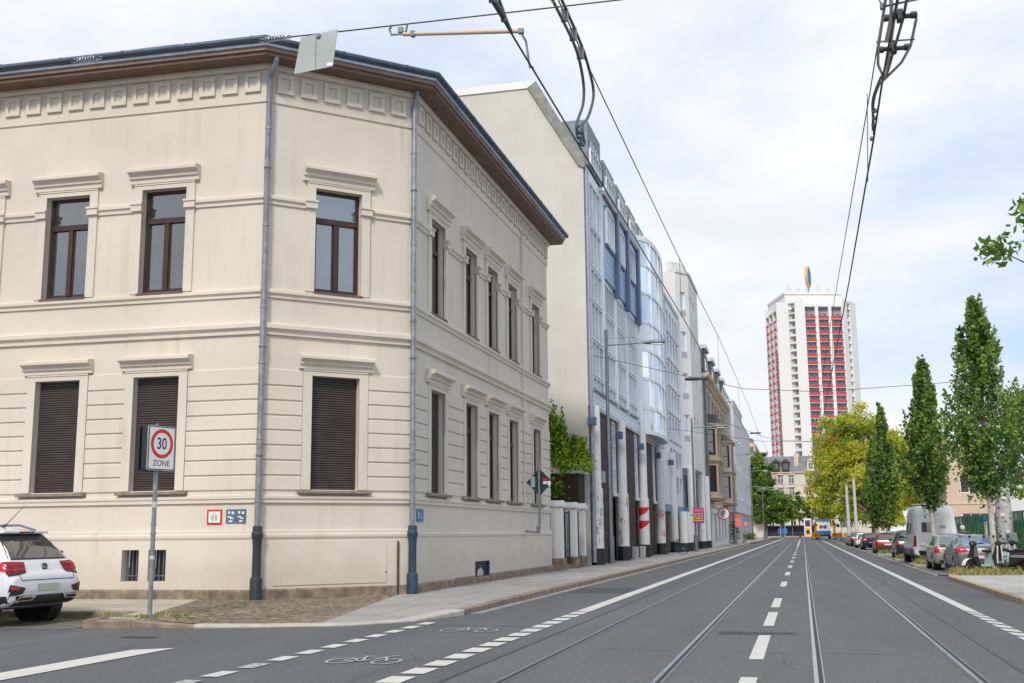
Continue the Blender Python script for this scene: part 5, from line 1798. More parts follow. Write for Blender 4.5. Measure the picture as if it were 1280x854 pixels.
# ---- blue and white truck at the works site
root = thing('works_truck', 'white lorry with blue stripes standing behind the yellow barriers', 'lorry', (3.5, 214, 0), 0)
mb = MB(); mb.bbox(-1.25, 1.25, -3, 3, 1.0, 3.3, .06); mb.build('box_body', WHITE, root, local=True)
mb = MB(); mb.bbox(-1.28, 1.28, -3.02, 2, 3.1, 3.55, .05); mb.build('roof_stripe', BLUE, root, local=True)
mb = MB(); mb.bbox(-1.27, 1.27, -3.05, 2.5, .75, 1.5, .05); mb.build('lower_stripe', BLUE, root, local=True)
mb = MB(); mb.box(-1.0, 1.0, -3.2, -3.06, .5, .74); mb.build('bumper', BLK, root, local=True)
for sg in (-1, 1):
    MB().lathe([(.3, -.02), (.34, .0), (.3, .02)], (sg * .35, -3.05, 2.2), 16, 'y').build('logo_disc', RED if sg < 0 else BLUE, root, local=True)
mb = MB(); mb.bbox(-1.2, 1.2, 3.1, 4.8, .7, 2.8, .12); mb.build('cab', BLUE, root, local=True)
wheels(root, (-1.8, 3.6), 1.1, .45, .3, RIMD)
# ---------------------------------------------------------------- foliage
def leaves(name, P, size, mats, parent, midx=None, flat=.0, kind=None):
    n = len(P)
    d = rng.normal(size=(n, 3)); d /= np.linalg.norm(d, axis=1)[:, None]
    e = rng.normal(size=(n, 3)); e -= d * (d * e).sum(1)[:, None]; e /= np.linalg.norm(e, axis=1)[:, None]
    s = size * rng.uniform(.65, 1.35, n)[:, None]
    a = d * s; b = e * s * .55
    V = np.stack([P - a, P + b - a * .1, P + a, P - b - a * .1], 1).reshape(-1, 3)
    off = ORIG.get(parent.name, Vector()) if parent else Vector()
    V = (V - np.array(off)).astype(np.float32)
    me = bpy.data.meshes.new(name)
    me.vertices.add(4 * n); me.vertices.foreach_set('co', V.ravel())
    me.loops.add(4 * n); me.loops.foreach_set('vertex_index', np.arange(4 * n, dtype=np.int32))
    me.polygons.add(n)
    me.polygons.foreach_set('loop_start', np.arange(0, 4 * n, 4, dtype=np.int32))
    for m in mats:
        me.materials.append(m)
    if midx is not None:
        me.polygons.foreach_set('material_index', midx.astype(np.int32))
    me.update(calc_edges=True)
    o = link(bpy.data.objects.new(name, me))
    if parent:
        o.parent = parent; ORIG[o.name] = off
    if kind:
        o['kind'] = kind
    return o


def column_tree(label, x, y, zb, zt, rmax, nb=110, per=120, size=.10, trunk=.11, bark=BARKL, seed=1, z0=-.15, group=None, tmax=.36):
    r_ = np.random.default_rng(seed)
    root = thing('columnar_tree', label, 'tree', (x, y, z0), group=group)
    H = zt - zb
    P = []; MI = []
    tw = MB()
    tw.tube([(x, y, z0 - .1), (x + .02, y, z0 + .4), (x, y + .02, zb + .15)], [trunk * 1.25, trunk, trunk * .9], 10)
    tw.tube([(x, y + .02, zb + .1), (x + .03, y, zb + H * .4), (x, y, zb + H * .8)], [trunk * .9, trunk * .55, trunk * .15], 10, 1)

    def env(t):
        if t < tmax:
            return rmax * (.12 + .88 * math.sin(t / tmax * PI / 2))
        q = (t - tmax) / (1 - tmax)
        return rmax * (1 - .93 * q)
    for i in range(nb):
        t = r_.uniform(.0, 1.) ** .9
        az = r_.uniform(0, 2 * PI)
        R_ = env(t) * r_.uniform(.45, 1.22)
        zt_ = zb + t * H + r_.uniform(-.1, .25)
        if t > .86:
            R_ *= .8; zt_ = min(zt_ + r_.uniform(0, .4), zt)
        tip = np.array([x + R_ * math.cos(az), y + R_ * math.sin(az), zt_])
        ln = r_.uniform(.9, 1.7) * (.7 + .5 * H / 7)
        base = np.array([x + R_ * .35 * math.cos(az), y + R_ * .35 * math.sin(az), max(zb - .1, zt_ - ln)])
        if i % 3 == 0:
            tw.tube([(x, y, max(zb - .3, base[2] - .5)), tuple(base), tuple(base * .4 + tip * .6)], [trunk * .3, trunk * .18, .006], 5, 1)
        k = int(per * r_.uniform(.6, 1.3))
        u = r_.uniform(0, 1, k) ** .8
        C = base + (tip - base) * u[:, None]
        sp = (.15 * (1.2 - u * .95) * (rmax / 1.2) * (1.25 if t < .65 else .75))[:, None]
        C = C + r_.normal(size=(k, 3)) * sp * np.array([1, 1, 1.1])
        P.append(C)
        c0 = r_.choice([0, 1, 1, 1, 2], 1)[0]
        MI.append(np.where(r_.random(k) < .75, c0, r_.integers(0, 3, k)))
    for i in range(int(nb * .75)):        # thin upright shoots that break the outline
        t = r_.uniform(.08, 1.0); az = r_.uniform(0, 2 * PI); R_ = env(t) * r_.uniform(.85, 1.12)
        b0 = np.array([x + R_ * .9 * math.cos(az), y + R_ * .9 * math.sin(az), zb + t * H - .3])
        hh = r_.uniform(.4, 1.05) * H / 7
        k = int(per * .30); u = r_.random(k)
        C = b0 + np.array([.12 * R_ * math.cos(az), .12 * R_ * math.sin(az), hh]) * u[:, None] + r_.normal(size=(k, 3)) * (.055 * (rmax / 1.2) * (1.15 - u * .7))[:, None]
        P.append(C); MI.append(np.where(r_.random(k) < .6, 2, 1))
    P = np.concatenate(P); MI = np.concatenate(MI)
    tw.build('trunk', [bark, BARK], root, smooth=50)
    leaves('crown', P, size, [LF_D, LF_M, LF_L], root, MI)
    return root


def broad_tree(name, label, x, y, ztrunk, c, rad, nclump, per, size, mats, seed=1, trunk=.3, z0=.1, group=None, weights=None, shell=.55, keep=None):
    r_ = np.random.default_rng(seed)
    root = thing(name, label, 'tree', (x, y, z0), group=group)
    P = []; MI = []
    tw = MB()
    tw.tube([(x, y, z0 - .2), (x + .1, y, z0 + ztrunk * .5), (x * .9 + c[0] * .1, y * .9 + c[1] * .1, ztrunk), (x * .5 + c[0] * .5, y * .5 + c[1] * .5, c[2])], [trunk * 1.3, trunk, trunk * .8, trunk * .35], 10)
    for i in range(nclump):
        d = r_.normal(size=3); d /= np.linalg.norm(d)
        if d[2] < -.55:
            d[2] *= -.5
        q = r_.uniform(shell, 1.0) ** .6 * r_.uniform(.82, 1.12)
        C = np.array(c) + d * np.array(rad) * q
        rc = r_.uniform(.13, .27) * min(rad) * np.array([1, 1, .65])
        k = int(per * r_.uniform(.5, 1.4))
        pts = C + np.clip(r_.normal(size=(k, 3)), -2, 2) * rc * .62
        P.append(pts)
        c0 = r_.choice(len(mats), p=weights)
        MI.append(np.where(r_.random(k) < .7, c0, r_.choice(len(mats), k, p=weights)))
        if i % 4 == 0 or size < .1:
            a = Vector((x * .6 + c[0] * .4, y * .6 + c[1] * .4, ztrunk + (c[2] - ztrunk) * r_.uniform(0, .8)))
            m = (a + Vector(C)) / 2 + Vector((0, 0, -.3))
            tw.tube([a, m, Vector(C)], [trunk * .35, trunk * .2, trunk * .05], 5)
    tw.build('trunk', BARK, root, smooth=50)
    leaves('crown', np.concatenate(P), size, mats, root, np.concatenate(MI))
    return root


gt = 'columnar trees along the right kerb'
column_tree('tall columnar tree with pale trunk rising from the dry grass beside the scooters', 6.55, 43.6, 2.85, 9.9, 1.42, 125, 100, .082, .11, seed=3, group=gt)
column_tree('columnar tree standing before the white camper van', 5.85, 56.0, 2.6, 9.4, 1.22, 115, 85, .098, .11, seed=4, group=gt, tmax=.38)
column_tree('dark narrow columnar tree just left of the camper van roof, taller of two', 6.05, 88, 2.0, 10.6, 1.15, 100, 85, .13, .12, seed=5, group=gt, tmax=.35)
column_tree('dark narrow columnar tree farthest down the kerb, shorter of two', 6.1, 101, 2.0, 9.2, 1.0, 90, 80, .15, .12, seed=6, group=gt, tmax=.4)
# big yellowing plane trees closing the right side
YM = [LY_D, LY_M, LY_L, LY_O]
gy = 'yellowing trees at the end of the parked row'
broad_tree('yellowing_tree', 'largest yellow green tree in front of the tower block', 11.0, 190, 5, (8.3, 190, 9.6), (6.9, 5.5, 11.6), 330, 150, .23, YM, 21, .4, group=gy, weights=[.30, .46, .22, .02])
broad_tree('yellowing_tree', 'yellow green tree right of the largest one, behind the dark columnar trees', 17, 178, 4, (14.6, 178, 7.8), (5.4, 4.5, 8.2), 190, 140, .23, YM, 22, .35, group=gy, weights=[.35, .42, .19, .04])
broad_tree('yellowing_tree', 'lower yellow green tree behind the parked cars and masts', 9.5, 160, 3, (9.6, 168, 5.4), (4.6, 3.5, 5.8), 130, 120, .22, YM, 23, .3, group=gy, weights=[.4, .4, .15, .05])
broad_tree('yellowing_tree', 'yellow green tree behind the camper van roof', 19.5, 150, 3, (17.0, 150, 6.5), (5.2, 4.5, 5.8), 120, 110, .27, YM, 24, .3, group=gy, weights=[.35, .4, .2, .05])
# green trees at the left end of the street
GM = [LG_D, LG_M, LG_L]
gl_ = 'green trees at the street end'
broad_tree('street_tree', 'tall green tree beside the grey building at the street end', -9.0, 205, 4, (-7.7, 205, 8.3), (3.6, 4, 6.8), 130, 120, .26, GM, 31, .35, group=gl_, weights=[.4, .4, .2])
broad_tree('street_tree', 'dark green tree just right of the tall one at the left street end', -7.2, 228, 3, (-6.0, 228, 5.8), (3.3, 3.5, 4.9), 120, 110, .26, GM, 32, .3, group=gl_, weights=[.62, .3, .08])
broad_tree('street_tree', 'small round green tree in front of the cream mansard house', -4.2, 246, 2.5, (-4.0, 246, 5.6), (2.6, 3, 4.0), 90, 100, .25, GM, 33, .25, group=gl_, weights=[.35, .45, .2])
broad_tree('street_tree', 'slim green tree before the windows of the cream mansard house', -.8, 290, 3, (-.7, 290, 6.3), (1.6, 2, 4.6), 60, 80, .26, GM, 34, .2, group=gl_, weights=[.4, .45, .15])
broad_tree('street_tree', 'second slim green tree before the cream mansard house, right of the first', 2.2, 292, 3, (2.2, 292, 6.0), (1.4, 2, 4.4), 50, 80, .26, GM, 35, .2, group=gl_, weights=[.5, .4, .1])
broad_tree('street_tree', 'dark green tree mass low at the far left street end', -14, 262, 3, (-12, 262, 6.5), (5.5, 4, 6), 110, 100, .3, GM, 36, .3, group=gl_, weights=[.7, .25, .05])
# near branch entering at the right edge
broad_tree('roadside_tree', 'green tree at the right edge whose upper twigs hang into view', 9.2, 22, 3.2, (9.5, 22, 6.9), (5.4, 2.6, 1.3), 170, 170, .085, [LF_M, LF_L, LG_M], 44, .2, weights=[.4, .3, .3])
broad_tree('background_tree', 'light green tree behind the concrete mast at the right edge', 12.5, 66, 2.5, (12.0, 66, 5.2), (2.7, 2.5, 4.2), 80, 110, .13, [LF_M, LF_L, LY_D], 45, .2, weights=[.4, .35, .25])
mbh = MB()
for k in range(1):
    pass
P = np.concatenate([np.array([rng.uniform(9.3, 13.5, 9000), rng.uniform(50, 84, 9000), .1 + 1.7 * rng.random(9000) ** 1.2]).T])
leaves('hedge', P, .1, [LG_D, LF_M, LI_M], None, rng.integers(0, 3, len(P)), kind='stuff')
# creeper on the party wall
cr_root = thing('wall_creeper', 'bright green creeper climbing the blank party wall beside the corner house', 'climbing plant', (-9.5, 44.8, .1))
r_ = np.random.default_rng(5)
P = []; MI = []
tw = MB()
for i in range(230):
    bx = r_.uniform(-12.2, -8.45)
    top = 4.3 + 1.0 * r_.random() + (1.9 * max(0, 1 - abs(bx + 10.1) / 1.2)) * r_.random() + (1.0 * max(0, (-bx - 9) / 3))
    if r_.random() < .35 and bx < -9.4:
        top += 1.0 * r_.random()
    k = int(170 * r_.uniform(.5, 1.3))
    u = r_.random(k)
    z0 = 2.9 if bx < -9.3 else 3.9
    C = np.array([bx + .25 * np.sin(u * 5 + i) + r_.normal(size=k) * .16 * (1.2 - u * .9), 44.85 - 1.25 * (1 - u) * r_.random(k) - .1 + r_.normal(size=k) * .1, z0 + (top - z0) * u + r_.normal(size=k) * .1]).T
    P.append(C)
    c0 = r_.choice(3, p=[.3, .45, .25])
    MI.append(np.where(r_.random(k) < .6, c0, r_.integers(0, 3, k)))
for sx, pts in ((-10.3, [(-10.3, 45.05, 3.2), (-10.5, 45.1, 4.6), (-10.15, 45.1, 5.4), (-9.7, 45.1, 5.0), (-9.5, 45.1, 4.6)]), (-10.9, [(-10.9, 45.05, 3.5), (-10.9, 45.1, 5.3), (-10.7, 45.1, 6.3)])):
    pp = catmull(pts, 8)
    tw.tube(pp, .02, 5)
    for p in pp:
        P.append(np.array(p) + np.array([0, -.1, 0]) + r_.normal(size=(26, 3)) * np.array([.11, .05, .11])); MI.append(r_.integers(1, 3, 26))
tw.build('stem', BARK, cr_root)
leaves('foliage', np.concatenate(P), .075, [LI_D, LI_M, LI_L], cr_root, np.concatenate(MI))
# ---------------------------------------------------------------- tower block
ty = 447.0
tx = 6.9
tb = thing('tower_block', 'white residential high-rise with red balcony parapets and a turning oval sign on its roof', 'tower block', (tx, ty, 0))
a_, b_ = 15.0, 11.4
th0 = R(17.7)
k_ = b_ / math.sqrt(2)
half = a_ / 2
pts = [(-half, -half - k_), (half, -half - k_), (half + k_, -half), (half + k_, half), (half, half + k_), (-half, half + k_), (-half - k_, half), (-half - k_, -half)]
rot_ = -math.atan2(tx + 0, ty) * 0 + th0
pts = [(tx + x * math.cos(rot_) - y * math.sin(rot_), ty + x * math.sin(rot_) + y * math.cos(rot_)) for x, y in pts]
# order so that outward normal is on the right: walk -x to +x along the camera-facing side
pts = [pts[6], pts[7], pts[0], pts[1], pts[2], pts[3]] + [pts[4], pts[5]]
tp = Path(pts + [pts[0]])
NF = 27
FH = 2.9
ZB0 = 8.0
top_main, top_cham = 88.5, 87.5
# faces: 0 left balcony face, 1 left chamfer, 2 main balcony face, 3 right chamfer, 4.. rest
mb = MB()
holes_t = []
def seg_span(i): return tp.s[i], tp.s[i + 1]
bal = {}
for f in (0, 2):
    s0, s1 = seg_span(f)
    Lf = s1 - s0
    cols = [(s0 + Lf * q - 1.95, s0 + Lf * q + 1.95) for q in (.16, .5, .84)]
    bal[f] = cols
    holes_t += [(p, q, ZB0, ZB0 + NF * FH - 1.0) for p, q in cols]
wcols = {}
for f in (1, 3):
    s0, s1 = seg_span(f); Lf = s1 - s0
    c = s0 + Lf * (.55 if f == 1 else .45)
    wcols[f] = (c - 1.4, c + 1.4)
    holes_t.append((c - 1.4, c + 1.4, ZB0, ZB0 + NF * FH + 1))
tops = {0: 84.5, 1: 88.0, 2: 86.0, 3: 88.0, 4: 85, 5: 88, 6: 85, 7: 88}
for i in range(8):
    s0, s1 = seg_span(i)
    tp.wall(mb, s0, s1, 0, tops[i] + .3, [h for h in holes_t if s0 - .01 <= h[0] and h[1] <= s1 + .01], 1.3)
mb.poly([(x, y, 84.9) for x, y in pts])
mb.build('wall', TWHITE, tb)
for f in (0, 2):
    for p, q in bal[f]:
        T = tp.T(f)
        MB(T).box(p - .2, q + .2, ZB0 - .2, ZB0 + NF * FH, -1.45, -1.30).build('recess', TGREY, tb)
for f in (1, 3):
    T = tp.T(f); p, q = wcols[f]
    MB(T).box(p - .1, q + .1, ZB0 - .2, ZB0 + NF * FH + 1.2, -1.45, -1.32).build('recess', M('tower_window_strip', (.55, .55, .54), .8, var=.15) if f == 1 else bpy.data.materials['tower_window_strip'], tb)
    for k in range(NF):
        fl_ = MB(T)
        fl_.box(p, q, ZB0 + k * FH - .18, ZB0 + k * FH + .18, -1.32, -.3)
        fl_.build('floor_edge', TWHITE, tb)
nb_ = 0
stuff_b = MB(tp.T(0))
for f, ci in ((2, 0), (2, 1), (2, 2), (0, 2), (0, 1), (0, 0)):
    T = tp.T(f); p, q = bal[f][ci]
    for k in range(NF - 1):
        z = ZB0 + k * FH
        if nb_ < 100:
            b = MB(T)
        else:
            b = stuff_b
        b.box(p - .05 if f == 2 else p + .8, q + .05 if f == 2 else q - .8, z + .1, z + 1.12, -.02, .16 if f == 2 else .3)
        if nb_ < 100:
            o = b.build('balcony', REDB, tb)
            s = MB(T); s.box(p, q, z - .1, z + .09, -1.3, .1); s.build('floor_slab', TWHITE, o)
            if f == 2:
                s = MB(T); rr_ = random.random()
                s.box(p + .3, p + 1.3, z + .3, z + 2.3, -1.29, -1.22)
                s.build('balcony_door', GLSD, o)
                s = MB(T); s.box(q - 1.5 - rr_ * .5, q - .4, z + .9, z + 2.3, -1.29, -1.22)
                s.build('glazing', GLSD, o)
        nb_ += 1
stuff_b.build('balcony', REDB, tb, kind='stuff')
for f in (1, 3):
    T = tp.T(f); p, q = wcols[f]
    for k in range(NF):
        z = ZB0 + k * FH
        MB(T).box(p + .9, p + 2.0, z + .95, z + 2.3, -1.31, -1.25).build('window', GLSD, tb)
# penthouse
cr_ = lambda x, y: (tx + x * math.cos(rot_) - y * math.sin(rot_), ty + x * math.sin(rot_) + y * math.cos(rot_))
mb = MB(); q = [cr_(-13.0, -10.5), cr_(9.0, -10.5), cr_(9.0, 12), cr_(-13, 12)]
mb.prism([(x, y, 84) for x, y in q], (0, 0, 8.0)); q2 = [cr_(-13.3, -10.8), cr_(9.3, -10.8), cr_(9.3, 12), cr_(-13.3, 12)]
mb.prism([(x, y, 91.0) for x, y in q2], (0, 0, .9)); mb.build('penthouse', TWHITE, tb)
mb = MB()
for k in range(14):
    x, y = cr_(-12 + k * 1.6, -9 + (k * 7 % 5))
    mb.cyl((x, y, 91.5), (x, y, 93 + (k * 13 % 7) * .45), .09, n=5)
mb.build('antenna', STEEL, tb)
sx, sy = cr_(-1.0, -3)
sg = MB(); sg.cyl((sx, sy, 91.6), (sx, sy, 96), .4, n=8); so_ = sg.build('sign_mast', STEEL, tb)
v = MB()
nn = Vector((math.cos(R(-12)), math.sin(R(-12)), 0)); uu_ = Vector((-nn.y, nn.x, 0))
C = Vector((sx, sy, 99.6))
ring = [(C + uu_ * (3.6 * math.cos(k * PI / 16)) + Vector((0, 0, 4.2 * math.sin(k * PI / 16)))) for k in range(32)]
v.prism([p - nn * .55 for p in ring], nn * 1.1); v.build('sign_rim', M('ochre_sign', (.72, .42, .12), .5, var=.05), so_)
v = MB(); ring2 = [(C + uu_ * (3.0 * math.cos(k * PI / 16)) + Vector((0, 0, 3.6 * math.sin(k * PI / 16)))) for k in range(32)]
v.prism([p - nn * .65 for p in ring2], nn * 1.3); v.build('sign_face', BLUE, so_)

# ---------------------------------------------------------------- cream mansard house closing the street
mh = thing('mansard_house', 'cream Gruenderzeit style town house with slate mansard roof closing the street', 'building', (0, 330, 0))
mh['label'] = 'cream old town house with slate mansard roof closing the street below the tower'
fp = Path([(-14, 330), (-.5, 330), (22, 330)])
hs = []
for x in list(np.arange(1.8, 13, 3.0)) + list(np.arange(15.4, 35, 2.9)):
    for z in (3.0, 7.4, 11.4, 14.9):
        hs.append((x, x + 1.35, z, z + 2.3))
mb = MB(); fp.wall(mb, 0, fp.s[2], 0, 18.0, hs, .4); mb.build('wall', CREAM, mh)
for h in hs:
    T = fp.T(fp.seg(h[0]))
    f = MB(T); f.box(h[0], h[1], h[2], h[3], -.35, -.3); o = f.build('window', GLSD, mh)
    s = MB(T); s.box((h[0] + h[1]) / 2 - .06, (h[0] + h[1]) / 2 + .06, h[2], h[3], -.3, -.24); s.box(h[0], h[1], h[2] + 1.5, h[2] + 1.62, -.3, -.24); s.build('frame', WHITE, o)
    s = MB(T); s.box(h[0] - .3, h[1] + .3, h[3] + .1, h[3] + .4, 0, .3); s.box(h[0] - .2, h[1] + .2, h[2] - .25, h[2] - .02, 0, .22); s.build('surround', SANDL, o)
mb = MB()
for z in (6.3, 10.6, 17.6):
    fp.sweep(mb, 0, fp.s[2], band(z, z + .5, .5))
mb.build('cornice', SANDL, mh)
mb = MB(); mb.poly([(-14, 330.2, 18.1), (22, 330.2, 18.1), (22, 332.2, 22.4), (-14, 332.2, 22.4)]); mb.poly([(-14, 332.2, 22.4), (22, 332.2, 22.4), (22, 340, 23.2), (-14, 340, 23.2)])
mb.build('mansard_roof', M('blue_grey_slate', (.15, .165, .20), .6, var=.2, scale=1), mh)
mb = MB(); mb.box(-1.5, -.3, 331, 334, 18, 23.6); mb.build('chimney', SANDL, mh)
for x in (-6.6, -3.9, 3.0, 9):
    d = MB(); d.box(x - .95, x + .95, 329.8, 332, 18.3, 21.0)
    o = d.build('dormer', WOOD if x < 0 else WHITE, mh)
    g = MB(); g.box(x - .6, x - .08, 329.72, 329.79, 18.9, 20.5); g.box(x + .08, x + .6, 329.72, 329.79, 18.9, 20.5); g.build('pane', GLSD, o)
    g = MB(); g.prism([(x - 1.2, 329.6, 21.0), (x + 1.2, 329.6, 21.0), (x, 329.6, 22.0)], (0, 2.5, 0)); g.build('gable', SANDL if x > 0 else ROOF, o)
m2 = thing('corner_mansard_house', 'grey mansard corner house rising behind the grey block at the street end', 'building', (-14, 262, 0))
mb = MB(); mb.box(-24, -8.6, 262, 276, 0, 17.4); mb.build('wall', CREAM, m2)
mb = MB(); mb.box(-24.4, -8.2, 261.6, 276, 17.4, 17.9); mb.build('cornice', SANDL, m2)
mb = MB(); mb.prism([(-24, 262, 17.9), (-8.6, 262, 17.9), (-9.2, 262.6, 20.5), (-10.2, 263, 22.6), (-24, 263, 22.6)], (0, 13, 0)); mb.build('mansard_roof', M('slate_blue_roof', (.12, .14, .18), .6, var=.2), m2)
d = MB(); d.box(-11.3, -9.6, 261.7, 263, 18.4, 21.5); o = d.build('dormer', SANDL, m2)
g = MB(); g.box(-10.9, -10.0, 261.62, 261.69, 18.9, 20.6); g.build('pane', GLSD, o)

# dark stop shelters and wall beyond the junction
sh = thing('tram_stop', 'dark blue glazed tram stop shelter row across the junction', 'tram stop', (-3, 285, 0))
mb = MB(); mb.box(-9, 3, 286, 286.15, .3, 2.6); mb.build('glass_back', M('dark_blue_glazing', (.03, .045, .08), .3, var=.5, scale=.6), sh)
mb = MB(); mb.bbox(-9.3, 3.3, 284.6, 287, 2.6, 2.9, .05); mb.build('roof', DORMB, sh)
for x in (-8.5, -5.5, -2.5, .5, 2.8):
    MB().cyl((x, 285, .1), (x, 285, 2.6), .07, n=8).build('post', STEEL, sh)
ki = thing('advertising_column', 'white framed illuminated-style poster stand with two posters at the street end', 'advertising stand', (1.05, 268, 0))
ki['label'] = 'white framed upright poster stand with two colourful posters at the street end'
mb = MB(); mb.bbox(.25, 1.9, 268, 268.6, .25, 4.3, .06); mb.build('frame', WHITE, ki)
mb = MB(); mb.box(.5, 1.65, 267.93, 267.99, 2.5, 3.95); mb.build('poster', PURP, ki)
mb = MB(); mb.box(.5, 1.65, 267.93, 267.99, .6, 2.2); mb.build('poster', YEL, ki)
mb = MB(); mb.box(.7, 1.4, 267.9, 267.925, .9, 1.7); mb.box(.75, 1.3, 267.9, 267.925, 2.9, 3.5); mb.build('poster_picture', BLK, ki)
mb = MB(); mb.bbox(.3, 1.85, 268.05, 268.55, 0, .26, .03); mb.build('base', MAG, ki)

# ---------------------------------------------------------------- right side: fence, peach buildings, mast
fr = thing('mesh_fence', 'green mesh site fence with posts behind the parked cars', 'fence', (8.7, 60, .1))
for y in range(44, 92, 3):
    MB().box(8.66, 8.74, y - .04, y + .04, .1, 2.15).build('post', GREEN, fr)
m, t_, b = nt('green_fence_mesh')
b.inputs['Base Color'].default_value = (.015, .16, .09, 1); b.inputs['Roughness'].default_value = .6
tr = t_.nodes.new('ShaderNodeBsdfTransparent'); mx = t_.nodes.new('ShaderNodeMixShader')
w1 = ramp(t_, noise(t_, 1.1, 3), [(.42, .28), (.62, .75)])
t_.links.new(w1, mx.inputs[0]); t_.links.new(b.outputs[0], mx.inputs[1]); t_.links.new(tr.outputs[0], mx.inputs[2]); t_.links.new(mx.outputs[0], t_.nodes['Material Output'].inputs[0])
for y in range(44, 89, 3):
    MB().box(8.69, 8.71, y + .04, y + 2.96, .25, 2.1).build('mesh_panel', m, fr)
mb = MB(); mb.box(8.67, 8.73, 44, 89, 2.1, 2.16); mb.box(8.67, 8.73, 44, 89, .2, .26); mb.build('rail', GREEN, fr)
cn = thing('site_cabin', 'small white site cabin with blue roof behind the green fence', 'cabin', (9.5, 64, .1))
MB().bbox(9.1, 10.0, 63, 65, .1, 1.85, .05).build('body', WHITE, cn); MB().bbox(9.05, 10.05, 62.95, 65.05, 1.85, 2.1, .04).build('roof', BLUE, cn)
MB().box(9.3, 9.8, 62.96, 62.99, .9, 1.5).build('window', GLSD, cn)

ph = thing('peach_house', 'long pale peach house with white window bands behind the trees on the right', 'building', (18, 96, 0))
pp_ = Path([(11.2, 104), (11.2, 96), (48, 96)], 1)
hs = [(x, x + 2.0, z, z + 1.5) for x in np.arange(1.1, 35, 3.6) for z in (1.2, 4.3)]
mb = MB(); pp_.wall(mb, pp_.s[0], pp_.s[2], 0, 8.0, hs, .25); mb.build('wall', PEACH, ph)
for h in hs:
    T = pp_.T(1)
    o = pane_window(ph, T, h[0], h[1], h[2], h[3], 3, d=-.2, gl=GLSD, fr=WHITE)
mb = MB(); pp_.sweep(mb, pp_.s[0], pp_.s[2], [(-.1, 7.9), (.15, 8.0), (.15, 8.3), (-.1, 8.3)])
for z in (3.4, 6.4):
    pp_.sweep(mb, pp_.s[0], pp_.s[2], [(-.02, z), (.06, z), (.06, z + .25), (-.02, z + .25)])
mb.build('cornice', SANDL, ph)
mb = MB(); mb.poly([(11.2, 96, 7.95), (48, 96, 7.95), (48, 104, 7.95), (11.2, 104, 7.95)]); mb.build('roof', ROOF, ph)
wc = thing('white_annex', 'white low building with large grey windows at the right edge', 'building', (13, 74, 0))
aw = Path([(12.4, 80), (12.4, 76), (30, 76)], 1)
hs = [(x, x + 2.2, .9, 2.9) for x in (1.2, 4.6, 8, 12)] + [(x, x + 2.2, 3.9, 5.6) for x in (1.2, 4.6, 8, 12)]
mb = MB(); aw.wall(mb, aw.s[0], aw.s[2], 0, 4.2 + 2.2, hs, .2); mb.poly([(12.4, 76, 6.4), (30, 76, 6.4), (30, 80, 6.4), (12.4, 80, 6.4)]); mb.build('wall', PLW, wc)
for h in hs:
    pane_window(wc, aw.T(1), *h, 2, d=-.15, gl=GLSB, fr=WHITE)
mb = MB(); aw.sweep(mb, aw.s[0], aw.s[2], [(-.1, 6.4), (.15, 6.4), (.15, 6.7), (-.1, 6.7)]); mb.build('parapet', SANDL, wc)

cm = thing('concrete_mast', 'thick grey concrete mast covered with stickers and graffiti behind the tall columnar tree', 'mast', (8.0, 50, .1))
mb = MB(); mb.lathe([(.34, 0), (.33, .2), (.22, 8.6), (.2, 8.65)], (8.0, 50, .1), 20); mb.build('shaft', CONC, cm, smooth=40)
mb = MB(); r_g = random.Random(4)
stc = MB()
for k in range(80):
    a = r_g.uniform(-1.5, .9); z = r_g.uniform(.5, 3.6); w_ = r_g.uniform(.03, .12); h_ = r_g.uniform(.01, .06)
    rr2 = .345 - z * .0134 + k * .00005
    tgt = mb
    on_column(tgt, *rect_shape(w_, h_, 2), 8.0, 50, rr2, a, z + .1, r_g.uniform(-.8, .8))
mb.build('graffiti', M('grey_marker', (.10, .10, .115), .7, var=.3, scale=9), cm)
for z, a in ((2.0, -.3), (1.3, .2), (2.7, .0)):
    stc = MB(); on_column(stc, *rect_shape(.16, .14, 3), 8.0, 50, .352 - z * .0134, a, z); stc.build('sticker', WHITE, cm)
# galvanised catenary masts far down
for x, y, zt, lab in ((5.7, 152, 7.2, 'light grey tram mast, left one of the pair before the yellowing trees'), (6.55, 150, 8.0, 'light grey tram mast, right and taller one of the pair before the yellowing trees'), (6.9, 100, 11.6, 'grey tram mast rising beside the dark columnar trees')):
    o = thing('tram_mast', lab, 'mast', (x, y, .1), group='tram masts on the right')
    mb = MB(); mb.cyl((x, y, .1), (x, y, zt), .24 if y > 120 else .2, .16, 12); mb.build('shaft', M('pale_grey_mast', (.50, .51, .53), .5, var=.1) if y == 152 else bpy.data.materials['pale_grey_mast'], o, smooth=40)
    mb = MB(); mb.cyl((x, y, zt), (x, y, zt + .12), .19, .15, 12); mb.build('cap', STEELD, o)

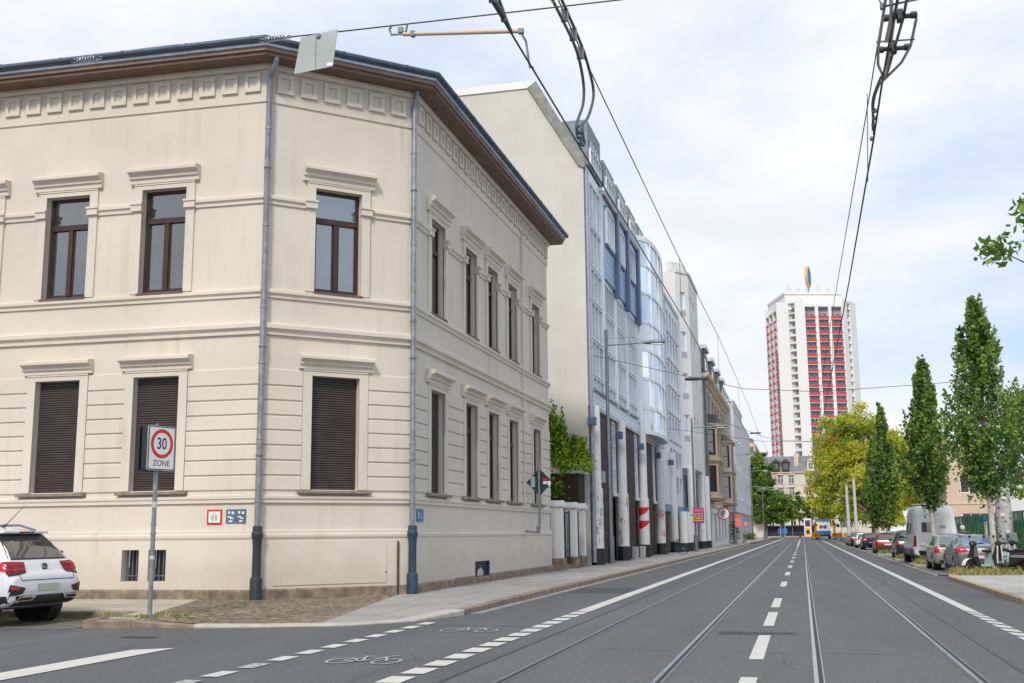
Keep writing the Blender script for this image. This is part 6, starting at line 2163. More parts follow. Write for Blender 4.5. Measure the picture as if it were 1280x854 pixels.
# ---------------------------------------------------------------- works barriers and signs
def barrier(x, y, wd, lab):
    o = thing('works_barrier', lab, 'barrier', (x, y, .02), group='yellow works barriers')
    mb = MB()
    mb.bbox(x - wd / 2, x + wd / 2, y - .04, y + .04, .35, 1.15, .02); mb.build('board', YEL, o)
    mb = MB(); n = int(wd / .4)
    for k in range(n):
        xx = x - wd / 2 + .1 + k * .4
        mb.prism([(xx, y - .05, .55), (xx + .18, y - .05, .55), (xx + .3, y - .05, .95), (xx + .12, y - .05, .95)], (0, .005, 0))
    mb.build('stripe', RED, o)
    for sg_ in (-1, 1):
        mb = MB(); mb.bbox(x + sg_ * wd * .4 - .2, x + sg_ * wd * .4 + .2, y - .3, y + .3, .02, .14, .03); mb.box(x + sg_ * wd * .4 - .03, x + sg_ * wd * .4 + .03, y - .03, y + .03, .14, .36); mb.build('foot', BLK, o)
    mb = MB(); mb.lathe([(.02, 0), (.1, .03), (.11, .16), (.06, .2)], (x + wd * .3, y, 1.16), 12); mb.build('warning_lamp', ORA, o, smooth=40)


barrier(2.1, 196, 1.6, 'yellow works barrier on the left of the lorry')
barrier(5.3, 192, 1.7, 'yellow works barrier on the right of the lorry, left of two')
barrier(7.1, 190, 1.7, 'yellow works barrier on the right of the lorry, right of two')
for x, y, lab in ((2.0, 195, 'orange and yellow beacon with warning triangle left of the lorry'), (4.9, 191, 'yellow warning beacon right of the lorry')):
    o = thing('works_beacon', lab, 'beacon', (x, y, .02), group='works beacons')
    mb = MB(); mb.bbox(x - .2, x + .2, y - .05, y + .05, 1.2, 2.3, .03); mb.build('board', YEL, o)
    mb = MB(); mb.prism([(x - .45, y - .07, 2.3), (x + .45, y - .07, 2.3), (x, y - .07, 3.05)], (0, .02, 0)); mb.build('triangle', ORA, o)
    mb = MB(); mb.cyl((x, y, .1), (x, y, 2.4), .03, n=6); mb.bbox(x - .25, x + .25, y - .2, y + .2, .02, .13, .03); mb.build('stand', BLK, o)
o = thing('direction_sign', 'blue and white direction sign on posts right of the works lorry', 'road sign', (7.0, 196, .1))
mb = MB(); mb.bbox(5.8, 8.2, 196, 196.06, 3.0, 3.9, .02); mb.build('panel', BLUE, o)
mb = MB(); mb.bbox(6.1, 7.9, 195.9, 195.95, 2.0, 2.9, .02); mb.build('panel', WHITE, o)
mb = MB(); mb.lathe([(.3, 0), (.3, .03)], (5.6, 195.8, 2.3), 20, 'y'); mb.build('round_sign', BLUE, o)
for x in (6.2, 7.8):
    MB().cyl((x, 196.1, .1), (x, 196.1, 3.9), .05, n=8).build('post', STEEL, o)
# ---------------------------------------------------------------- street lamps
def street_lamp(lab, x, y, h, arm, armz, r=.095):
    o = thing('street_lamp', lab, 'street lamp', (x, y, .12), group='street lamps on the left pavement')
    mb = MB(); mb.lathe([(.14, 0), (.14, 1.1), (r, 1.2), (r * .75, h - .12)], (x, y, .12), 14); mb.build('pole', STEELD, o, smooth=30)
    mb = MB(); mb.cyl((x, y, armz), (x + arm - .6, y, armz + .05), .035, n=8); mb.tube([(x, y, h - .4), (x + arm * .5, y, armz + .12 + (h - armz) * .25), (x + arm - .7, y, armz + .08)], .012, 5); mb.build('arm', STEELD, o)
    mb = MB()
    mb.lathe([(.02, 0), (.07, .02), (.09, .3), (.11, .55), (.10, .85), (.04, .95)], (x + arm - .75, y, armz + .04), 12, 'x')
    hd = mb.build('lamp_head', STEELD, o, smooth=50)
    mb = MB(); mb.bbox(x + arm - .4, x + arm + .1, y - .08, y + .08, armz - .075, armz - .03, .015); mb.build('lamp_glass', WHITE, hd)
    return o


street_lamp('dark grey street lamp before the first poster columns of the office block', -8.02, 48.4, 10.3, 2.4, 9.6)
street_lamp('street lamp carrying the purple shop sign before the white building', -7.0, 77, 9.1, 2.1, 8.45, .08)
street_lamp('street lamp with a pink poster before the sandstone house', -6.75, 119, 10, 2.1, 9.3, .08)
street_lamp('street lamp before the grey block near the street end', -6.3, 150, 10, 2.1, 9.2, .08)
street_lamp('farthest street lamp before the green trees at the left street end', -6.0, 185, 8.6, 2.0, 8.0, .08)
for x, y, h, lab in ((-4.6, 245, 7.5, 'thin grey post left of the farthest lamp posts at the junction'), (-3.6, 240, 9.4, 'tall thin grey post at the far junction')):
    o = thing('junction_post', lab, 'post', (x, y, 0), group='thin posts at the junction')
    mb = MB(); mb.cyl((x, y, 0), (x, y, h), .1, .07, 8); mb.build('pole', STEEL, o)
    mb = MB(); mb.bbox(x - .5, x + .5, y - .05, y + .05, 1.0, 2.0, .02); mb.build('panel', BLUE, o)


# ---------------------------------------------------------------- posters and signs on the left pavement
def ad_sign(lab, x, y, z, wd, ht, mats):
    o = thing('advertising_sign', lab, 'advertising sign', (x, y, z), group='poster signs on lamp posts')
    MB().bbox(x - wd / 2, x + wd / 2, y - .03, y + .03, z, z + ht, .01).build('board', mats[0], o)
    mb = MB(); rr = random.Random(int(y))
    for k in range(4):
        zz = z + ht * (.12 + .15 * k); x0 = x - wd * .42
        while x0 < x + wd * .35:
            w_ = rr.uniform(.05, .14)
            mb.box(x0, min(x0 + w_, x + wd * .42), y - .042, y - .031, zz, zz + ht * .09)
            x0 += w_ + .04
    mb.build('print', mats[1], o)
    MB().box(x - wd * .44, x + wd * .44, y - .042, y - .031, z + ht * .74, z + ht * .95).build('heading', mats[2], o)
    MB().box(x - wd * .5 - .25, x + wd * .5, y + .031, y + .05, z + ht * .5, z + ht * .56).build('bracket', STEELD, o)
    return o


ad_sign('purple, pink and yellow poster sign on the lamp post before the white building', -6.75, 76.85, 2.02, .72, 1.02, (PURP, YEL, MAG))
ad_sign('pink and orange poster sign on the lamp post before the sandstone house', -6.45, 118.85, 1.9, .62, 1.3, (MAG, YEL, ORA))
o = thing('round_sign', 'round white hanging sign with red ring and green letter', 'shop sign', (-6.95, 104, 2.4))
MB().lathe([(.56, 0), (.56, .06)], (-6.9, 104, 3.05), 32, 'y').build('disc', RED, o)
MB().lathe([(.48, -.01), (.48, .0)], (-6.9, 104, 3.05), 32, 'y').build('face', WHITE, o)
vs, fs = text_shape('P', .75, .02); MB().add([(x - 6.9, 103.97, 3.05 + y) for x, y in vs], fs).build('letter', GREEN, o)
MB().box(-8.2, -7.4, 104.0, 104.05, 3.0, 3.06).build('bracket', STEELD, o)
for x, y, z, lab in ((-6.45, 134, 2.35, 'round white and red road sign before the grey block'),):
    o = thing('road_sign', lab, 'road sign', (x, y, .12))
    MB().cyl((x, y + .05, .12), (x, y + .05, z + .35), .035, n=8).build('post', STEEL, o)
    MB().lathe([(.34, 0), (.34, .025)], (x, y, z), 24, 'y').build('disc', RED, o)
    MB().lathe([(.25, -.01), (.25, .0)], (x, y, z), 24, 'y').build('face', M('pinkish_white', (.70, .58, .56), .5, var=0), o)
    MB().box(x - .15, x + .15, y - .02, y - .011, z - .05, z + .05).build('bar', RED, o)
for x, y, lab in ((-7.35, 127.2, 'slim leafy shrub against the corner of the grey block'),):
    o = thing('climbing_shrub', lab, 'shrub', (x, y, .12))
    MB().tube([(x, y, .1), (x, y, 2.8)], .03, 6).build('stem', BARK, o)
    Pq = np.array([x, y, 1.6]) + rng.normal(size=(900, 3)) * np.array([.28, .28, .75]); leaves('foliage', Pq, .09, [LG_D, LG_M], o, rng.integers(0, 2, 900))
for x, y, lab in ((-6.5, 140, 'low dark green bush by the grey block, left of two'), (-6.4, 146, 'low dark green bush by the grey block, right of two')):
    o = thing('planter_bush', lab, 'bush', (x, y, .12), group='low bushes by the grey block')
    MB().bbox(x - .35, x + .35, y - .35, y + .35, .12, .5, .04).build('tub', CONC, o)
    Pq = np.array([x, y, .8]) + rng.normal(size=(500, 3)) * np.array([.28, .28, .22]); leaves('foliage', Pq, .09, [LG_D, LG_M], o, rng.integers(0, 2, 500))

# ---------------------------------------------------------------- 30 zone sign
zx, zy = -10.47, 16.82
zs = thing('speed_limit_sign', 'white 30 zone sign with red ring on a grey post at the kerb', 'road sign', (zx, zy, .1))
mb = MB(); mb.cyl((zx, zy, .05), (zx, zy, 3.30), .038, n=14)
mb.cyl((zx, zy, .1), (zx, zy, .16), .07, n=14)
for z in (1.45, 1.60):
    mb.cyl((zx, zy, z), (zx, zy, z + .045), .046, n=14)
mb.build('post', ZINC, zs, smooth=40)
stk = MB(); stk.lathe([(.0405, 0), (.0405, .09)], (zx, zy, 1.9), 14); stk.lathe([(.0402, 0), (.0402, .06)], (zx, zy, 1.05), 14); stk.build('sticker', M('faded_sticker', (.5, .52, .56), .6, var=.3, scale=20), zs)
nd = Vector((math.cos(R(-15)), math.sin(R(-15)), 0)); ud = Vector((-nd.y, nd.x, 0))
Cs = Vector((zx, zy, 2.88)) + nd * .05
TS = lambda u, v, w=0: Cs + ud * u + Vector((0, 0, v)) + nd * w


def rrect(w_, h_, r_, n=6):
    out = []
    for cx, cy, a0 in ((w_ - r_, h_ - r_, 0), (-w_ + r_, h_ - r_, 90), (-w_ + r_, -h_ + r_, 180), (w_ - r_, -h_ + r_, 270)):
        for k in range(n + 1):
            a = R(a0 + 90 * k / n); out.append((cx + r_ * math.cos(a), cy + r_ * math.sin(a)))
    return out


mb = MB(); mb.prism([TS(u, v, .04) for u, v in rrect(.30, .375, .04)], nd * .02); pn = mb.build('panel', STEEL, zs)
mb = MB(); mb.prism([TS(u, v, .058) for u, v in rrect(.285, .36, .035)], nd * .005); mb.build('black_border', BLK, pn)
mb = MB(); mb.prism([TS(u, v, .062) for u, v in rrect(.272, .347, .03)], nd * .003); mb.build('face', WHITE, pn)
mb = MB(); mb.prism([TS(u, v, -.16) for u, v in rrect(.30, .375, .04)], nd * .02); mb.build('back_panel', BLK, zs)
mb = MB(); mb.prism([TS(u, v, -.10) for u, v in rrect(.285, .36, .02)], nd * .137); mb.build('box', BLK, zs)
mb = MB()
c0 = (0, .075)
n = 40
for k in range(n):
    a, b = 2 * PI * k / n, 2 * PI * (k + 1) / n
    mb.quad(*[TS(c0[0] + r_ * math.cos(q), c0[1] + r_ * math.sin(q), .0665) for r_, q in ((.245, a), (.245, b), (.185, b), (.185, a))])
mb.build('red_ring', RED, pn)
mb = MB(TS)
vs, fs = text_shape('30', .27, .012); mb.add([(x * .82, y + .08, .0665) for x, y in vs], fs)
vs, fs = text_shape('ZONE', .135, .004); mb.add([(x, y - .25, .0665) for x, y in vs], fs)
mb.build('lettering', BLK, pn)
MB().lathe([(.025, 0), (.03, .02), (.02, .05)], TS(0, .375, .0), 10).build('cap', BLK, zs)

# ---------------------------------------------------------------- diamond sign seen from behind, on the house corner
dx, dy = -7.93, 34.4
ds_ = thing('diamond_sign', 'dark back of a diamond shaped sign with stickers on a bracket at the house corner', 'road sign', (dx, dy, 1.4))
mb = MB(); mb.tube([(dx - .5, dy + .1, 1.50), (dx - .08, dy, 1.45), (dx, dy, 1.6), (dx, dy, 3.5)], .036, 10); mb.build('post', ZINC, ds_, smooth=40)
mb = MB(); mb.lathe([(.05, 0), (.06, .02), (.06, .22), (.05, .24)], (dx - .04, dy, 1.42), 10); mb.build('foot_bracket', STEELD, ds_)
s = .42
mb = MB(); mb.prism([(dx, dy + .06, 3.0 + s * 1.02), (dx + s, dy + .06, 3.0), (dx, dy + .06, 3.0 - s * 1.02), (dx - s, dy + .06, 3.0)], (0, .02, 0)); pn = mb.build('panel', M('dark_green_back', (.018, .035, .04), .5, var=.2), ds_)
mb = MB(); mb.box(dx - .28, dx - .14, dy + .05, dy + .058, 2.85, 3.18); mb.build('sticker', MINT, pn)
mb = MB(); mb.box(dx + .10, dx + .24, dy + .05, dy + .058, 3.06, 3.12); mb.build('sticker', RED, pn)
mb = MB(); mb.box(dx + .12, dx + .24, dy + .049, dy + .0575, 2.94, 3.03); mb.box(dx + .26, dx + .36, dy + .049, dy + .0575, 2.90, 3.03); mb.build('sticker', WHITE, pn)

# ---------------------------------------------------------------- bicycle by the columns
def bicycle(x, y, lab):
    o = thing('bicycle', lab, 'bicycle', (x, y, .12), R(105))
    for yy in (-.52, .52):
        mb = MB()
        P = [(0, yy + .33 * math.cos(k * PI / 12), .34 + .33 * math.sin(k * PI / 12)) for k in range(25)]
        mb.tube(P, .017, 6)
        w_ = mb.build('wheel', BLACK, o, local=True)
        mb = MB()
        for k in range(12):
            a = k * PI / 6
            mb.cyl((0, yy, .34), (0, yy + .32 * math.cos(a), .34 + .32 * math.sin(a)), .003, n=4)
        mb.lathe([(.03, -.04), (.03, .04)], (0, yy, .34), 8, 'x'); mb.build('spokes', STEEL, w_, local=True)
    mb = MB()
    for a, b in (((-.52, .34), (-.12, .30)), ((-.12, .30), (-.24, .82)), ((-.22, .74), (.34, .80)), ((.33, .72), (-.12, .30)), ((-.52, .34), (-.22, .74)), ((.30, .92), (.52, .34))):
        mb.cyl((0, a[0], a[1]), (0, b[0], b[1]), .018, n=8)
    mb.build('frame', GRAFB, o, local=True)
    mb = MB(); mb.bbox(-.07, .07, -.36, -.12, .82, .88, .03); mb.build('saddle', BLK, o, local=True)
    mb = MB(); mb.tube([(-.28, .2, .98), (-.2, .3, 1.0), (0, .3, .95), (.2, .3, 1.0), (.28, .2, .98)], .014, 6); mb.build('handlebar', STEEL, o, local=True)
    return o


bicycle(-7.45, 67.6, 'dark bicycle leaning by the poster column with the red logo')


# ---------------------------------------------------------------- scooters
def scooter(lab, loc, rot, bodymat, legmat, seatmat, kind):
    o = thing('scooter', lab, 'scooter', loc, rot, 'scooters parked by the tree')
    for y in (-.62, .66):
        mb = MB(); mb.lathe([(.12, -.055), (.22, -.06), (.245, -.03), (.245, .03), (.22, .06), (.12, .055)], (0, y, .245), 20, 'x'); w_ = mb.build('wheel', BLACK, o, smooth=40, local=True)
        mb = MB(); mb.lathe([(.13, -.045), (.12, .045)], (0, y, .245), 14, 'x'); mb.build('rim', STEEL, w_, local=True)
    mb = MB()
    mb.add([Vector(p) for p in [(-.19, -.98, .60), (.19, -.98, .60), (.21, -.55, .44), (-.21, -.55, .44), (-.12, -1.0, .78), (.12, -1.0, .78), (.15, -.15, .74), (-.15, -.15, .74), (-.2, -.1, .28), (.2, -.1, .28)]],
           [(0, 1, 5, 4), (0, 3, 2, 1), (1, 2, 9, 6, 5), (3, 0, 4, 7, 8), (4, 5, 6, 7), (7, 6, 9, 8), (3, 8, 9, 2)])
    mb.bbox(-.16, .16, -.15, .40, .24, .32, .03)
    mb.build('rear_body', bodymat, o, local=True)
    mb = MB(); mb.add([Vector(p) for p in [(-.22, .36, .26), (.22, .36, .26), (.24, .48, .60), (-.24, .48, .60), (.12, .42, 1.0), (-.12, .42, 1.0), (-.18, .50, .24), (.18, .50, .24), (.17, .60, .60), (-.17, .60, .60), (.09, .50, 1.0), (-.09, .50, 1.0)]],
           [(0, 1, 2, 3), (3, 2, 4, 5), (6, 9, 8, 7), (9, 11, 10, 8), (0, 3, 9, 6), (3, 5, 11, 9), (1, 7, 8, 2), (2, 8, 10, 4), (5, 4, 10, 11)])
    mb.build('leg_shield', legmat, o, local=True)
    mb = MB()
    for sg in (-1, 1):
        mb.cyl((sg * .14, .41, .34), (sg * .09, .40, .98), .022, n=6)
    mb.build('shield_trim', WHITE, o, local=True)
    mb = MB(); mb.bbox(-.13, .13, -.92, -.30, .76, .88, .05); mb.bbox(-.13, .13, -.34, .02, .74, .83, .04); mb.build('seat', seatmat, o, local=True)
    mb = MB(); P = [(.10, .66 + .3 * math.cos(a), .245 + .3 * math.sin(a)) for a in np.linspace(.2, 2.6, 8)]
    for a, b in zip(P[:-1], P[1:]):
        mb.quad(a, b, (-b[0], b[1], b[2]), (-a[0], a[1], a[2]))
    mb.build('mudguard', bodymat if kind == 'mint' else WHITE, o, local=True)
    mb = MB(); mb.tube([(-.34, .30, 1.06), (-.2, .40, 1.05), (0, .43, 1.03), (.2, .40, 1.05), (.34, .30, 1.06)], .02, 8); mb.lathe([(.03, -.12), (.1, -.08), (.11, .06), (.09, .09)], (0, .48, 1.04), 14, 'y'); hb = mb.build('handlebar', BLK, o, smooth=40, local=True)
    mb = MB(); mb.lathe([(.085, 0), (.08, .02)], (0, .57, 1.04), 14, 'y'); mb.build('headlight', CHROME, hb, local=True)
    for sg in (-1, 1):
        mb = MB(); mb.cyl((sg * .25, .36, 1.06), (sg * .36, .30, 1.28), .007, n=5); mb.lathe([(.05, 0), (.055, .015), (.05, .03)], (sg * .37, .28, 1.30), 12, 'y'); mb.build('mirror', BLK, hb, local=True)
    mb = MB(); mb.cyl((0, .46, .9), (0, .66, .245), .03, n=8); mb.build('fork', STEELD, o, local=True)
    mb = MB(); mb.bbox(-.08, .08, -.99, -.96, .62, .70, .02); mb.build('tail_lamp', LAMP_R, o, local=True)
    mb = MB(); mb.bbox(.10, .20, -.85, -.3, .22, .36, .04); mb.build('exhaust', STEELD, o, local=True)
    if kind == 'mint':
        mb = MB()
        mb.add([(-.24, .52, 1.06), (.24, .52, 1.06), (.22, .40, 1.42), (-.22, .40, 1.42), (-.26, .44, 1.2), (.26, .44, 1.2)], [(0, 1, 5, 2, 3, 4)]); mb.build('windscreen', MINT, o, local=True)
    else:
        mb = MB(); mb.bbox(-.215, .215, -.80, -.20, .56, .66, .03); mb.build('side_panel', STEEL, o, local=True)
    return o


scooter('mint scooter with black and white leg shield left of the pale tree trunk', (6.25, 43.7, -.14), R(122), MINT, BLK, BLK, 'black')
scooter('mint green scooter with windscreen standing behind the black scooter', (7.25, 45.4, -.14), R(-40), MINT, MINT, BLK, 'mint')
scooter('black scooter with silver side panel and long seat right of the tree trunk', (6.98, 43.2, -.14), R(40), BLK, BLK, BLK, 'panel')

# ---------------------------------------------------------------- person beside the parked cars
def person(lab, x, y, rot, H):
    o = thing('person', lab, 'person', (x, y, -.13), rot)
    k = H / 1.75
    J = dict(p=(0, 0, .95), ch=(0, .03, 1.28), nk=(0, .02, 1.47), hd=(0, .05, 1.58), ht=(0, .05, 1.70),
             sl=(-.19, .0, 1.40), el=(-.25, -.03, 1.12), wl=(-.22, .16, .95), sr=(.19, 0, 1.40), er=(.25, -.03, 1.12), wr=(.22, .16, .95),
             hl=(-.1, 0, .90), kl=(-.11, .03, .50), al=(-.11, -.02, .08), fl=(-.12, .15, .04), hr=(.1, 0, .90), kr=(.11, .02, .50), ar=(.11, -.03, .08), fr=(.12, .14, .04))
    rad = dict(p=.15, ch=.165, nk=.06, hd=.085, ht=.07, sl=.075, el=.055, wl=.042, sr=.075, er=.055, wr=.042, hl=.10, kl=.07, al=.05, fl=.035, hr=.10, kr=.07, ar=.05, fr=.035)
    E_ = [('p', 'ch'), ('ch', 'nk'), ('nk', 'hd'), ('hd', 'ht'), ('ch', 'sl'), ('sl', 'el'), ('el', 'wl'), ('ch', 'sr'), ('sr', 'er'), ('er', 'wr'), ('p', 'hl'), ('hl', 'kl'), ('kl', 'al'), ('al', 'fl'), ('p', 'hr'), ('hr', 'kr'), ('kr', 'ar'), ('ar', 'fr')]
    names = list(J)
    bm = bmesh.new(); lay = bm.verts.layers.skin.verify(); vv = {}
    for n_ in names:
        v = bm.verts.new(Vector(J[n_]) * k); v[lay].radius = (rad[n_] * k, rad[n_] * k); v[lay].use_root = (n_ == 'p'); vv[n_] = v
    for a, b in E_:
        bm.edges.new((vv[a], vv[b]))
    me = bpy.data.meshes.new('body'); bm.to_mesh(me); bm.free()
    mt, t_, b_ = nt('navy_clothes_and_skin')
    g = t_.nodes.new('ShaderNodeTexCoord').outputs['Object']; sp2 = t_.nodes.new('ShaderNodeSeparateXYZ'); t_.links.new(g, sp2.inputs[0])
    c1 = ramp(t_, sp2.outputs[2], [(0, 0.), (1, 1.)])
    gt1 = N(t_, 'ShaderNodeMath', _operation='GREATER_THAN'); t_.links.new(sp2.outputs[2], gt1.inputs[0]); gt1.inputs[1].default_value = 1.46 * k
    gt2 = N(t_, 'ShaderNodeMath', _operation='GREATER_THAN'); t_.links.new(sp2.outputs[2], gt2.inputs[0]); gt2.inputs[1].default_value = .9 * k
    t_.links.new(mixc(t_, gt1.outputs[0], mixc(t_, gt2.outputs[0], (.06, .06, .07), (.02, .035, .09)), (.50, .24, .18)), b_.inputs['Base Color'])
    me.materials.append(mt)
    bo = link(bpy.data.objects.new('body', me)); bo.parent = o
    sk = bo.modifiers.new('skin', 'SKIN'); sk.use_smooth_shade = True
    bo.modifiers.new('sub', 'SUBSURF').render_levels = 2
    mb = MB(); mb.lathe([(.02, .12), (.07, .10), (.098, .05), (.105, -.01), (.095, -.06)], Vector((0, .035, 1.63)) * k, 16)
    mb.build('hair', M('white_hair', (.66, .62, .58), .8, var=.15, scale=40), o, smooth=60, local=True)
    mb = MB(); mb.lathe([(.012, 0), (.018, .015), (.008, .035)], Vector((0, .135, 1.585)) * k, 8, 'y'); mb.build('nose', mt, o, local=True)
    return o


person('white haired person in a dark navy jacket standing behind the parked cars', 6.95, 54.4, R(150), 1.74)
# ---------------------------------------------------------------- overhead line
def wire(name, pts, r, mat, lab, cat='overhead wire', group=None, n=6):
    P = pts
    mb = MB(); mb.tube(P, r, n)
    o = mb.build(name, mat, smooth=60)
    return tag(o, lab, cat, group)


gw = 'tram overhead line'
wire('contact_wire', [(-2.15, -6, 5.42), (-2.15, 8, 5.52), (-2.15, 23, 5.72), (-2.2, 60, 5.68), (-2.1, 100, 5.65), (-2.2, 140, 5.65), (-2.1, 225, 5.6)], .009, WIRE, 'lower wire over the left track, thick straight contact wire', group=gw)
ml = [(-2.15, -6, 6.95), (-2.15, 6, 6.85), (-2.15, 12, 6.77), (-2.15, 22, 6.88), (-2.15, 34, 7.15), (-2.15, 52, 7.15), (-2.15, 70, 6.9), (-2.15, 90, 7.1), (-2.15, 110, 6.9), (-2.15, 130, 7.1), (-2.15, 225, 6.9)]
wire('messenger_wire', ml, .008, WIRE, 'upper thin wire over the left track that carries the contact wire', group=gw)
for y, z1 in ((22.3, 6.88), (33, 7.12), (44, 7.15), (62, 7.0), (80, 7.0)):
    wire('dropper_wire', [(-2.15, y, 5.68), (-2.15, y, z1)], .005, WIRE, 'thin vertical dropper between the two wires of the left track', 'dropper wire', 'dropper wires of the left track')
wire('contact_wire', [(.95, -6, 5.45), (.95, 9, 5.60), (.95, 10.6, 5.62), (.95, 12.2, 5.55), (.95, 19, 5.48), (.9, 60, 5.55), (.98, 100, 5.6), (.9, 225, 5.6)], .010, WIRE, 'contact wire over the right track, running down from the hanging hardware', group=gw)
wire('messenger_wire', [(1.10, -6, 7.1), (1.10, 6.6, 6.72), (1.08, 9.1, 6.7), (1.05, 13.4, 6.6), (1.0, 30, 6.9), (.95, 60, 7.0), (.95, 225, 6.9)], .007, WIRE, 'thin carrier wire over the right track, left of its contact wire in the picture', group=gw)
for y in (13.5, 30, 48, 70):
    wire('dropper_wire', [(.96, y, 5.5), (1.02, y, 6.85 if y > 20 else 6.6)], .005, WIRE, 'thin vertical dropper between the two wires of the right track', 'dropper wire', 'dropper wires of the right track')

# cross span at the front with plate, clamps and arm
Ys = 9.6
sp_z = lambda x: 6.29 - .016 * (x + 4.4)
wire('span_wire', [(x, Ys, sp_z(x) + .0008 * (x + 4) ** 2) for x in np.linspace(-16, 8, 25)], .007, WIRE, 'dark span wire crossing the top left in front of the corner house', 'span wire')
for x, lab in ((-7.0, 'left one of two coil insulators on the front span wire above the house roof'), (-4.85, 'right one of two coil insulators on the front span wire, next to the grey plate')):
    o = thing('wire_insulator', lab, 'insulator', (x, Ys, sp_z(x)), group='coil insulators on the front span wire')
    mb = MB(); P = []
    for k in range(60):
        a = k * .75
        P.append((x - .11 + .22 * k / 59, Ys + .026 * math.cos(a), sp_z(x) + .002 + .026 * math.sin(a)))
    mb.tube(P, .007, 5); mb.build('coil', STEEL, o)
    for sg in (-1, 1):
        mb = MB(); mb.tube([(x + sg * .11, Ys, sp_z(x)), (x + sg * .15, Ys, sp_z(x) + .02), (x + sg * .19, Ys, sp_z(x)), (x + sg * .15, Ys, sp_z(x) - .02), (x + sg * .11, Ys, sp_z(x))], .006, 5); mb.build('eye', STEEL, o)
o = thing('hanging_plate', 'plain grey sheet metal plate hanging from the front span wire', 'plate', (-4.37, Ys - .03, 6.29))
T_ = lambda u, v, w=0: (-4.39 + u, Ys - .03 - w, 6.27 + v)
mb = MB(T_); 
q = [(-.17, -.01), (.22, .03), (.175, -.35), (-.235, -.385)]
mb.prism([(u, v, 0) for u, v in q], (0, 0, 0)) if False else None
mb.T = None
mb.prism([T_(u, v, 0) for u, v in q], (0, .006, 0)); mb.build('sheet', M('dull_grey_sheet', (.36, .40, .39), .5, var=.12, metal=.2), o)
mb = MB(); mb.lathe([(.02, 0), (.026, .02), (.012, .03)], T_(.02, -.02, .02), 10, 'y'); mb.build('clamp', STEELD, o)
mb = MB(); mb.box(.115 - 4.39, .175 - 4.39, Ys - .034, Ys - .0305, 6.27 - .345, 6.27 - .31); mb.build('label_strip', WHITE, o)
mb = MB(); mb.box(-.01 - 4.39, -.004 - 4.39, Ys - .034, Ys - .0302, 6.27 - .36, 6.27 - .03); mb.build('fold_line', STEELD, o)
o = thing('steady_arm', 'beige insulated arm between the front span wire and the left contact wire', 'steady arm', (-3.6, Ys, 6.2))
mb = MB(); mb.cyl((-3.42, Ys - .03, 6.18), (-2.36, Ys - .45, 5.74 + .27), .021, n=10)
mb2 = MB(); mb2.cyl((-3.50, Ys, 6.175), (-2.33, Ys, 6.06), .02, n=10); mb2.build('rod', BEIGE, o, smooth=40)
mb = MB(); mb.tube([(-3.62, Ys, 6.285), (-3.64, Ys, 6.24), (-3.62, Ys, 6.185), (-3.52, Ys, 6.18), (-3.47, Ys, 6.20), (-3.46, Ys, 6.27)], .012, 6); mb.bbox(-3.55, -3.50, Ys - .02, Ys + .02, 6.19, 6.25, .008); mb.bbox(-3.42, -3.38, Ys - .025, Ys + .025, 6.135, 6.195, .008); mb.build('clevis', STEELD, o)
mb = MB(); mb.bbox(-2.355, -2.30, Ys - .02, Ys + .02, 6.03, 6.085, .01); mb.tube([(-2.33, Ys, 6.05), (-2.28, Ys, 5.95), (-2.2, Ys - .2, 5.60), (-2.15, Ys - .3, 5.55)], .012, 6); mb.build('wire_clamp', STEELD, o)
o = thing('shackle', 'small chain shackle hanging above the front span wire', 'shackle', (-2.1, Ys, 6.4))
mb = MB()
for k in range(3):
    zz = 6.30 + k * .07
    mb.tube([(-2.02 + (.018 if k % 2 else 0), Ys + (.0 if k % 2 else .018), zz), (-2.02 + .022, Ys, zz + .04), (-2.02, Ys, zz + .08), (-2.02 - .022, Ys, zz + .04), (-2.02 + (.018 if k % 2 else 0), Ys, zz)], .006, 5)
mb.build('link', STEELD, o)

# feeder jumper cables on the left line
c1 = catmull([(-2.15, 9.0, 6.62), (-2.15, 10.22, 6.65), (-2.15, 10.97, 6.67), (-2.15, 11.39, 6.66), (-2.15, 11.67, 6.58), (-2.15, 11.85, 6.40), (-2.15, 11.79, 6.16), (-2.15, 11.5, 5.89), (-2.15, 11.36, 5.74), (-2.15, 11.45, 5.63)], 6)
c2 = catmull([(-2.12, 9.0, 6.80), (-2.12, 10.6, 6.80), (-2.12, 11.31, 6.79), (-2.12, 11.74, 6.76), (-2.12, 12.05, 6.68), (-2.12, 12.3, 6.56), (-2.12, 12.27, 6.38), (-2.12, 11.92, 6.05), (-2.12, 11.54, 5.80), (-2.12, 11.66, 5.64)], 6)
o = thing('jumper_cable', 'pair of thick grey jumper cables curving down to the left contact wire', 'cable', (-2.15, 11, 6))
for c in (c1, c2):
    MB().tube(c, .017, 8).build('cable', CABLE, o, smooth=60)
for y, z in ((10.75, 6.73), (11.2, 6.72), (11.6, 6.68)):
    mb = MB(); mb.bbox(-2.175, -2.095, y - .014, y + .014, z - .07, z + .08, .006); mb.build('clamp', STEELD, o)
for y, z in ((11.37, 5.70), (11.45, 5.66), (11.58, 5.68)):
    mb = MB()
    for k in range(3):
        mb.lathe([(.02, -.02), (.032, -.012), (.032, .012), (.02, .02)], (-2.14, y + k * .03, z + .05 - k * .05), 8)
    mb.build('clamp', STEELD, o)
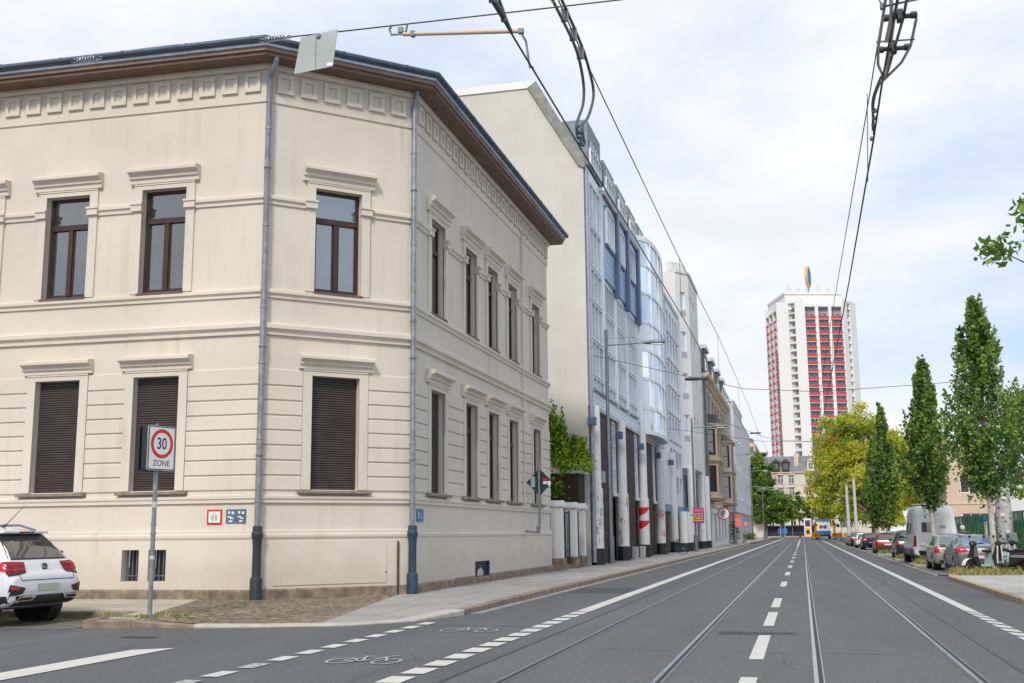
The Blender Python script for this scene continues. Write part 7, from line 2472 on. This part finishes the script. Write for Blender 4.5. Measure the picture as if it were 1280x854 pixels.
# thick splice at the very top left
o = thing('wire_splice', 'bundled splice fitting on the left contact wire at the top edge', 'wire fitting', (-2.15, 8, 5.52))
mb = MB(); mb.tube([(-2.15, 7.6, 5.53), (-2.15, 8.2, 5.56), (-2.15, 8.55, 5.54)], [.02, .03, .012], 8); mb.build('sleeve', CABLE, o)
mb = MB(); mb.tube([(-2.12, 7.5, 5.60), (-2.12, 7.9, 5.62), (-2.14, 8.3, 5.56)], .014, 6); mb.bbox(-2.17, -2.12, 7.88, 7.91, 5.5, 5.63, .006); mb.bbox(-2.17, -2.13, 8.25, 8.28, 5.51, 5.58, .006); mb.build('clamp', STEELD, o)

# section insulator hanging at the upper right
o = thing('section_insulator', 'tangled section insulator hardware with runners, clamps and cables at the top right', 'overhead fitting', (.95, 10, 5.6))
X_ = .95
for dx, y0 in ((-.085, 8.7), (.19, 9.35)):
    mb = MB(); mb.tube([(X_ + dx, y0, 5.63), (X_ + dx, 9.9, 5.62), (X_ + dx * .75, 10.25, 5.62), (X_ + .02, 10.65, 5.63)], .013, 8); mb.build('runner', STEEL, o, smooth=50)
for dx, dz, mt in ((.02, .03, BEIGE), (.09, .02, STEELD)):
    mb = MB(); mb.tube([(X_ + dx, 8.5, 5.66 + dz), (X_ + dx, 9.4, 5.64 + dz), (X_ + .03, 10.6, 5.63)], .013, 8); mb.build('insulating_rod', mt, o, smooth=50)
for y in (9.33, 9.98):
    mb = MB(); mb.tube([(X_ - .06, y, 5.65), (X_ + .17, y, 5.64)], .022, 8); mb.bbox(X_ + .03, X_ + .08, y - .04, y + .04, 5.60, 5.70, .008)
    for xx in (X_ - .055, X_ + .165):
        mb.lathe([(.018, -.03), (.030, -.02), (.030, .02), (.018, .03)], (xx, y, 5.645), 10, 'x')
    mb.build('cross_clamp', IRON, o)
mb = MB(); mb.cyl((X_ - .10, 9.05, 5.62), (X_ + .27, 9.05, 5.66), .010, n=8); mb.build('spreader_bar', STEELD, o)
for xx, zz in ((X_ - .10, 5.62), (X_ + .27, 5.66)):
    mb = MB(); mb.bbox(xx - .022, xx + .022, 9.03, 9.07, zz - .022, zz + .026, .006); mb.build('bar_clamp', STEELD, o)
mb = MB(); mb.cyl((X_ - .11, 9.75, 5.625), (X_ + .21, 9.75, 5.61), .008, n=6); mb.build('spacer', STEELD, o)
for off in (0, .04):
    c = catmull([(X_ - .02 + off, 8.3, 6.30), (X_ - .02 + off, 8.6, 5.96), (X_ - .02 + off, 8.9, 5.74), (X_ + .02 + off, 9.05, 5.72), (X_ + .06 + off, 8.95, 5.84), (X_ + .07 + off, 8.6, 6.2)], 8)
    MB().tube(c, .016, 8).build('cable', CABLE, o, smooth=60)
c = catmull([(X_ - .07, 8.75, 5.62), (X_ - .09, 8.85, 5.75), (X_ - .06, 9.0, 5.82), (X_ - .03, 9.1, 5.74), (X_ - .02, 9.25, 5.62), (X_ - .03, 9.7, 5.60)], 8)
MB().tube(c, .017, 8).build('cable', M('light_cable', (.45, .46, .47), .5, var=.1), o, smooth=60)
c = catmull([(X_ + .03, 10.62, 5.64), (X_ + .04, 10.95, 5.80), (X_ + .02, 11.2, 5.84), (X_ - .03, 11.5, 5.76), (X_ - .02, 11.75, 5.64), (X_, 12.0, 5.56)], 8)
MB().tube(c, .013, 8).build('cable', CABLE, o, smooth=60)
c = catmull([(X_ + .01, 10.64, 5.62), (X_ + .0, 11.0, 5.72), (X_ - .03, 11.4, 5.70), (X_ - .02, 11.9, 5.58)], 8)
MB().tube(c, .011, 8).build('cable', CABLE, o, smooth=60)
for k, y in enumerate((11.55, 11.68, 11.8, 12.15)):
    mb = MB(); mb.lathe([(.012, -.025), (.024, -.016), (.024, .016), (.012, .025)], (X_ - .015, y, 5.66 - .03 * k), 8, 'y'); mb.build('clamp', STEELD, o)
mb = MB(); mb.tube([(X_ + .27, 9.05, 5.67), (X_ + .25, 8.95, 5.76), (X_ + .22, 8.7, 6.0)], .007, 5); mb.lathe([(.008, -.08), (.017, -.05), (.017, .05), (.008, .08)], (X_ + .235, 8.85, 5.86), 8); mb.build('hanger', IRON, o)
for sx in (-.11, .26):
    mb = MB(); mb.tube([(X_ + sx, 9.05, 5.64), (X_ + sx - .03, 8.98, 5.68), (X_ + sx + .01, 8.95, 5.73), (X_ + sx + .03, 8.99, 5.70)], .006, 5); mb.build('hook', IRON, o)

# distant cross spans
sp_list = [
    ([(-8.4, 46.5, 8.9), (-2.1, 47, 7.25), (.95, 47, 7.0), (8.0, 50, 7.6)], 'span wire from the party wall across the street to the concrete mast'),
    ([(-8.3, 70, 7.9), (-2.2, 72, 7.0), (.95, 72, 6.9), (8, 74, 7.6)], 'span wire crossing in front of the white stair tower'),
    ([(-7.9, 99.5, 11.6), (-2.2, 100, 9.3), (1, 100, 9.0), (6.9, 100, 11.3)], 'span wire from the sandstone house to the mast by the dark trees'),
    ([(-6.9, 150, 9.5), (-2.2, 150, 7.4), (1, 150, 7.2), (6.5, 150, 7.9)], 'span wire from the grey block to the pair of light masts')]
for pts, lab in sp_list:
    wire('span_wire', pts, .012 if pts[0][1] < 90 else .018, WIRE, lab, 'span wire', 'span wires down the street', 5)
for x, y, z, lab in ((-3.6, 99.9, 9.9, 'dark rod insulator on the span wire from the sandstone house'), (-4.0, 47, 7.75, 'dark rod insulator on the span wire at the office block'), (4.2, 100, 10.2, 'dark rod insulator on the span wire left of the dark trees')):
    o = thing('wire_insulator', lab, 'insulator', (x, y, z), group='rod insulators down the street')
    mb = MB(); mb.lathe([(.02, -.5), (.07, -.4), (.07, .4), (.02, .5)], (x, y, z), 8, 'x'); mb.build('rod', IRON, o)
for x0, x1, y, lab in ((-6.9, -2.2, 152, 'tubular bracket arm from the grey block over the left track'),):
    o = thing('bracket_arm', lab, 'bracket arm', (x0, y, 7))
    MB().cyl((x0, y, 7.3), (x1 + .6, y, 7.0), .05, n=8).build('tube', STEELD, o)
    MB().cyl((x1 + .6, y, 7.0), (x1, y, 5.75), .03, n=6).build('drop_rod', STEELD, o)
